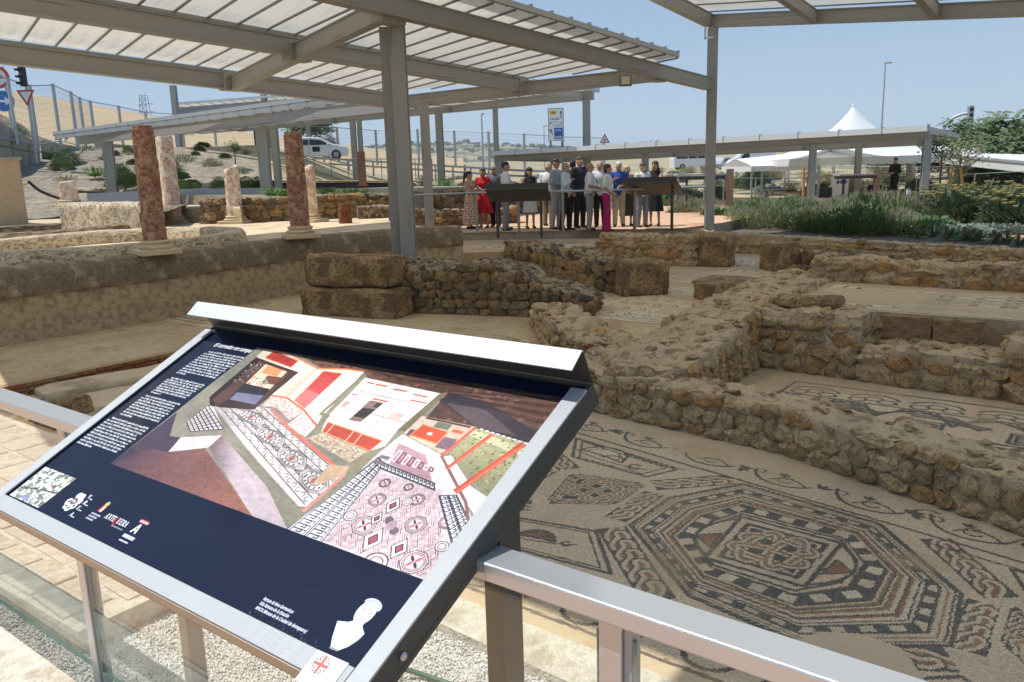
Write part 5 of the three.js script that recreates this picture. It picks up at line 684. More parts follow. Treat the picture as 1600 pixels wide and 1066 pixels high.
  c.fillStyle = white; for (const [a, r] of [[-1.9, 1], [-1.1, 1.15], [-0.3, 1], [0.5, 1], [1.3, 1.1], [2.1, 1], [2.9, 1.1]]) { c.beginPath(); c.arc(404 + Math.cos(a) * 28, 1034 + Math.sin(a) * 30, 15 * r, 0, 7); c.fill(); } c.fillStyle = NAVY; for (const a of [0.5, 1.3, 2.1, 2.9]) { c.beginPath(); c.arc(404 + Math.cos(a) * 28, 1034 + Math.sin(a) * 30, 6, 0, 7); c.fill(); } c.fillStyle = '#7a6a66'; c.beginPath(); c.ellipse(402, 1032, 22, 16, 0.2, 0, 7); c.fill(); c.fillStyle = '#c8b8b2'; c.beginPath(); c.ellipse(400, 1032, 14, 5, 0.2, 0, 7); c.fill();
  c.fillStyle = white; c.font = 'bold 26px serif'; for (const [ch, x, y] of [['V', 446, 993], ['R', 458, 1020], ['E', 456, 1047], ['A', 458, 1079]]) { c.fillText(ch, x, y); for (let k = 0; k < 4; k++) c.fillRect(x + 20 + k * 5, y + 5, 3.4, 5); }
  c.fillStyle = '#c03a34'; c.fillRect(572, 1000, 26, 30); c.fillStyle = '#f0dcd0'; c.fillRect(582, 1004, 14, 24); c.fillStyle = '#b9b86a'; c.beginPath(); c.arc(586, 992, 12, 0, 7); c.fill(); c.fillStyle = '#c8ccd4'; for (let r = 0; r < 3; r++) for (let k = 0; k < 9 - r; k++) c.fillRect(556 + k * 7, 1040 + r * 12, 5, 7);
  c.font = 'bold 32px serif'; c.fillStyle = white; c.save(); c.translate(640, 1030); c.scale(150 / c.measureText('ANTEQUERA').width, 1); c.fillText('ANTE', 0, 0); const wA = c.measureText('ANTE').width; c.fillStyle = '#d8343c'; c.font = 'bold 44px serif'; c.fillText('Q', wA - 2, 2); c.font = 'bold 32px serif'; c.fillStyle = white; c.fillText('UERA', wA + 24, 0); c.restore(); for (let k = 0; k < 12; k++) { c.fillStyle = '#aab0bc'; c.fillRect(720 + k * 6, 1052, 4, 5); }
  c.fillStyle = '#d8b0ac'; c.fillRect(824, 994, 52, 10); c.fillStyle = '#c03a34'; c.fillRect(824, 990, 52, 4); c.fillStyle = white; c.font = 'bold 54px sans-serif'; c.fillText('A', 830, 1030); c.fillStyle = '#e8e8ea'; for (let k = 0; k < 10; k++) c.fillRect(818 + k * 7, 1060, 5, 14); for (let k = 0; k < 8; k++) c.fillRect(822 + k * 7, 1084, 5, 6);
  c.fillStyle = white; c.font = 'italic bold 15px sans-serif'; for (const [s, x1, y] of [['Retrato de Nero Germanicus', 1727, 1060], ['Villa Romana de la Estación', 1725, 1076], ['MVCA (Museo de la Ciudad de Antequera)', 1818, 1092]]) { c.save(); c.translate(1594, y); c.scale((x1 - 1594) / c.measureText(s).width, 1); c.fillText(s, 0, 0); c.restore(); }
  { const bg = c.createLinearGradient(1900, 0, 1990, 0); bg.addColorStop(0, '#f2f3f3'); bg.addColorStop(0.6, '#e2e4e5'); bg.addColorStop(1, '#b9bdc2'); // the marble head, printed
    poly(c, [[1882, 1032], [1918, 1022], [1930, 1012], [1962, 1012], [1972, 1022], [1990, 1034], [1986, 1056], [1972, 1082], [1950, 1104], [1926, 1106], [1906, 1078]], bg); poly(c, [[1928, 984], [1966, 984], [1966, 1030], [1946, 1040], [1928, 1028]], bg);
    c.fillStyle = bg; c.beginPath(); c.ellipse(1945, 980, 31, 40, 0.05, 0, 7); c.fill(); c.fillStyle = '#c9ccd0'; c.beginPath(); c.ellipse(1948, 955, 34, 20, 0.1, Math.PI * 0.98, Math.PI * 2.12); c.fill(); for (let k = 0; k < 9; k++) path(c, [[1918 + k * 7, 958 - 9 * Math.sin(k / 2.6)], [1922 + k * 7, 946 - 9 * Math.sin(k / 2.6)]], '#a9adb3', 2);
    for (const x of [1932, 1956]) { path(c, [[x - 7, 973], [x + 6, 972]], '#94989f', 2.5); c.fillStyle = '#a4a8ae'; c.beginPath(); c.ellipse(x, 979, 5, 2.4, 0, 0, 7); c.fill(); } path(c, [[1943, 976], [1940, 994], [1947, 995]], '#a9adb3', 2.2); path(c, [[1936, 1004], [1952, 1004]], '#94989f', 2.4); path(c, [[1930, 1018], [1946, 1024], [1964, 1016]], '#b4b8bd', 3); path(c, [[1896, 1042], [1930, 1060], [1975, 1048]], '#cfd2d5', 3); c.fillStyle = '#8e9298'; c.fillRect(1920, 1100, 30, 5); }
  c.globalAlpha = 0.7; c.fillStyle = '#aab2c0'; for (let i = 0; i < 70; i++) c.fillRect(1560 + rr(0, 330) , 1108 + rr(-8, 14), rr(1, 4), rr(1, 2)); path(c, [[1700, 1000], [1770, 960]], 'rgba(120,132,160,0.4)', 2); c.globalAlpha = 1;
}
function canvasTex(W, H, draw) { const cv = document.createElement('canvas'); cv.width = W; cv.height = H; draw(cv.getContext('2d'), W, H); const t = new THREE.CanvasTexture(cv); t.colorSpace = THREE.SRGBColorSpace; t.magFilter = THREE.LinearFilter; return t; }
{
  const th = 26.4 * R, t = thing('information_board', 'large tilted silver-framed information panel with a printed picture of a Roman corridor', 'information board', [-1.02, 0.92, -1.21]);
  const tilt = (o) => { o.rotation.x = th; return o; };                  // local x along the panel, y out of its face, -z up the slope
  const W = 1.6, z0 = -0.49, z1 = 0.405, fw = 0.046;
  mesh('tray', [rbox(W, 0.012, z1 - z0, 0.003, -W / 2, -0.055, (z0 + z1) / 2), box(0.012, 0.062, z1 - z0, -0.007, -0.034, (z0 + z1) / 2), box(0.012, 0.062, z1 - z0, -W + 0.007, -0.034, (z0 + z1) / 2), box(W - 0.026, 0.062, 0.012, -W / 2, -0.034, z1 - 0.007), box(W - 0.026, 0.062, 0.012, -W / 2, -0.034, z0 + 0.007)], M.tray, t); tilt(t.children[0]);
  tilt(mesh('frame_strip', rbox(fw, 0.006, z1 - z0 - 0.03, 0.002, -fw / 2, 0, (z0 + z1) / 2 + 0.015), M.alu, t)); tilt(mesh('frame_strip', rbox(fw, 0.006, z1 - z0 - 0.03, 0.002, -W + fw / 2, 0, (z0 + z1) / 2 + 0.015), M.alu, t)); tilt(mesh('frame_strip', rbox(W - 2 * fw - 0.002, 0.006, fw, 0.002, -W / 2, 0, z1 - fw / 2), M.alu, t));
  tilt(mesh('lower_edge', uvBox(box(W - 0.004, 0.046, 0.003, -W / 2, -0.026, z1 + 0.001)), std({ color: lin(0.4, 0.34, 0.28), metalness: 0.3, roughness: 0.45 }), t));
  const tp = canvasTex(2048, 1126, drawPrint); const pg = new THREE.PlaneGeometry(1.51, 0.83).rotateX(-Math.PI / 2).translate(-1.555 + 0.755, -0.006, -0.47 + 0.415);
  tilt(mesh('printed_sheet', pg, new THREE.MeshPhysicalMaterial({ map: tp, roughness: 0.6, specularIntensity: 0.2, clearcoat: 0.4, clearcoatRoughness: 0.05 }), t));
  tilt(mesh('print_backing', box(W - 0.03, 0.004, z1 - z0 - 0.03, -W / 2, -0.011, (z0 + z1) / 2), M.black, t));
  { // folded sheet-metal hood
    const lipMat = M.alu.clone(); lipMat.color = lin(0.56, 0.58, 0.6);
    const back = [new THREE.Vector2(z0, 0), new THREE.Vector2(z0, 0.096), new THREE.Vector2(z0 + 0.003, 0.096), new THREE.Vector2(z0 + 0.003, 0)];
    tilt(mesh('hood', new THREE.ExtrudeGeometry(new THREE.Shape(back), { depth: W, bevelEnabled: false }).rotateY(-Math.PI / 2), M.tray, t));
    const lip = [[0, 0.096], [0.001, 0.1], [0.006, 0.1025], [0.062, 0.088], [0.062, 0.085], [0.006, 0.0985], [0.0035, 0.096]].map(([z, y]) => new THREE.Vector2(z0 + z, y));
    tilt(mesh('hood_lip', new THREE.ExtrudeGeometry(new THREE.Shape(lip), { depth: W, bevelEnabled: false }).rotateY(-Math.PI / 2), lipMat, t));
    const under = [[0.0035, 0.0945], [0.006, 0.0965], [0.0615, 0.0835], [0.0615, 0.0845], [0.006, 0.098], [0.0035, 0.0955]].map(([z, y]) => new THREE.Vector2(z0 + z, y));
    tilt(mesh('hood_lining', new THREE.ExtrudeGeometry(new THREE.Shape(under), { depth: W - 0.004, bevelEnabled: false }).rotateY(-Math.PI / 2).translate(-0.002, 0, 0), M.tray, t));
  }
  const st = canvasTex(256, 200, (c) => { c.fillStyle = '#f4f2f0'; c.fillRect(0, 0, 256, 200); c.save(); c.beginPath(); c.arc(90, 70, 58, 0, 7); c.clip(); c.fillStyle = '#5470ae'; c.fillRect(20, 0, 140, 140); for (const [lw, f] of [[22, '#fff'], [9, '#d86a64']]) { c.strokeStyle = f; c.lineWidth = lw; c.beginPath(); c.moveTo(30, 10); c.lineTo(150, 130); c.moveTo(150, 10); c.lineTo(30, 130); c.stroke(); } for (const [lw, f] of [[34, '#fff'], [20, '#d8544e']]) { c.strokeStyle = f; c.lineWidth = lw; c.beginPath(); c.moveTo(90, 0); c.lineTo(90, 140); c.moveTo(20, 70); c.lineTo(160, 70); c.stroke(); } c.restore(); });
  tilt(mesh('language_sticker', new THREE.PlaneGeometry(0.085, 0.066).rotateX(-Math.PI / 2).rotateY(0.03).translate(-0.105, 0.0045, 0.392), std({ map: st, roughness: 0.5 }), t));
  const sc = tilt(mesh('screw', new THREE.SphereGeometry(0.009, 12, 8).scale(0.5, 1, 1).translate(0.002, -0.032, 0.29), M.rail, t));
  mesh('leg', rbox(0.05, 1.06, 0.075, 0.004, -0.03, -0.53, -0.1), M.tray, t); mesh('leg', rbox(0.05, 1.3, 0.06, 0.004, -1.47, -0.64, -0.15), std({ color: lin(0.36, 0.33, 0.29), roughness: 0.5, metalness: 0.3 }), t);
  mesh('foot', box(0.14, 0.012, 0.16, -0.03, -1.05, -0.09), M.tray, t);
}
// ---------------------------------------------------------------- people
function netMesh(prims, cell, k) { // one smooth skin round tapered capsules and ellipsoids (smooth minimum, surface nets)
  let lo = V(9, 9, 9), hi = V(-9, -9, -9);
  for (const p of prims) { const r = (p.e ? Math.max(p.e.x, p.e.y, p.e.z) : Math.max(p.ra, p.rb)) + k * 0.6 + cell; for (const q of p.e ? [p.a] : [p.a, p.b]) { lo.min(V(q.x - r, q.y - r, q.z - r)); hi.max(V(q.x + r, q.y + r, q.z + r)); } }
  const N = [0, 1, 2].map((i) => Math.ceil((hi.getComponent(i) - lo.getComponent(i)) / cell) + 1), [nx, ny, nz_] = N, f = new Float32Array(nx * ny * nz_).fill(9);
  const pre = prims.map((p) => (p.e ? p : { ...p, ba: p.b.clone().sub(p.a), l2: Math.max(1e-9, p.b.distanceToSquared(p.a)) }));
  let n = 0; for (let z = 0; z < nz_; z++) for (let y = 0; y < ny; y++) for (let x = 0; x < nx; x++, n++) { const X = lo.x + x * cell, Y = lo.y + y * cell, Z = lo.z + z * cell; let d = 9;
    for (const p of pre) { let q; const px = X - p.a.x, py = Y - p.a.y, pz = Z - p.a.z;
      if (p.e) { const l = Math.sqrt((px / p.e.x) ** 2 + (py / p.e.y) ** 2 + (pz / p.e.z) ** 2); q = (l - 1) * Math.min(p.e.x, p.e.y, p.e.z); }
      else { const t = clamp((px * p.ba.x + py * p.ba.y + pz * p.ba.z) / p.l2, 0, 1), ex = px - p.ba.x * t, ey = py - p.ba.y * t, ez = (pz - p.ba.z * t) * (p.fz ?? 1); q = Math.sqrt(ex * ex + ey * ey + ez * ez) - (p.ra + (p.rb - p.ra) * t); }
      if (q > d + k) continue; if (d > q + k) { d = q; continue; } const h = Math.max(k - Math.abs(d - q), 0) / k; d = Math.min(d, q) - h * h * k * 0.25; }
    f[n] = d; }
  const idx = new Int32Array(nx * ny * nz_).fill(-1), pos = [], tri = [], at = (x, y, z) => x + nx * (y + ny * z);
  for (let z = 0; z < nz_ - 1; z++) for (let y = 0; y < ny - 1; y++) for (let x = 0; x < nx - 1; x++) { let sx = 0, sy = 0, sz = 0, c = 0; const v = []; for (let i = 0; i < 8; i++) v.push(f[at(x + (i & 1), y + ((i >> 1) & 1), z + (i >> 2))]);
    for (let i = 0; i < 8; i++) for (const b of [1, 2, 4]) { if (i & b) continue; const j = i | b; if ((v[i] < 0) === (v[j] < 0)) continue; const t = v[i] / (v[i] - v[j]); sx += (i & 1) + (b === 1 ? t : 0); sy += ((i >> 1) & 1) + (b === 2 ? t : 0); sz += (i >> 2) + (b === 4 ? t : 0); c++; }
    if (c) { idx[at(x, y, z)] = pos.length / 3; pos.push(lo.x + (x + sx / c) * cell, lo.y + (y + sy / c) * cell, lo.z + (z + sz / c) * cell); } }
  const quad = (a, b, c, d, flip) => { if (a < 0 || b < 0 || c < 0 || d < 0) return; flip ? tri.push(a, c, b, a, d, c) : tri.push(a, b, c, a, c, d); };
  for (let z = 1; z < nz_ - 1; z++) for (let y = 1; y < ny - 1; y++) for (let x = 1; x < nx - 1; x++) { const s = f[at(x, y, z)] < 0;
    if (s !== f[at(x + 1, y, z)] < 0) quad(idx[at(x, y - 1, z - 1)], idx[at(x, y, z - 1)], idx[at(x, y, z)], idx[at(x, y - 1, z)], !s);
    if (s !== f[at(x, y + 1, z)] < 0) quad(idx[at(x - 1, y, z - 1)], idx[at(x - 1, y, z)], idx[at(x, y, z)], idx[at(x, y, z - 1)], !s);
    if (s !== f[at(x, y, z + 1)] < 0) quad(idx[at(x - 1, y - 1, z)], idx[at(x, y - 1, z)], idx[at(x, y, z)], idx[at(x - 1, y, z)], !s); }
  const g = new THREE.BufferGeometry(); g.setAttribute('position', new THREE.Float32BufferAttribute(pos, 3)); g.setIndex(tri); g.computeVertexNormals();
  const uv = new Float32Array(pos.length / 3 * 2); for (let i = 0; i < uv.length / 2; i++) { uv[2 * i] = pos[3 * i] * 2 + pos[3 * i + 2]; uv[2 * i + 1] = pos[3 * i + 1] * 2; } g.setAttribute('uv', new THREE.BufferAttribute(uv, 2)); return g;
}
const cap = (a, b, ra, rb, fz) => ({ a: V(...a), b: V(...b), ra, rb, fz }), ell = (a, e) => ({ a: V(...a), e: V(...e) });
const cloth = (r, g, b) => std({ color: lin(r, g, b), roughness: 0.95, bumpMap: rep(T.coarse, 1.2), bumpScale: 0.012 });
const SKIN = std({ color: lin(0.46, 0.25, 0.16), roughness: 0.6 }), SHOE = std({ color: lin(0.03, 0.025, 0.02), roughness: 0.5 });
const HAIR = { black: std({ color: lin(0.02, 0.015, 0.012), roughness: 0.6 }), grey: std({ color: lin(0.3, 0.29, 0.27), roughness: 0.8 }), blonde: std({ color: lin(0.55, 0.4, 0.2), roughness: 0.7 }), brown: std({ color: lin(0.09, 0.05, 0.03), roughness: 0.7 }), white: std({ color: lin(0.62, 0.6, 0.57), roughness: 0.8 }) };
function fingers(h, dir, sd) { // four unequal bent fingers and a thumb leaving the side of the palm
  const g = [], d = V(...dir).normalize(), up = Math.abs(d.y) > 0.8 ? V(0, 0, 1) : V(0, 1, 0), s = d.clone().cross(up).normalize(), n = s.clone().cross(d);
  [[-0.028, 0.062], [-0.009, 0.074], [0.01, 0.07], [0.028, 0.055]].forEach(([o, l]) => { const a = h.clone().addScaledVector(d, 0.045).addScaledVector(s, o), b = a.clone().addScaledVector(d, l * 0.55).addScaledVector(n, -0.008), c = b.clone().addScaledVector(d, l * 0.35).addScaledVector(n, -0.025); g.push(rod(a, b, 0.0088, 6), rod(b, c, 0.0078, 6)); });
  const a = h.clone().addScaledVector(s, sd * 0.035), b = a.clone().addScaledVector(s, sd * 0.025).addScaledVector(d, 0.03), c = b.clone().addScaledVector(d, 0.03); g.push(rod(a, b, 0.011, 6), rod(b, c, 0.0095, 6)); return g;
}
function person(o) { // built 1.75 m tall facing +z, then scaled
  const { p, face, h = 1.75, label, top, bottom, hair = 'black', style = 'short', arms = ['down', 'down'], fem, lower = 'trousers', sleeves = 'long', group, belly = 0, stride = 0.06, skirtTo = 0.42, cap: hat, glasses, jacket, tie, beard, bag, paper, head = 0, lean = 0 } = o;
  const t = thing('person', label, 'person', [p.x, p.y, p.z], face, group); t.scale.setScalar(h / 1.75);
  const sw = fem ? 0.165 : 0.19, hw = 0.09, L = (s) => s, sh = (s) => [s * sw, 1.43, lean * 0.9], hip = (s) => [s * hw, 0.93, 0], knee = (s) => [s * (hw + 0.005), 0.50, s * stride * 0.6 + 0.02], ank = (s) => [s * (hw + 0.015), 0.085, s * stride - 0.015];
  const POSE = { down: (s) => [[s * (sw + 0.05), 1.14, -0.03], [s * (sw + 0.06), 0.9, 0.05]], fold: (s) => [[s * (sw + 0.06), 1.16, 0.02], [s * 0.05, 1.1, 0.23]], low: (s) => [[s * (sw + 0.05), 1.14, 0.0], [s * 0.07, 0.96, 0.2]], hold: (s) => [[s * (sw + 0.04), 1.15, 0.06], [s * 0.09, 1.2, 0.3]], chest: (s) => [[s * (sw + 0.07), 1.17, 0.06], [s * 0.08, 1.3, 0.2]], behind: (s) => [[s * (sw + 0.06), 1.15, -0.08], [s * 0.06, 1.0, -0.2]], point: (s) => [[s * (sw + 0.02), 1.2, 0.18], [s * 0.1, 1.12, 0.47]], bag: (s) => [[s * (sw + 0.05), 1.14, 0.02], [s * (sw + 0.02), 1.02, 0.2]] };
  const E = [-1, 1].map((s, i) => POSE[arms[i]](s)), W_ = 0.86, hd = [0, 1.635, 0.015 + lean], hx = Math.sin(head), hz = Math.cos(head);
  const A = (s) => E[s < 0 ? 0 : 1];
  const limb = (s, inf = 0) => { const [el, ha] = A(s); return [cap(sh(s), el, 0.05 + inf, 0.04 + inf), cap(el, ha, 0.038 + inf, 0.027 + inf)]; };
  const legs = (inf = 0) => [-1, 1].flatMap((s) => [cap(hip(s), knee(s), 0.082 + inf, 0.056 + inf), cap(knee(s), ank(s), 0.054 + inf, 0.036 + inf)]);
  const torso = (inf = 0) => [cap([-sw * 0.72, 1.41, lean * 0.9], [sw * 0.72, 1.41, lean * 0.9], 0.06 + inf, 0.06 + inf), ell([0, 1.3, 0.01 + lean * 0.7], [sw * 0.86 + inf, 0.17 + inf, 0.115 + inf]), ell([0, 1.1, 0.015 + belly * 0.5 + lean * 0.3], [sw * (fem ? 0.66 : 0.74) + inf + belly, 0.2, 0.1 + inf + belly]), ell([0, 0.95, 0], [0.155 + inf, 0.13, 0.115 + inf]), ...(fem ? [ell([-0.06, 1.3, 0.1], [0.065, 0.065, 0.06]), ell([0.06, 1.3, 0.1], [0.065, 0.065, 0.06])] : [])];
  // body: one continuous skin
  const body = netMesh([...torso(-0.012), cap([0, 1.43, 0.0 + lean * 0.9], [0, 1.56, 0.012 + lean], 0.056, 0.05), ell(hd, [0.074, 0.112, 0.092]), ell([hx * 0.02, 1.565, 0.03 + hz * 0.012 + lean], [0.054, 0.052, 0.058]), cap([hx * 0.09, 1.645, hz * 0.09 + 0.015 + lean], [hx * 0.113, 1.615, hz * 0.112 + 0.015 + lean], 0.011, 0.016), ...[-1, 1].map((s) => ell([s * 0.078 * hz, 1.63, 0.0 + lean - s * hx * 0.07], [0.014, 0.032, 0.02])), ...limb(-1), ...limb(1), ...[0, 1].map((i) => ell(E[i][1], [0.038, 0.038, 0.038])), ...legs(-0.006), ...[-1, 1].map((s) => cap([ank(s)[0], 0.05, ank(s)[2]], [ank(s)[0], 0.035, ank(s)[2] + 0.13], 0.035, 0.03))], 0.021, 0.035);
  const fg = []; [-1, 1].forEach((s, i) => { const [el, ha] = E[i]; fg.push(...fingers(V(...ha), [ha[0] - el[0], ha[1] - el[1], ha[2] - el[2]], -s)); });
  const bm = mesh('body', merge([body, ...fg]), SKIN, t);
  for (const s of [-1, 1]) mesh('eye', new THREE.SphereGeometry(0.011, 8, 6).translate(s * 0.03 * hz + hx * 0.082, 1.652, hz * 0.088 + 0.015 + lean - s * hx * 0.03), HAIR.black, t); mesh('mouth', box(0.04, 0.008, 0.01).rotateY(head).translate(hx * 0.09, 1.572, 0.028 + hz * 0.082 + lean), std({ color: lin(0.3, 0.1, 0.08), roughness: 0.7 }), t);
  // clothes
  const sl = sleeves === 'long' ? [-1, 1].flatMap((s) => { const [el, ha] = A(s); const w = V(...ha).lerp(V(...el), 0.2).toArray(); return [cap(sh(s), el, 0.062, 0.052), cap(el, w, 0.05, 0.04)]; }) : sleeves === 'short' ? [-1, 1].map((s) => { const [el] = A(s); return cap(sh(s), V(...sh(s)).lerp(V(...el), 0.8).toArray(), 0.066, 0.062); }) : [];
  if (lower !== 'none') mesh(lower === 'dress' ? 'dress' : 'shirt', netMesh([...torso(lower === 'dress' ? 0.012 : 0.016), ...sl, cap([0, 1.43, lean * 0.9], [0, 1.475, lean * 0.95], 0.066, 0.06)], 0.021, 0.04), top, t);
  if (jacket) mesh('jacket', netMesh([...torso(0.032), ...[-1, 1].flatMap((s) => { const [el, ha] = A(s); return [cap(sh(s), el, 0.078, 0.064), cap(el, V(...ha).lerp(V(...el), 0.14).toArray(), 0.06, 0.048)]; }), cap([-0.08, 0.9, 0], [0.08, 0.9, 0], 0.13, 0.13)], 0.024, 0.04), jacket, t);
  if (lower === 'trousers') mesh('trousers', netMesh([...legs(0.018), ell([0, 0.95, 0], [0.168, 0.11, 0.128]), ...[-1, 1].map((s) => cap(knee(s), [ank(s)[0], 0.06, ank(s)[2]], 0.07, fem ? 0.085 : 0.058))], 0.021, 0.03), bottom, t);
  else if (lower !== 'none') { const n = 48, y1 = 1.03; mesh('skirt', grid(n, 16, (u, v) => { const a = u * Math.PI * 2, y = lerp(y1, skirtTo, v), f = lerp(0.135, o.flare ?? 0.24, Math.pow(v, 0.8)), w = 1 + 0.07 * v * Math.sin(a * 9 + y * 4) + 0.04 * v * Math.sin(a * 5); return [Math.cos(a) * f * w * 1.12, y, Math.sin(a) * f * w * 0.88, u * 2, y * 2]; }), bottom, t); }
  mesh('shoe', netMesh([cap([ank(-1)[0], 0.045, ank(-1)[2] - 0.03], [ank(-1)[0], 0.03, ank(-1)[2] + 0.15], 0.042, 0.034)], 0.02, 0.02), SHOE, t); mesh('shoe', netMesh([cap([ank(1)[0], 0.045, ank(1)[2] - 0.03], [ank(1)[0], 0.03, ank(1)[2] + 0.15], 0.042, 0.034)], 0.02, 0.02), SHOE, t);
  // hair
  const H = HAIR[hair], back = (y, z, e) => ell([-hx * z, y, -hz * z + 0.015 + lean], e);
  if (style === 'short') mesh('hair', netMesh([back(1.69, 0.012, [0.082, 0.075, 0.098]), back(1.65, 0.035, [0.08, 0.085, 0.075])], 0.018, 0.02), H, t);
  if (style === 'fringe') mesh('hair', netMesh([back(1.63, 0.05, [0.08, 0.055, 0.062])], 0.018, 0.02), H, t);
  if (style === 'bob') mesh('hair', netMesh([back(1.69, 0.015, [0.09, 0.08, 0.104]), back(1.62, 0.04, [0.098, 0.12, 0.085])], 0.018, 0.02), H, t);
  if (style === 'long') mesh('hair', netMesh([back(1.69, 0.015, [0.09, 0.08, 0.104]), back(1.6, 0.045, [0.096, 0.14, 0.082]), cap([-hx * 0.07 - 0.06 * hz, 1.52, -0.06 + lean], [-0.08, 1.33, -0.05 + lean], 0.05, 0.03), cap([-hx * 0.07 + 0.06 * hz, 1.52, -0.06 + lean], [0.08, 1.33, -0.05 + lean], 0.05, 0.03), cap([0, 1.55, -0.07 + lean], [0, 1.3, -0.1 + lean], 0.07, 0.05)], 0.018, 0.03), H, t);
  if (style === 'tail') mesh('hair', netMesh([back(1.69, 0.012, [0.084, 0.076, 0.1]), back(1.66, 0.04, [0.08, 0.09, 0.075]), cap([-hx * 0.1, 1.68, -hz * 0.11], [-hx * 0.16, 1.42, -hz * 0.15], 0.045, 0.03)], 0.018, 0.02), H, t);
  if (beard) mesh('beard', netMesh([ell([hx * 0.045, 1.56, hz * 0.05 + 0.02 + lean], [0.058, 0.05, 0.058])], 0.018, 0.02), HAIR[beard], t);
  if (hat) { mesh('cap', netMesh([back(1.7, 0.01, [0.09, 0.07, 0.105]), ell([hx * 0.1, 1.685, hz * 0.1 + 0.02 + lean], [0.07, 0.014, 0.07])], 0.018, 0.015), hat, t); }
  if (glasses) mesh('sunglasses', merge([box(0.055, 0.03, 0.012, -0.034, 1.65, 0), box(0.055, 0.03, 0.012, 0.034, 1.65, 0), box(0.15, 0.008, 0.008, 0, 1.66, -0.004)].map((g) => g.translate(0, 0, 0.104).rotateY(head).translate(0, 0, 0.015 + lean))), HAIR.black, t);
  if (tie) mesh('tie', bar(V(0, 1.44, 0.1), V(0, 1.06, 0.145 + belly * 1.4), 0.05, 0.012, V(0, 0, 1)), tie, t);
  if (bag) mesh('shoulder_strap', tube([V(0.14, 1.47, 0.02), V(0.02, 1.3, 0.155 + belly), V(-0.14, 1.02, 0.14 + belly), V(-0.2, 0.92, 0)], 0.012, 20, 6), HAIR.black, t);
  if (paper) mesh('paper', box(0.15, 0.004, 0.21).rotateX(0.7).translate(0, 1.24, 0.36), M.white, t);
  return t;
}
const W1 = cloth(0.74, 0.74, 0.74), W2 = cloth(0.62, 0.66, 0.72), GR = cloth(0.24, 0.25, 0.27), GRD = cloth(0.13, 0.14, 0.16), BK = cloth(0.018, 0.018, 0.022), NV = cloth(0.03, 0.035, 0.05), KH = cloth(0.22, 0.18, 0.12), BE = cloth(0.46, 0.41, 0.33), RED = cloth(0.48, 0.012, 0.018), MAG = cloth(0.42, 0.015, 0.13), BLU = cloth(0.03, 0.09, 0.32), OLV = cloth(0.05, 0.055, 0.035), PAT = std({ roughness: 0.95, map: tex(256, 256, (x, y) => { const v = Math.sin((x * 5 + nA(x, y) * 1.6) * 6.283) * Math.sin((y * 3 + nB(x, y) * 0.8) * 6.283); return v > 0.35 ? [120, 62, 50] : v < -0.5 ? [176, 140, 116] : [214, 194, 168]; }) }), TAN = cloth(0.5, 0.36, 0.24);
setSeed(505); const ppl = (px, feet, head, o) => { o = { head: rr(-0.45, 0.45), stride: rr(-0.07, 0.09), lean: rr(-0.01, 0.03), ...o }; const p = G(px, feet, 0.1), hh = AT(px, head, Math.hypot(p.x, p.z)).y - 0.1; return person({ p, h: hh * 1.0, ...o, face: FACE + o.dir * R }); };
ppl(735, 358, 268, { dir: 75, label: 'woman with dark ponytail in a cream patterned dress, leftmost of the visitors', top: PAT, bottom: PAT, style: 'tail', fem: true, lower: 'dress', sleeves: 'none', arms: ['hold', 'hold'], skirtTo: 0.16, flare: 0.25, paper: true });
ppl(757, 356, 263, { dir: -20, label: 'woman with short dark hair in a red belted dress, hands clasped', top: RED, bottom: RED, style: 'bob', hair: 'brown', fem: true, lower: 'dress', sleeves: 'short', arms: ['fold', 'fold'], skirtTo: 0.44, flare: 0.27 });
ppl(775, 355, 259, { dir: -25, label: 'grey-haired man in sunglasses, grey jacket and pale blue shirt behind the left lectern', top: cloth(0.4, 0.5, 0.68), jacket: GRD, bottom: BK, hair: 'grey', glasses: true });
ppl(791, 360, 253, { dir: 100, label: 'dark-haired man in white shirt and grey trousers at the left lectern', top: W1, bottom: GR, arms: ['low', 'hold'], sleeves: 'long', lean: 0.02, head: -0.2 });
ppl(829, 357, 262, { dir: 15, label: 'woman with long dark hair in black top and white skirt behind the left lectern', top: BK, bottom: W1, style: 'long', fem: true, lower: 'skirt', sleeves: 'none', arms: ['bag', 'low'], skirtTo: 0.47, flare: 0.19, glasses: true });
ppl(857, 353, 255, { dir: 150, label: 'man in white shirt and khaki trousers seen from behind, partly hidden', top: W1, bottom: KH, hair: 'grey', style: 'fringe' });
ppl(869, 358, 248, { dir: 60, label: 'man with sunglasses in grey shirt and pale grey trousers, arms folded', top: cloth(0.34, 0.38, 0.42), bottom: cloth(0.4, 0.41, 0.43), arms: ['fold', 'fold'], glasses: true, hair: 'black' });
ppl(884, 360, 254, { dir: 70, label: 'bald bearded man in white shirt, dark tie and black trousers raising a hand', top: W2, bottom: BK, style: 'none', beard: 'grey', arms: ['chest', 'low'], tie: NV });
ppl(896, 354, 251, { dir: 160, label: 'person in a dark jacket mostly hidden behind the bald man with the tie', top: NV, jacket: NV, bottom: BK, hair: 'black' });
ppl(906, 356, 245, { dir: 35, label: 'tall dark-haired man in a dark suit with open white shirt', top: W1, jacket: NV, bottom: BK, hair: 'brown' });
ppl(921, 360, 254, { dir: 85, label: 'man in white flat cap and white polo shirt with a black shoulder strap', top: W1, bottom: cloth(0.3, 0.3, 0.3), hair: 'grey', style: 'fringe', hat: W1, sleeves: 'short', arms: ['fold', 'fold'], belly: 0.04, bag: true });
ppl(938, 355, 252, { dir: -15, label: 'older balding man in pale shirt behind the man in the white cap', top: W2, bottom: BK, hair: 'white', style: 'fringe', arms: ['down', 'down'] });
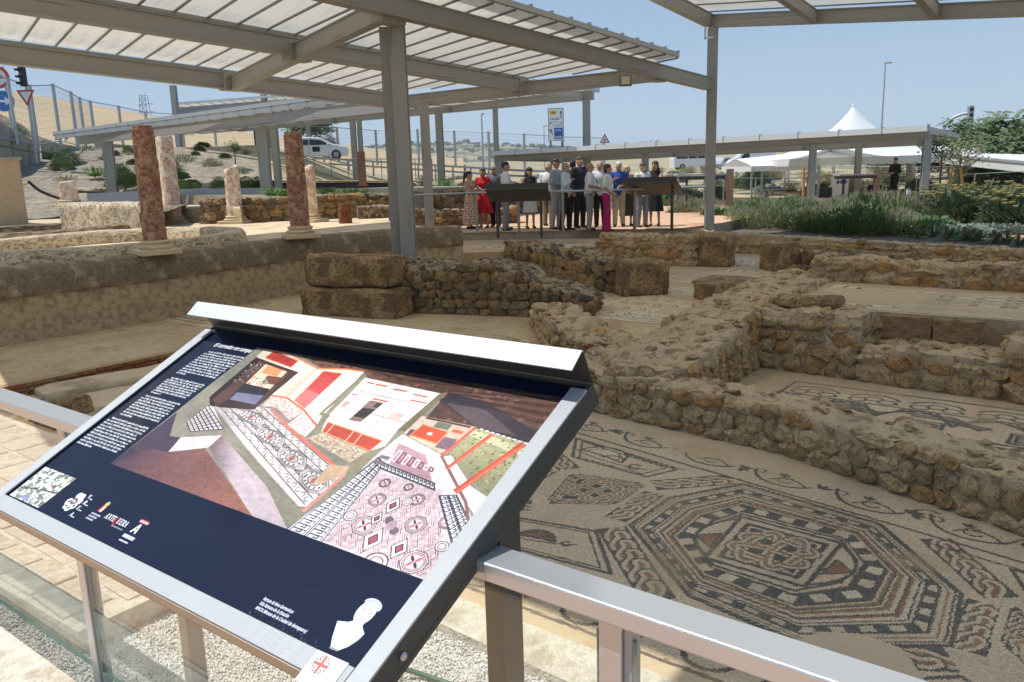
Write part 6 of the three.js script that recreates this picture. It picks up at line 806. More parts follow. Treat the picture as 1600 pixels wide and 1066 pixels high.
ppl(948, 361, 257, { dir: 70, label: 'woman in white blouse and wide magenta trousers', top: W1, bottom: MAG, hair: 'brown', style: 'bob', fem: true, sleeves: 'short', arms: ['low', 'low'], belly: 0.02 });
ppl(967, 354, 253, { dir: -10, label: 'man in bright blue polo shirt and beige trousers clasping his hands', top: BLU, bottom: BE, hair: 'white', sleeves: 'short', arms: ['chest', 'fold'] });
ppl(980, 353, 259, { dir: 5, label: 'blonde woman in tan top and long dark green skirt', top: TAN, bottom: OLV, hair: 'blonde', style: 'bob', fem: true, lower: 'skirt', sleeves: 'short', arms: ['fold', 'fold'], skirtTo: 0.3, flare: 0.22 });
ppl(1003, 355, 255, { dir: 25, label: 'bearded man in white shirt and grey trousers reading the right lectern', top: W1, bottom: GR, hair: 'brown', beard: 'grey', arms: ['low', 'low'], lean: 0.03, head: 0.1 });
ppl(1023, 353, 252, { dir: -20, label: 'woman with long brown hair in a sleeveless black dress pointing at the right lectern', top: BK, bottom: BK, style: 'long', hair: 'brown', fem: true, lower: 'dress', sleeves: 'none', arms: ['down', 'point'], skirtTo: 0.4, flare: 0.21 });
{ const p = AT(1396, 306, 39); person({ p: V(p.x, groundY(p.x, p.z), p.z), h: 1.72, face: FACE - 60 * R, label: 'person dressed in black standing under the white marquee beside a post', top: BK, bottom: BK, hair: 'black', arms: ['fold', 'fold'] }); }

// ---------------------------------------------------------------- visitors' lecterns, railing, garden furniture
function lectern(p, turn, w, label, group) {
  const t = thing('lectern', label, 'lectern', [p.x, p.y, p.z], turn, group);
  mesh('tray', new RoundedBoxGeometry(w, 0.07, 0.8, 2, 0.01).rotateX(0.4).translate(0, 1.02, 0), M.tray, t); mesh('hood', bar(V(-w / 2, 1.02 + 0.2, -0.36), V(w / 2, 1.02 + 0.2, -0.36), 0.02, 0.13), M.tray, t); mesh('printed_sheet', new THREE.PlaneGeometry(w - 0.12, 0.68).rotateX(-Math.PI / 2).rotateX(0.4).translate(0, 1.06, 0.01), std({ color: lin(0.03, 0.045, 0.09), roughness: 0.3 }), t);
  for (const s of [-1, 1]) mesh('leg', box(0.06, 1.05, 0.06, s * w * 0.36, 0.5, s * 0.05), M.tray, t); return t;
}
lectern(G(812, 367, 0.1).add(V(0, -0.05, 0)), FACE + 172 * R, 1.5, 'dark grey lectern with visitors reading it, left of the two in the crowd');
lectern(G(1020, 359, 0.1), FACE + 155 * R, 1.35, 'dark tilted lectern that the woman in black points at');
{ const A = G(625, 369, 0.1), B = G(746, 362, 0.1), C0 = G(880, 364, 0.1), D = G(1102, 355, 0.1), t = thing('railing', 'thin grey railing along the edge of the walkway in front of the visitors', 'railing', [A.x, A.y, A.z]);
  const rel = (p, y) => V(p.x - A.x, y, p.z - A.z); for (const [p, q] of [[A, B], [B, C0], [C0, D]]) mesh('rail', rod(rel(p, 1.0), rel(q, 1.0), 0.025), M.galv, t); for (const p of [A, B, C0, D, B.clone().lerp(C0, 0.5), C0.clone().lerp(D, 0.5)]) mesh('rail_post', box(0.05, 1.0, 0.05).translate(...rel(p, 0.48).toArray()), M.steel, t); }
function farPanel(px, py, dist, dir, label) { const p = AT(px, py, dist), t = thing('information_stand', label, 'information board', [p.x, p.y, p.z], FACE + dir * R); mesh('tray', box(1.5, 0.12, 0.6, 0, 0.86, 0), M.tray, t); mesh('top_strip', box(1.52, 0.05, 0.14, 0, 0.96, -0.25), M.alu, t); mesh('post', box(0.24, 1.25, 0.08, -0.92, 0.5, 0), M.cortenPale, t); mesh('leg', box(0.07, 0.86, 0.07, 0.5, 0.4, 0), M.tray, t); }
farPanel(1096, 318, 29, 170, 'rust-brown post and dark information stand behind the slim grey post');
farPanel(1335, 310, 37, 185, 'information stand with a rust-brown post under the marquee');
{ const p = AT(1310, 318, 38), t = thing('speakers_lectern', 'white speaker lectern with three small blue squares under the marquee', 'lectern', [p.x, p.y, p.z], FACE); mesh('front', rbox(0.62, 1.15, 0.12, 0.02, 0, 0.6, 0.16), M.white, t); mesh('top', rbox(0.7, 0.05, 0.46, 0.01, 0, 1.2, 0).rotateX(0.12), M.white, t); mesh('side', box(0.6, 1.1, 0.3, 0, 0.58, -0.04), M.white, t); for (const x of [-0.15, 0, 0.15]) mesh('logo', box(0.1, 0.14, 0.01, x, 0.9, 0.226), std({ color: lin(0.05, 0.05, 0.25), roughness: 0.6 }), t); }
function blackSpeaker(px, py, d, label, turn) { const p = AT(px, py, d), t = thing('loudspeaker', label, 'loudspeaker', [p.x, p.y, p.z], FACE + turn); mesh('cabinet', rbox(0.44, 0.62, 0.4, 0.03, 0, 0.31, 0), M.black, t); mesh('grille', rbox(0.38, 0.54, 0.03, 0.02, 0, 0.31, 0.2), std({ color: lin(0.04, 0.04, 0.04), roughness: 0.8 }), t); mesh('handle', box(0.14, 0.03, 0.06, 0, 0.62, 0), M.steelDark, t); }
blackSpeaker(1289, 316, 38, 'black loudspeaker on the ground left of the white speaker lectern', 0.1); blackSpeaker(1366, 312, 38, 'black loudspeaker on the ground left of the person in black', 0.6);
function bollard(px, py, d) { const p = AT(px, py, d), t = thing('bollard_light', 'short grey bollard light with a pale band beside the far garden paths', 'bollard', [p.x, p.y, p.z], 0, 'bollard lights along the garden paths'); mesh('post', cyl(0.07, 0.07, 0.55), M.steelDark, t); mesh('band', cyl(0.072, 0.072, 0.14, 0, 0.56, 0), M.white, t); mesh('cap', cyl(0.075, 0.07, 0.05, 0, 0.7, 0), M.steelDark, t); return t; }
for (const [px, py, d] of [[1058, 312, 29], [1198, 314, 36], [1207, 305, 42], [1417, 330, 31]]) bollard(px, py, d);

// ---------------------------------------------------------------- marquee
{
  const c = AT(1326, 312, 42), t = thing('marquee', 'white marquee with a tall pointed roof and scalloped edge', 'tent', [c.x, c.y, c.z], FACE + 0.1), cl = new THREE.MeshPhysicalMaterial({ color: lin(0.86, 0.86, 0.84), roughness: 0.9, transmission: 0.25, thickness: 0 }), hw = 3.05, y0 = AT(1326, 246, 42).y - c.y, yp = AT(1326, 165, 42).y - c.y;
  mesh('roof', grid(48, 24, (u, v) => { const a = u * Math.PI * 2 + Math.PI / 4, k = 1 / Math.max(Math.abs(Math.cos(a)), Math.abs(Math.sin(a))), r = hw * (1 - v), f = Math.pow(v, 2.1) * 0.78 + 0.22 * v; const rr_ = lerp(1, k, Math.min(1, (1 - v) * 1.6)); return [Math.cos(a) * r * rr_, y0 + (yp - y0) * f, Math.sin(a) * r * rr_, u * 6, v * 3]; }), cl, t);
  for (let s = 0; s < 4; s++) { const m = mesh('valance', grid(72, 3, (u, v) => [lerp(-hw, hw, u), y0 - v * (0.3 + 0.05 * Math.abs(Math.sin(u * Math.PI * 14))), hw + 0.015 * Math.sin(u * 40)]), cl, t); m.rotation.y = s * Math.PI / 2; }
  for (const [x, z] of [[-1, -1], [1, -1], [1, 1], [-1, 1]]) mesh('pole', box(0.1, y0 + 0.2, 0.1, x * (hw - 0.06), y0 / 2 - 0.1, z * (hw - 0.06)), M.alu, t); mesh('finial', new THREE.SphereGeometry(0.07, 10, 8).translate(0, yp, 0), M.white, t);
  const c2 = AT(1196, 312, 44), t2 = thing('marquee', 'lower white marquee joined to the left of the pointed one', 'tent', [c2.x, c2.y, c2.z], FACE + 0.1), h2 = AT(1196, 259, 44).y - c2.y, h3 = AT(1196, 240, 44).y - c2.y;
  mesh('roof', grid(10, 10, (u, v) => { const x = lerp(-1.6, 1.7, u), z = lerp(-2, 2, v); return [x, h2 + (h3 - h2) * Math.pow(1 - Math.abs(2 * v - 1), 0.8) * lerp(0.6, 1, u), z]; }), cl, t2); for (const z of [-2, 2]) mesh('valance', grid(20, 2, (u, v) => [lerp(-1.6, 1.7, u), h2 - v * 0.25, z]), cl, t2); mesh('valance', grid(20, 2, (u, v) => [-1.6, h2 - v * 0.25, lerp(-2, 2, u)]), cl, t2); for (const [x, z] of [[-1.55, -1.95], [-1.55, 1.95], [1.5, 1.95]]) mesh('pole', box(0.07, h2 + 0.2, 0.07, x, h2 / 2 - 0.1, z), M.alu, t2);
}
// ---------------------------------------------------------------- road furniture, vehicles, fences
const paint = (c) => new THREE.MeshPhysicalMaterial({ color: c, roughness: 0.35, clearcoat: 0.8, clearcoatRoughness: 0.1 }), DARKGLASS = std({ color: lin(0.02, 0.025, 0.03), roughness: 0.08 });
function vehicle(name, label, p, turn, L, W, prof, wins, o = {}) { // prof: side outline [x, y], extruded across with rounded edges
  const t = thing(name, label, o.cat ?? 'car', [p.x, p.y, p.z], turn), sh = new THREE.Shape(prof.map(([x, y]) => new THREE.Vector2(x, y)));
  mesh('body', new THREE.ExtrudeGeometry(sh, { depth: W - 0.2, bevelEnabled: true, bevelSize: 0.09, bevelThickness: 0.1, bevelSegments: 3 }).translate(0, 0, -(W - 0.2) / 2), o.mat, t);
  for (const q of wins) for (const s of [-1, 1]) { const g = new THREE.ExtrudeGeometry(new THREE.Shape(q.map(([x, y]) => new THREE.Vector2(x, y))), { depth: 0.012, bevelEnabled: false }); mesh('side_window', g.translate(0, 0, s * (W / 2 + 0.001) - 0.006), DARKGLASS, t); }
  for (const [x, z] of [[o.ax[0], 1], [o.ax[1], 1], [o.ax[0], -1], [o.ax[1], -1]]) { const w = mesh('wheel', new THREE.CylinderGeometry(o.r, o.r, 0.2, 22).rotateX(Math.PI / 2).translate(x, o.r, z * (W / 2 - 0.08)), M.black, t); mesh('rim', new THREE.CylinderGeometry(o.r * 0.6, o.r * 0.62, 0.22, 14).rotateX(Math.PI / 2).translate(x, o.r, z * (W / 2 - 0.075)), M.alu, w); }
  for (const s of [-1, 1]) { mesh('headlight', rbox(0.12, 0.14, 0.3, 0.04, o.front - 0.06, o.hl, s * (W / 2 - 0.28)), std({ color: lin(0.6, 0.62, 0.65), roughness: 0.15 }), t); mesh('door_seam', box(0.015, o.seam[1] - o.seam[0], 0.012, o.sx, (o.seam[0] + o.seam[1]) / 2, s * (W / 2 + 0.002)), M.black, t); mesh('mirror', rbox(0.14, 0.14, 0.2, 0.04, o.mx, o.my, s * (W / 2 + 0.1)), o.mat, t); }
  return t;
}
const CARP = [[-2.05, 0.35], [2.05, 0.32], [2.12, 0.6], [2.0, 0.78], [1.1, 0.96], [0.35, 1.36], [-0.4, 1.44], [-1.4, 1.38], [-2.0, 0.98], [-2.12, 0.7]], CARW = [[[-1.55, 0.98], [-1.25, 1.3], [-0.5, 1.36], [-0.5, 0.98]], [[-0.42, 0.98], [-0.42, 1.36], [0.3, 1.3], [0.95, 0.98]]];
{ const p = AT(496, 250, 60); const v = vehicle('white_car', 'white car with dark markings on its door, driving on the road behind the columns', p, FACE + 0.18, 4.3, 1.75, CARP, CARW, { mat: paint(lin(0.78, 0.79, 0.8)), ax: [-1.3, 1.32], r: 0.32, front: 2.1, hl: 0.68, seam: [0.4, 1.3], sx: -0.46, mx: 0.8, my: 1.0 }); mesh('door_marking', box(0.5, 0.34, 0.012, 0.0, 0.7, 0.878), M.black, v); }
const VANP = [[-2.4, 0.35], [2.35, 0.35], [2.45, 0.8], [2.2, 1.1], [1.55, 1.35], [0.95, 1.98], [-2.35, 2.02], [-2.45, 1.2]], VANW = [[[-2.2, 1.25], [-2.2, 1.8], [-0.9, 1.8], [-0.9, 1.25]], [[-0.8, 1.25], [-0.8, 1.8], [0.2, 1.8], [0.2, 1.25]], [[0.32, 1.25], [0.32, 1.8], [0.85, 1.8], [1.35, 1.25]]];
const vanO = (m) => ({ cat: 'van', mat: m, ax: [-1.5, 1.5], r: 0.34, front: 2.42, hl: 0.85, seam: [0.5, 1.9], sx: 0.26, mx: 1.3, my: 1.3 });
vehicle('white_van', 'white van with dark windows parked left of the silver car beyond the garden', AT(1082, 265, 100), FACE + 0.1, 4.9, 1.9, VANP, VANW, vanO(paint(lin(0.74, 0.75, 0.76))));
vehicle('white_van', 'white van with an angled bonnet parked behind the lower marquee', AT(1172, 266, 96), FACE + Math.PI - 0.05, 4.9, 1.9, VANP, VANW.slice(2), vanO(paint(lin(0.78, 0.78, 0.78))));
vehicle('silver_car', 'small silver car parked between the two white vans', AT(1129, 266, 103), FACE + 0.9, 4.2, 1.75, CARP, CARW, { mat: paint(lin(0.45, 0.47, 0.5)), ax: [-1.3, 1.32], r: 0.32, front: 2.1, hl: 0.68, seam: [0.4, 1.3], sx: -0.46, mx: 0.8, my: 1.0 });
function signPlate(draw, w, h, parent, x, y, z = 0.05, round) { const t = canvasTex(256, Math.round(256 * h / w), draw); const m = mesh('plate', round ? new THREE.CircleGeometry(w / 2, 36).translate(x, y, z) : new THREE.PlaneGeometry(w, h).translate(x, y, z), std({ map: t, roughness: 0.5 }), parent); const g = round ? new THREE.CylinderGeometry(w / 2, w / 2, 0.03, 36).rotateX(Math.PI / 2).translate(x, y, z - 0.018) : box(w, h, 0.03, x, y, z - 0.018); mesh('plate_back', g, M.galv, parent); return m; }
{ const d = 52, p = AT(24, 236, d), t = thing('road_sign', 'grey pole with a red-ringed no-overtaking sign above a blue arrow sign', 'road sign', [p.x, p.y - 0.6, p.z], FACE + 0.25); mesh('pole', cyl(0.06, 0.06, 4.9), M.galv, t); const s = 1.15;
  signPlate((c, W, H) => { c.fillStyle = '#ece8e4'; c.fillRect(0, 0, W, H); c.strokeStyle = '#c8443c'; c.lineWidth = 34; c.beginPath(); c.arc(128, 128, 108, 0, 7); c.stroke(); c.fillStyle = '#6a4a48'; c.fillRect(70, 118, 60, 24); c.fillRect(82, 104, 34, 18); c.fillStyle = '#b84840'; c.fillRect(136, 118, 56, 24); c.fillRect(146, 104, 32, 18); }, s, s, t, -0.3, 4.35, 0.1, true);
  signPlate((c, W, H) => { c.fillStyle = '#e8eef4'; c.fillRect(0, 0, W, H); c.fillStyle = '#2a72b8'; c.beginPath(); c.arc(128, 128, 120, 0, 7); c.fill(); c.fillStyle = '#f0f4f8'; c.fillRect(44, 114, 120, 28); c.beginPath(); c.moveTo(150, 76); c.lineTo(216, 128); c.lineTo(150, 180); c.closePath(); c.fill(); }, 1.1, 1.1, t, -0.2, 3.15, 0.1, true); }
{ const d = 50, p = AT(56, 240, d), t = thing('traffic_light', 'grey pole with a black traffic light above a white give-way triangle', 'traffic light', [p.x, p.y - 0.5, p.z], FACE - 0.5); mesh('pole', cyl(0.075, 0.06, 4.6), M.galv, t); const hd = mesh('signal_head', rbox(0.34, 1.05, 0.25, 0.05, 0, 4.35, 0.1), M.black, t); for (let i = 0; i < 3; i++) { mesh('lens', new THREE.CylinderGeometry(0.11, 0.11, 0.03, 16).rotateX(Math.PI / 2).translate(0, 4.69 - i * 0.33, 0.235), std({ color: [lin(0.12, 0.02, 0.02), lin(0.14, 0.09, 0.02), lin(0.02, 0.08, 0.05)][i], roughness: 0.3 }), hd); mesh('visor', new THREE.CylinderGeometry(0.13, 0.13, 0.22, 16, 1, true, -Math.PI / 2, Math.PI).rotateX(Math.PI / 2).translate(0, 4.69 - i * 0.33, 0.33), M.black, hd); }
  const tri = new THREE.Shape(); tri.moveTo(-0.46, 0.4); tri.lineTo(0.46, 0.4); tri.lineTo(0, -0.4); const tg = new THREE.ExtrudeGeometry(tri, { depth: 0.02, bevelEnabled: false }).rotateY(0.5).translate(0.05, 3.25, 0.1); mesh('triangle_plate', tg, std({ color: lin(0.5, 0.05, 0.05), roughness: 0.5 }), t); const ti = new THREE.Shape(); ti.moveTo(-0.3, 0.31); ti.lineTo(0.3, 0.31); ti.lineTo(0, -0.21); mesh('triangle_centre', new THREE.ExtrudeGeometry(ti, { depth: 0.024, bevelEnabled: false }).rotateY(0.5).translate(0.052, 3.25, 0.103), M.white, t); }
{ const d = 58, b = AT(870, 262, d), t = thing('direction_sign', 'tall white road direction sign with yellow and blue panels reading CORDOBA and Sevilla', 'road sign', [b.x, 0, b.z], FACE - 0.12), y1 = AT(870, 169, d).y, y0 = AT(870, 221, d).y, w = 24.5 / 1306 * d, ym = lerp(y1, y0, 0.46);
  const fr = (c, W, H) => { c.fillStyle = '#f0f0ec'; c.fillRect(0, 0, W, H); c.strokeStyle = '#30343a'; c.lineWidth = 7; c.strokeRect(7, 7, W - 14, H - 14); };
  signPlate((c, W, H) => { fr(c, W, H); c.fillStyle = '#f0b83a'; c.fillRect(36, 40, 100, 60); c.fillStyle = '#3a3220'; c.font = 'bold 40px sans-serif'; c.textBaseline = 'middle'; c.fillText('A-7281', 42, 72, 88); c.fillStyle = '#30343a'; c.font = 'bold 44px sans-serif'; c.fillText('CORDOBA', 26, H - 58, 160); c.lineWidth = 14; c.strokeStyle = '#30343a'; c.beginPath(); c.moveTo(212, H - 60); c.lineTo(212, 66); c.stroke(); c.beginPath(); c.moveTo(190, 84); c.lineTo(212, 36); c.lineTo(234, 84); c.closePath(); c.fill(); }, w, y1 - ym - 0.04, t, 0, (y1 + ym) / 2 + 0.02, 0.1);
  signPlate((c, W, H) => { fr(c, W, H); c.fillStyle = '#6a6e74'; for (let k = 0; k < 9; k++) c.fillRect(102 + k * 14, 34, 9, 12); c.fillStyle = '#2466b4'; c.fillRect(98, 66, 138, H - 96); c.fillStyle = '#f2f4f6'; c.font = 'bold 40px sans-serif'; c.textBaseline = 'middle'; c.fillText('A-92', 122, 104, 90); c.font = 'bold 46px sans-serif'; c.fillText('Sevilla', 108, H - 62, 120); c.fillStyle = '#30343a'; c.lineWidth = 14; c.strokeStyle = '#30343a'; c.beginPath(); c.moveTo(74, 170); c.lineTo(42, 110); c.stroke(); c.beginPath(); c.moveTo(24, 124); c.lineTo(30, 78); c.lineTo(66, 106); c.closePath(); c.fill(); }, w, ym - y0 - 0.02, t, 0, (ym + y0) / 2, 0.1);
  for (const s of [-1, 1]) mesh('post', box(0.12, y1, 0.1, s * w * 0.36, y1 / 2 - 0.2, 0), M.steelDark, t); }
{ const d = 70, b = AT(945, 262, d), y = AT(945, 217, d).y, t = thing('warning_sign', 'red-bordered triangular warning sign right of the direction sign', 'road sign', [b.x, 0, b.z], FACE); mesh('pole', cyl(0.05, 0.05, y), M.galv, t); const s = new THREE.Shape(); s.moveTo(-0.42, -0.34); s.lineTo(0.42, -0.34); s.lineTo(0, 0.42); mesh('triangle_plate', new THREE.ExtrudeGeometry(s, { depth: 0.03, bevelEnabled: false }).translate(0, y, 0.06), std({ color: lin(0.52, 0.05, 0.05), roughness: 0.5 }), t); const s2 = new THREE.Shape(); s2.moveTo(-0.27, -0.26); s2.lineTo(0.27, -0.26); s2.lineTo(0, 0.24); mesh('triangle_centre', new THREE.ExtrudeGeometry(s2, { depth: 0.035, bevelEnabled: false }).translate(0, y, 0.062), M.white, t); mesh('pictogram', [box(0.06, 0.2, 0.01, -0.02, y - 0.13, 0.102), box(0.15, 0.05, 0.01, 0.04, y - 0.06, 0.102)], M.black, t); }
function lampPost(label, px, pyTop, d, arm) { const b = AT(px, 255, d), y = AT(px, pyTop, d).y, gy = groundY(b.x, b.z), t = thing('street_lamp', label, 'street lamp', [b.x, gy, b.z], FACE); mesh('pole', cyl(0.11, 0.06, y - gy, 0, 0, 0, 12), M.galv, t); mesh('lamp_head', rbox(arm, 0.14, 0.4, 0.05, arm * 0.4, y - gy, 0), M.galv, t); mesh('lens', box(arm * 0.7, 0.02, 0.3, arm * 0.4, y - gy - 0.08, 0), M.white, t); }
lampPost('tall slim street lamp rising behind the pointed marquee', 1374, 99, 95, 0.7); lampPost('small street lamp left of the road direction sign', 851, 197, 150, 1.4); lampPost('slim pole left of the far high roof', 755, 178, 80, 0.3);
{ const d = 60, b = AT(1472, 262, d), t = thing('traffic_light', 'traffic light hanging from a curved grey arm above the trees', 'traffic light', [b.x, 0, b.z], FACE), P = (px, py) => { const q = AT(px, py, d).sub(V(b.x, 0, b.z)).applyAxisAngle(V(0, 1, 0), -FACE); return q; }; mesh('arm', tube([V(0, 0, 0), P(1472, 215), P(1478, 196), P(1492, 183), P(1508, 178), P(1514, 177)], 0.09, 60, 8), M.galv, t); const q = P(1516, 180), hd = mesh('signal_head', rbox(0.36, 1.15, 0.26, 0.05, q.x, q.y, q.z), M.galv, t); for (let i = 0; i < 3; i++) mesh('lens', new THREE.CylinderGeometry(0.12, 0.12, 0.03, 14).rotateX(Math.PI / 2).translate(q.x, q.y + 0.33 - i * 0.33, q.z + 0.135), M.black, hd); }
{ const d = 420, b = AT(228, 186, d), t = thing('pylon', 'lattice electricity pylon on the skyline above the dry hill', 'pylon', [b.x, b.y - 2, b.z], FACE), H = 13, g = [], c = (s, q, y) => V(s * lerp(2.1, 1.2, y / H), y, q * lerp(2.1, 1.2, y / H)); for (const s of [-1, 1]) for (const q of [-1, 1]) g.push(rod(c(s, q, 0), c(s, q, H), 0.16, 5)); for (let i = 0; i < 5; i++) { const y = i * H / 5, y2 = y + H / 5; g.push(rod(c(-1, 1, y), c(1, 1, y2), 0.12, 5), rod(c(1, 1, y), c(-1, 1, y2), 0.12, 5), rod(c(-1, 1, y2), c(1, 1, y2), 0.12, 5)); } mesh('lattice', g, M.galv, t); const arms = []; for (const y of [5, 8.5, 12.5]) arms.push(rod(V(-4, y, 0), V(4, y, 0), 0.16, 5)); mesh('cross_arms', arms, M.galv, t); }
function fence(label, posts, h, rails, d0) { // posts: picture points of the feet with distance
  const P = posts.map(([px, py, d]) => AT(px, py, d)), t = thing('road_fence', label, 'fence', [P[0].x, P[0].y, P[0].z]), O = P[0];
  P.forEach((p) => mesh('fence_post', box(0.14, h, 0.14, p.x - O.x, p.y - O.y + h / 2, p.z - O.z), M.galv, t));
  for (let i = 0; i + 1 < P.length; i++) { const a = P[i].clone().sub(O), b = P[i + 1].clone().sub(O); for (const r of rails) mesh('fence_rail', rod(a.clone().add(V(0, h * r, 0)), b.clone().add(V(0, h * r, 0)), 0.035, 5), M.galv, t); const w = [], n = 14; for (let k = 1; k < n; k++) w.push(rod(a.clone().lerp(b, k / n).add(V(0, 0.05, 0)), a.clone().lerp(b, k / n).add(V(0, h * 0.97, 0)), 0.006, 3)); for (let k = 1; k < 10; k++) w.push(rod(a.clone().add(V(0, h * k / 10, 0)), b.clone().add(V(0, h * k / 10, 0)), 0.006, 3)); const m = mesh('wire_mesh', w, M.galv, t); m.userData.kind = 'stuff'; }
}
fence('tall grey wire fence climbing along the road wall at the far left', [[-60, 214, 46], [27, 226, 50], [60, 232, 52], [95, 226, 54], [122, 232, 57], [135, 236, 60], [151, 238, 62], [194, 240, 66], [235, 244, 70], [290, 246, 70], [340, 248, 70], [402, 250, 70]], 3.3, [0.98, 0.06]);
fence('grey wire fence along the road beyond the columns and the visitors', [[402, 250, 70], [458, 252, 71], [530, 254, 72], [590, 258, 72], [655, 258, 70], [712, 262, 68], [765, 264, 67], [820, 268, 66], [880, 272, 66], [942, 274, 66]], 2.9, [0.98]);
fence('low wire fence behind the garden at the right, under the trees', [[1150, 300, 54], [1185, 300, 54], [1230, 302, 54], [1300, 302, 54], [1340, 302, 54], [1447, 312, 46], [1490, 312, 46], [1547, 314, 44], [1610, 318, 40]], 1.6, [0.98, 0.45]);
{ const t = thing('guard_rail', 'grey double guard rail beside the road behind the columns', 'guard rail', [0, 0, 0]); const a = [[200, 238, 68], [420, 248, 68], [640, 262, 66], [800, 272, 62], [960, 278, 60]].map((q) => AT(q[0], q[1] - 6, q[2])); for (let i = 0; i + 1 < a.length; i++) for (const o of [0, -0.4]) mesh('rail', bar(a[i].clone().add(V(0, o, 0)), a[i + 1].clone().add(V(0, o, 0)), 0.05, 0.15), M.galv, t); for (let i = 0; i < 24; i++) { const k = i / 23 * (a.length - 1.001), p = a[Math.floor(k)].clone().lerp(a[Math.floor(k) + 1], k % 1); mesh('rail_post', box(0.1, 1.1, 0.1, p.x, p.y - 0.6, p.z), M.galv, t); } }
{ const pts = [[-90, 176, 45, 248], [0, 191, 49, 246], [62, 226, 53, 246], [64, 219, 54, 247], [120, 229, 58, 250], [126, 231, 59, 252]].map(([px, py, d, pb]) => [AT(px, py, d), AT(px, pb, d)]), t = thing('road_wall', 'sloping concrete retaining wall below the road fence at the far left', 'wall', [0, 0, 0]); for (let i = 0; i + 1 < pts.length; i++) { if (i === 2) continue; const [a, b] = pts[i], [c, d] = pts[i + 1], bk = V(-0.6, 0, -0.4); mesh('wall_section', grid(6, 4, (u, v) => { const p = v < 0.5 ? b.clone().lerp(d, u).lerp(a.clone().lerp(c, u), v * 2) : a.clone().lerp(c, u).addScaledVector(bk, (v - 0.5) * 2); return [p.x, p.y - (v === 0 ? 0.8 : 0), p.z, u * 8, v * 2]; }), M.concrete, t); mesh('pipe', rod(b.clone().lerp(a, 0.35).add(V(0.1, 0, 0.1)), d.clone().lerp(c, 0.35).add(V(0.1, 0, 0.1)), 0.06, 8), M.steelDark, t); } }
{ const A = AT(150, 233, 64), B = AT(400, 262, 64), t = thing('road_parapet', 'long low concrete parapet at the foot of the road beyond the planted bank', 'wall', [A.x, A.y, A.z]); mesh('parapet_face', uvBox(bar(V(0, -0.2, 0), B.clone().sub(A).add(V(0, 0.2, 0)), 0.4, 1.25)), M.concrete, t); }
{ const a = AT(137, 313, 38), b = AT(318, 305, 35.5), c = AT(416, 304, 33), t = thing('steel_planter_edge', 'pale grey steel edging holding the planted bank behind the red columns', 'planter edge', [a.x, a.y, a.z]); mesh('edge_plate', bar(V(0, 0, 0), b.clone().sub(a), 0.03, 0.55), M.gutter, t); mesh('edge_plate', bar(b.clone().sub(a), c.clone().sub(a), 0.03, 0.5), M.gutter, t); }
{ const a = AT(395, 284, 40), b = AT(660, 284, 38), t = thing('timber_deck', 'dark edged raised timber walkway behind the columns and the tall post', 'walkway', [a.x, a.y, a.z]); const q = b.clone().sub(a); setSeed(9); for (let i = 0; i < 40; i++) mesh('plank', uvBox(bar(q.clone().multiplyScalar(i / 40).add(V(0, 0.02 + rr(0, 0.006), 0)), q.clone().multiplyScalar((i + 0.94) / 40).add(V(0, 0.02, 0)), 1.6, 0.05)), M.wood, t); mesh('edge_beam', bar(V(0, -0.16, 0.8), q.clone().add(V(0, -0.16, 0.8)), 0.1, 0.3), M.black, t); for (let i = 0; i <= 10; i++) { const p = q.clone().multiplyScalar(i / 10); mesh('support', box(0.12, 0.7, 0.12, p.x, p.y - 0.4, p.z + 0.6), M.steelDark, t); mesh('rail_post', rod(p.clone().add(V(0, 0, -0.7)), p.clone().add(V(0, 1.0, -0.7)), 0.02, 6), M.steelDark, t); } mesh('rail', rod(V(0, 1.0, -0.7), q.clone().add(V(0, 1, -0.7)), 0.02, 6), M.steelDark, t); }
for (const [px, py, d, lb] of [[567, 290, 37, 'slim rust-brown marker post beside the timber walkway']]) { const p = AT(px, py, d), t = thing('marker_post', lb, 'post', [p.x, p.y, p.z], FACE); mesh('plate', box(0.34, 1.5, 0.06, 0, 0.7, 0), M.corten, t); mesh('base_plate', box(0.5, 0.03, 0.3, 0, 0.01, 0), M.corten, t); }
{ const t = thing('garden_rail', 'thin grey wire rail along the garden path at the right', 'railing', [0, 0, 0]); for (const set of [[[1130, 318, 33], [1180, 318, 34], [1225, 314, 38], [1260, 312, 40]], [[1050, 316, 27], [1100, 312, 31], [1140, 310, 36]], [[1430, 314, 38], [1520, 314, 35], [1620, 314, 32]]]) { const P = set.map((q) => AT(...q)); P.forEach((p, i) => { mesh('rail_post', rod(p, p.clone().add(V(0, 1, 0)), 0.025, 6), M.steel, t); if (i) for (const h of [0.97, 0.5]) mesh('rail', rod(P[i - 1].clone().add(V(0, h, 0)), p.clone().add(V(0, h, 0)), 0.014, 5), M.galv, t); }); } }
{ const t = mesh('irrigation_hose', tube([AT(44, 283, 33), AT(60, 297, 33), AT(80, 306, 33), AT(98, 311, 33.5), AT(130, 300, 40), AT(200, 304, 40)].map((p) => { p.y = Math.max(p.y, groundY(p.x, p.z) + 0.12); return p; }), 0.05, 60, 6), M.black); tag(t, 'black irrigation hose lying on the bare grey bank beside the beige wall', 'hose'); }
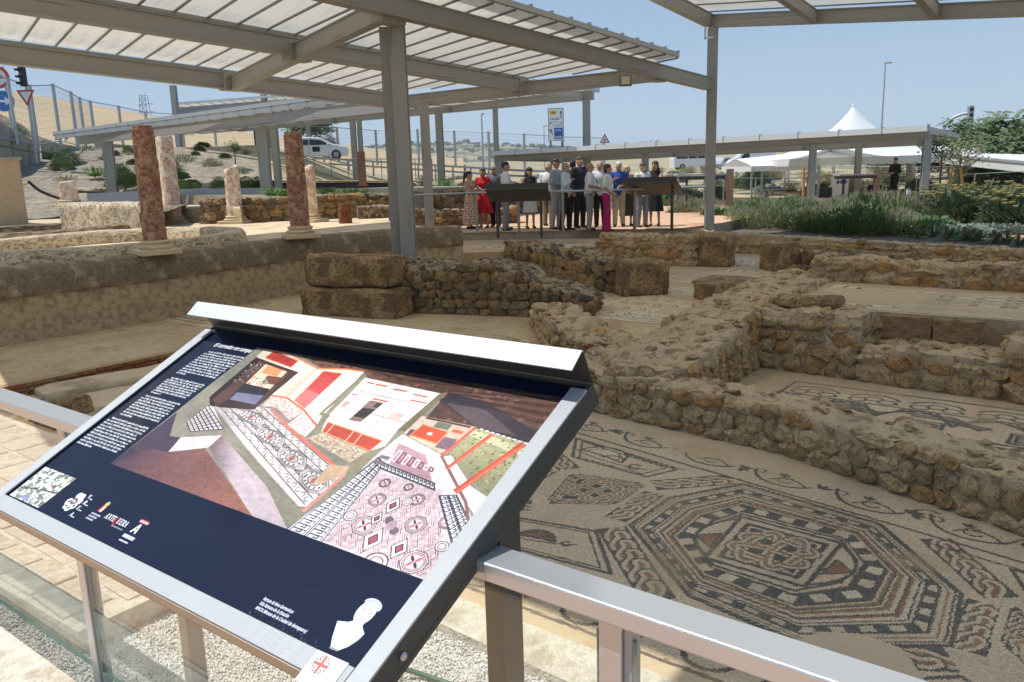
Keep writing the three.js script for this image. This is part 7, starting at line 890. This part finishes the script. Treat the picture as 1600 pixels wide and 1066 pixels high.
// ---------------------------------------------------------------- planting
const leafMat = (r, g, b) => new THREE.MeshPhysicalMaterial({ color: lin(r, g, b), roughness: 0.8, transmission: 0.22, thickness: 0 });
function leaves(list, w, fold = 0.25) { // list: {p, d (along the leaf), l, s (side)}
  const n = list.length, pos = new Float32Array(n * 12 * 3); let k = 0; const put = (v) => { pos[k++] = v.x; pos[k++] = v.y; pos[k++] = v.z; };
  for (const { p, d, l, wd = w } of list) { const s = d.clone().cross(V(0.3, 1, 0.2)).normalize().multiplyScalar(l * wd), up = s.clone().cross(d).normalize().multiplyScalar(l * wd * fold), m = p.clone().addScaledVector(d, l * 0.5), e = p.clone().addScaledVector(d, l).addScaledVector(V(0, -1, 0), l * 0.12), a = m.clone().add(s).add(up), b = m.clone().sub(s).add(up); put(p); put(a); put(m); put(a); put(e); put(m); put(p); put(m); put(b); put(m); put(e); put(b); }
  const g = new THREE.BufferGeometry(); g.setAttribute('position', new THREE.BufferAttribute(pos, 3)); g.computeVertexNormals(); return g;
}
const rdir = (up) => { const a = rr(0, 6.283), y = rr(-0.2, 1) + up; return V(Math.cos(a), y, Math.sin(a)).normalize(); };
function plant(name, label, group, kind, s) { // one plant of each kind; copies are clones
  setSeed(s); const t = thing(name, label, kind.cat ?? 'plant', [0, 0, 0], 0, group), L = [];
  if (kind.type === 'tuft') { for (let i = 0; i < kind.n; i++) { const d = rdir(kind.up), b = V(rr(-1, 1) * kind.r * 0.5, 0, rr(-1, 1) * kind.r * 0.5); let p = b.clone(); const segs = kind.seg ?? 1; for (let q = 0; q < segs; q++) { const dd = d.clone().add(V(0, -q * 0.25, 0)).normalize(); L.push({ p: p.clone(), d: dd, l: kind.h / segs * rr(0.6, 1.1) }); p.addScaledVector(dd, kind.h / segs * 0.85); } } }
  else for (let i = 0; i < kind.n; i++) { let q; do q = V(rr(-1, 1), rr(0, 1), rr(-1, 1)); while (q.length() > 1 || q.length() < 0.45); q.multiply(V(kind.r, kind.h, kind.r)); q.multiplyScalar(1 + 0.25 * nz(q.x * 3 / kind.r, q.y * 3 / kind.h, s)); const d = q.clone().setY(q.y * 0.6 + kind.h * 0.25).normalize().add(rdir(0.2).multiplyScalar(0.7)).normalize(); L.push({ p: q, d, l: kind.l * rr(0.6, 1.3) }); }
  mesh('foliage', leaves(L, kind.w ?? 0.2), kind.mat, t).userData.kind = 'stuff';
  mesh('stems', merge(Array.from({ length: 6 }, (_, i) => rod(V(rr(-0.03, 0.03), -0.03, rr(-0.03, 0.03)), V(rr(-1, 1) * kind.r * 0.6, kind.h * 0.7, rr(-1, 1) * kind.r * 0.6), 0.006 + kind.h * 0.006, 4))), M.trunk, t);
  if (kind.flower) { const fl = []; for (let i = 0; i < kind.fn; i++) { const a = rr(0, 6.28), r = Math.sqrt(rnd()) * kind.r * 1.05, y = kind.h * rr(0.95, 1.2) * (1 - 0.25 * (r / kind.r) ** 2); fl.push(kind.fl(Math.cos(a) * r, y, Math.sin(a) * r)); } mesh('flowers', merge(fl), kind.flower, t).userData.kind = 'stuff'; }
  return t;
}
const K = {
  lav: { type: 'bush', r: 0.46, h: 0.46, n: 760, l: 0.16, w: 0.07, mat: leafMat(0.24, 0.27, 0.11), flower: std({ color: lin(0.3, 0.29, 0.2), roughness: 1 }), fn: 90, fl: (x, y, z) => new THREE.CylinderGeometry(0.004, 0.009, 0.09, 4).translate(x, y + 0.04, z) },
  ros: { type: 'bush', r: 0.52, h: 0.56, n: 1500, l: 0.13, w: 0.1, mat: leafMat(0.13, 0.2, 0.06) },
  yel: { type: 'bush', r: 0.5, h: 0.55, n: 1500, l: 0.16, w: 0.12, mat: leafMat(0.14, 0.19, 0.09), flower: std({ color: lin(0.52, 0.45, 0.2), roughness: 1 }), fn: 34, fl: (x, y, z) => new THREE.CylinderGeometry(0.05, 0.03, 0.025, 7).translate(x, y + 0.05, z) },
  low: { type: 'bush', r: 0.45, h: 0.28, n: 900, l: 0.14, w: 0.24, mat: leafMat(0.09, 0.16, 0.05) },
  sil: { type: 'bush', r: 0.5, h: 0.16, n: 900, l: 0.1, w: 0.2, mat: leafMat(0.26, 0.3, 0.25) },
  dry: { type: 'tuft', r: 0.5, h: 0.6, n: 420, up: 0.6, w: 0.025, mat: leafMat(0.3, 0.25, 0.13), seg: 2 },
  rus: { type: 'tuft', r: 0.5, h: 0.55, n: 380, up: 0.6, w: 0.03, mat: leafMat(0.24, 0.13, 0.08), seg: 2 },
  grn: { type: 'tuft', r: 0.3, h: 0.5, n: 260, up: 0.5, w: 0.04, mat: leafMat(0.13, 0.26, 0.05), seg: 2 },
  aga: { type: 'tuft', r: 0.05, h: 0.3, n: 14, up: 0.35, w: 0.09, mat: leafMat(0.08, 0.14, 0.05) },
};
const proto = {}; const LBL = {
  lav: ['lavender_bush', 'grey-green bush with pale spikes', 'pale-flowered grey-green bushes'], ros: ['dark_green_bush', 'dense dark green bush', 'dense dark green bushes'], yel: ['yellow_flowered_bush', 'bush topped with flat yellow flowers', 'yellow-flowered bushes'], low: ['low_green_plant', 'low broad-leaved green plant', 'low green plants'], sil: ['silver_plant', 'low silvery plant', 'silvery low plants'], dry: ['dry_grass_tuft', 'tuft of dry yellow grass', 'dry grass tufts'], rus: ['russet_grass_tuft', 'russet brown grass tuft', 'russet grass tufts'], grn: ['bright_green_tuft', 'bright green grassy tuft', 'bright green tufts'], aga: ['spiky_seedling', 'small spiky green plant', 'small spiky plants in a row'] };
function put(kind, p, s = 1, sy = 1) { const o = put1(kind, p, s, sy), [n, l, g] = LBL[kind], dep = -(p.x * 0.609 + p.z * 0.793), px = 800 + 1306 * (p.x * 0.793 - p.z * 0.609) / dep, w = px < 420 ? 'on the grey bank at the left' : px < 640 ? 'beyond the columns, by the timber walkway' : px < 1045 ? 'in the field behind the visitors' : dep > 36 ? 'in the dry ground round the marquees' : px < 1420 ? 'in the bed behind the long garden wall' : 'in the garden bed at the right edge'; o.userData.label = l + ' ' + w; o.userData.group = g + ' ' + w; return o; }
function put1(kind, p, s, sy) { let t; if (!proto[kind]) t = proto[kind] = plant(LBL[kind][0], LBL[kind][1], LBL[kind][2], K[kind], kind.charCodeAt(0) * 7 + kind.charCodeAt(1)); else { t = proto[kind].clone(); t.name = numbered(LBL[kind][0]); scene.add(t); } t.position.copy(p); t.rotation.y = rr(0, 6.28); t.scale.set(s, s * sy, s); return t; }
const gp = (px, py, h = -0.14) => G(px, py, h);
setSeed(321); const sow = []; // the dark hedge of lavender and rosemary in front, thinning to the right
for (let i = 0; i < 34; i++) { const u = i / 33, px = lerp(1150, 1412, u) + rr(-6, 6), py = lerp(356, 372, u) - rr(0, 12); sow.push([u < 0.45 ? (i % 2 ? 'ros' : pick(['lav', 'grn'])) : (i % 5 ? 'lav' : 'ros'), gp(px, py), rr(0.85, 1.3), rr(0.85, 1.25)]); }
for (let i = 0; i < 40; i++) sow.push([pick(['lav', 'dry', 'low', 'dry', 'grn', 'rus']), gp(rr(1060, 1420), rr(330, 348)), rr(0.9, 1.3), 1]);
for (const [px, py] of [[1345, 352], [1372, 350], [1400, 352]]) sow.push(['lav', gp(px, py), 1.4, 1.15]);
for (const [px, py] of [[1475, 354], [1490, 356], [1560, 358], [1580, 360], [1600, 358], [1545, 352], [1512, 350], [1618, 362], [1464, 346]]) sow.push(['yel', gp(px, py), rr(1.1, 1.5), rr(1, 1.2)]);
for (const [px, py] of [[1440, 350], [1455, 346], [1520, 352], [1535, 348], [1428, 342]]) sow.push(['rus', gp(px, py), 1.2, 1.1]);
for (const [px, py] of [[1445, 366], [1462, 363], [1430, 362]]) sow.push(['low', gp(px, py), 1.1, 1]);
for (let i = 0; i < 14; i++) sow.push(['sil', gp(lerp(1470, 1620, i / 13), 366 + rr(-2, 4)), rr(0.8, 1.2), 1]);
for (const [px, py] of [[1435, 374], [1455, 371], [1478, 376], [1487, 374], [1506, 377], [1520, 378], [1552, 381], [1573, 382], [1590, 385], [1530, 379]]) sow.push(['aga', gp(px, py), rr(0.8, 1.5), 1]);
for (let i = 0; i < 12; i++) sow.push([pick(['dry', 'low', 'lav']), gp(rr(1045, 1100), rr(322, 345)), rr(0.7, 1.1), 1]);
for (let i = 0; i < 40; i++) { const p = AT(rr(1110, 1600), 300, rr(38, 58)); p.y = groundY(p.x, p.z); sow.push([pick(['dry', 'dry', 'yel', 'dry', 'low', 'sil']), p, rr(1, 1.9), rr(0.9, 1.3)]); }
for (let i = 0; i < 46; i++) { const p = AT(rr(660, 1080), 300, rr(30, 46)); p.y = groundY(p.x, p.z); sow.push([pick(['grn', 'sil', 'grn', 'dry', 'low']), p, rr(1.0, 2.0), rr(0.9, 1.5)]); }
for (let i = 0; i < 60; i++) { const p = AT(rr(640, 1120), 300, rr(44, 90)); p.y = groundY(p.x, p.z); sow.push([pick(['dry', 'sil', 'grn', 'sil', 'dry']), p, rr(0.9, 1.7), rr(0.8, 1.2)]); }
for (const [px, py, d] of [[438, 310, 27], [448, 309, 27], [462, 310, 27], [505, 306, 28], [515, 306, 28], [540, 309, 27], [556, 309, 27], [568, 309, 27], [425, 306, 28], [700, 292, 36], [735, 290, 38], [692, 288, 38]]) { sow.push(['grn', AT(px, py, d), 0.95, 0.9]); }
for (const [px, py, d, k, s] of [[148, 276, 46, 'grn', 1.5], [108, 262, 52, 'ros', 1.6], [98, 268, 50, 'ros', 1.2], [195, 298, 40, 'ros', 1.5], [188, 282, 44, 'ros', 1.2], [205, 290, 42, 'low', 1.4], [250, 292, 42, 'ros', 1.1], [252, 268, 50, 'ros', 1.1], [278, 280, 46, 'low', 1.2], [288, 266, 52, 'lav', 1.6], [296, 297, 40, 'grn', 1.2], [332, 272, 50, 'lav', 1.5], [345, 297, 39, 'ros', 0.9], [376, 278, 47, 'lav', 1.0], [390, 274, 48, 'dry', 0.8], [384, 297, 38, 'ros', 0.9], [402, 298, 37, 'ros', 0.9], [412, 296, 37, 'low', 1.2], [105, 288, 43, 'dry', 1.0], [140, 250, 58, 'lav', 1.5], [160, 246, 60, 'dry', 1.4], [180, 262, 54, 'dry', 1.2], [30, 216, 58, 'ros', 1.2]]) sow.push([k, AT(px, py, d), s, 1]);
for (let i = 0; i < 34; i++) { const p = AT(rr(90, 420), 300, rr(39, 60)); p.y = groundY(p.x, p.z) + 0.08; sow.push([pick(['ros', 'grn', 'dry', 'low', 'lav']), p, rr(0.5, 1.1), rr(0.8, 1.1)]); }
for (const q of sow) put(...q);
function tree(name, label, group, p, H, crownR, o) { // trunk with limbs; crown of leaf clumps with gaps
  setSeed(o.s); const t = thing(name, label, 'tree', [p.x, p.y, p.z], 0, group), tr = [], L = [], y0 = H * (o.clear ?? 0.3);
  tr.push(new THREE.CylinderGeometry(H * 0.011, H * 0.02, H * 0.75, 8).translate(0, H * 0.375, 0)); const tips = [];
  for (let i = 0; i < (o.limbs ?? 14); i++) { const a = i * 2.4 + rr(-0.4, 0.4), y = lerp(y0, H * 0.72, i / (o.limbs ?? 14)), r = crownR * rr(0.5, 1) * Math.sin(Math.PI * clamp((y - y0) / (H - y0) * 0.75 + 0.3, 0, 1)), e = V(Math.cos(a) * r, y + H * rr(0.1, 0.24), Math.sin(a) * r); tr.push(rod(V(0, y, 0), e, H * 0.006, 5)); tips.push(e); for (let k = 0; k < 3; k++) tips.push(e.clone().lerp(V(0, y + H * 0.1, 0), rr(0.1, 0.6)).add(V(rr(-1, 1), rr(-0.6, 1), rr(-1, 1)).multiplyScalar(crownR * 0.28))); }
  tips.push(V(0, H * 0.92, 0), V(0.2, H * 0.84, 0.1));
  for (const c of tips) for (let i = 0; i < o.n; i++) { if (o.frond) { const d = rdir(0.15); for (let k = 0; k < 7; k++) { const q = c.clone().addScaledVector(d, k * o.l * 0.42); q.y -= k * k * o.l * 0.02; for (const s of [-1, 1]) L.push({ p: q, d: d.clone().multiplyScalar(0.6).add(d.clone().cross(V(0, 1, 0)).normalize().multiplyScalar(s)).normalize(), l: o.l * 0.8 }); } } else { const q = V(rr(-1, 1), rr(-1, 1), rr(-1, 1)); if (q.length() > 1) continue; L.push({ p: c.clone().addScaledVector(q, crownR * (o.cl ?? 0.26)), d: rdir(-0.2), l: o.l * rr(0.7, 1.2) }); } }
  mesh('trunk', merge(tr), M.trunk, t); mesh('crown', leaves(L, o.w ?? 0.28), o.mat, t).userData.kind = 'stuff'; return t;
}
const TA = leafMat(0.14, 0.2, 0.06), TB = leafMat(0.1, 0.155, 0.05), TC = leafMat(0.15, 0.2, 0.05), TD = leafMat(0.2, 0.19, 0.08);
const tg = [[1500, 318, 52, 188, 1], [1535, 318, 50, 186, 2], [1568, 318, 48, 182, 3], [1600, 318, 46, 176, 4], [1632, 318, 44, 178, 5], [1478, 314, 56, 210, 6], [1520, 316, 54, 205, 7], [1585, 316, 42, 215, 8], [1550, 316, 44, 222, 9], [1440, 312, 66, 238, 10], [1375, 312, 70, 243, 11]];
for (const [px, py, d, top, s] of tg) { const p = AT(px, py, d); p.y = groundY(p.x, p.z); const H = AT(px, top, d).y - p.y; tree('tree_of_heaven', s % 3 ? 'leafy green tree in the thicket at the right' : 'green tree with long feathery leaves in the thicket at the right', s % 3 ? 'leafy trees in the thicket at the right' : 'feathery trees in the thicket at the right', p, H, Math.max(1.6, H * 0.36), s % 3 ? { s, n: 46, l: 0.34, limbs: 15, clear: 0.1, mat: s % 2 ? TA : TB, w: 0.3, cl: 0.27 } : { s, n: 3, l: 0.4, frond: true, limbs: 16, clear: 0.12, mat: TA, w: 0.3 }); }
{ const p = AT(1466, 322, 35); p.y = -0.1; const t = tree('young_tree', 'young bright green tree beside the right end post of the long flat roof', null, p, AT(1466, 208, 35).y + 0.1, 0.75, { s: 31, n: 60, l: 0.15, limbs: 7, clear: 0.55, mat: TC, cl: 0.42 }); }
{ const p = AT(1494, 330, 33); p.y = -0.1; tree('young_tree', 'young thin yellowish tree tied between orange stakes', null, p, AT(1494, 215, 33).y + 0.1, 0.85, { s: 32, n: 34, l: 0.12, limbs: 9, clear: 0.5, mat: TD, cl: 0.4 }); }
for (const [px, e, lb] of [[1481, 6, 'orange wooden stake left of the thin yellowish young tree'], [1508, -7, 'orange wooden stake right of the thin yellowish young tree'], [1255, 1, 'bare wooden stake near the lower marquee']]) { const a = AT(px, 326, 33), b = AT(px + e, 262, 33), m = mesh('wooden_stake', rod(V(0, -0.2, 0), b.clone().sub(a), 0.05, 8), std({ color: lin(0.5, 0.25, 0.07), roughness: 0.9 })); m.position.copy(a); tag(m, lb, 'stake'); }
{ const p = AT(488, 236, 130); tree('roadside_tree', 'lone flat-topped green tree by the road behind the dark red column', null, p, AT(488, 184, 130).y - p.y, 4.2, { s: 41, n: 60, l: 0.9, limbs: 12, clear: 0.45, mat: TA, cl: 0.3 }); }
{ const p = AT(370, 276, 48); tree('sapling', 'small sapling on the bank behind the short broken column', null, p, 2.0, 0.5, { s: 42, n: 16, l: 0.18, limbs: 5, clear: 0.6, mat: TB, cl: 0.5 }); }
for (const [px, py, d, r, s, lb] of [[515, 238, 120, 1.5, 51, 'rust-brown shrub beside the lone roadside tree'], [1008, 233, 300, 6, 52, 'rounded green tree on the far skyline right of the warning sign']]) { const p = AT(px, py, d); if (s === 52) p.y = AT(1008, 230, d).y - 9; tree(s === 51 ? 'brown_shrub' : 'skyline_tree', lb, null, p, r * 1.5, r, { s, n: 60, l: r * 0.2, limbs: 9, clear: 0.1, mat: s === 51 ? leafMat(0.2, 0.1, 0.05) : TB, cl: 0.4 }); }
renderer.render(scene, camera);
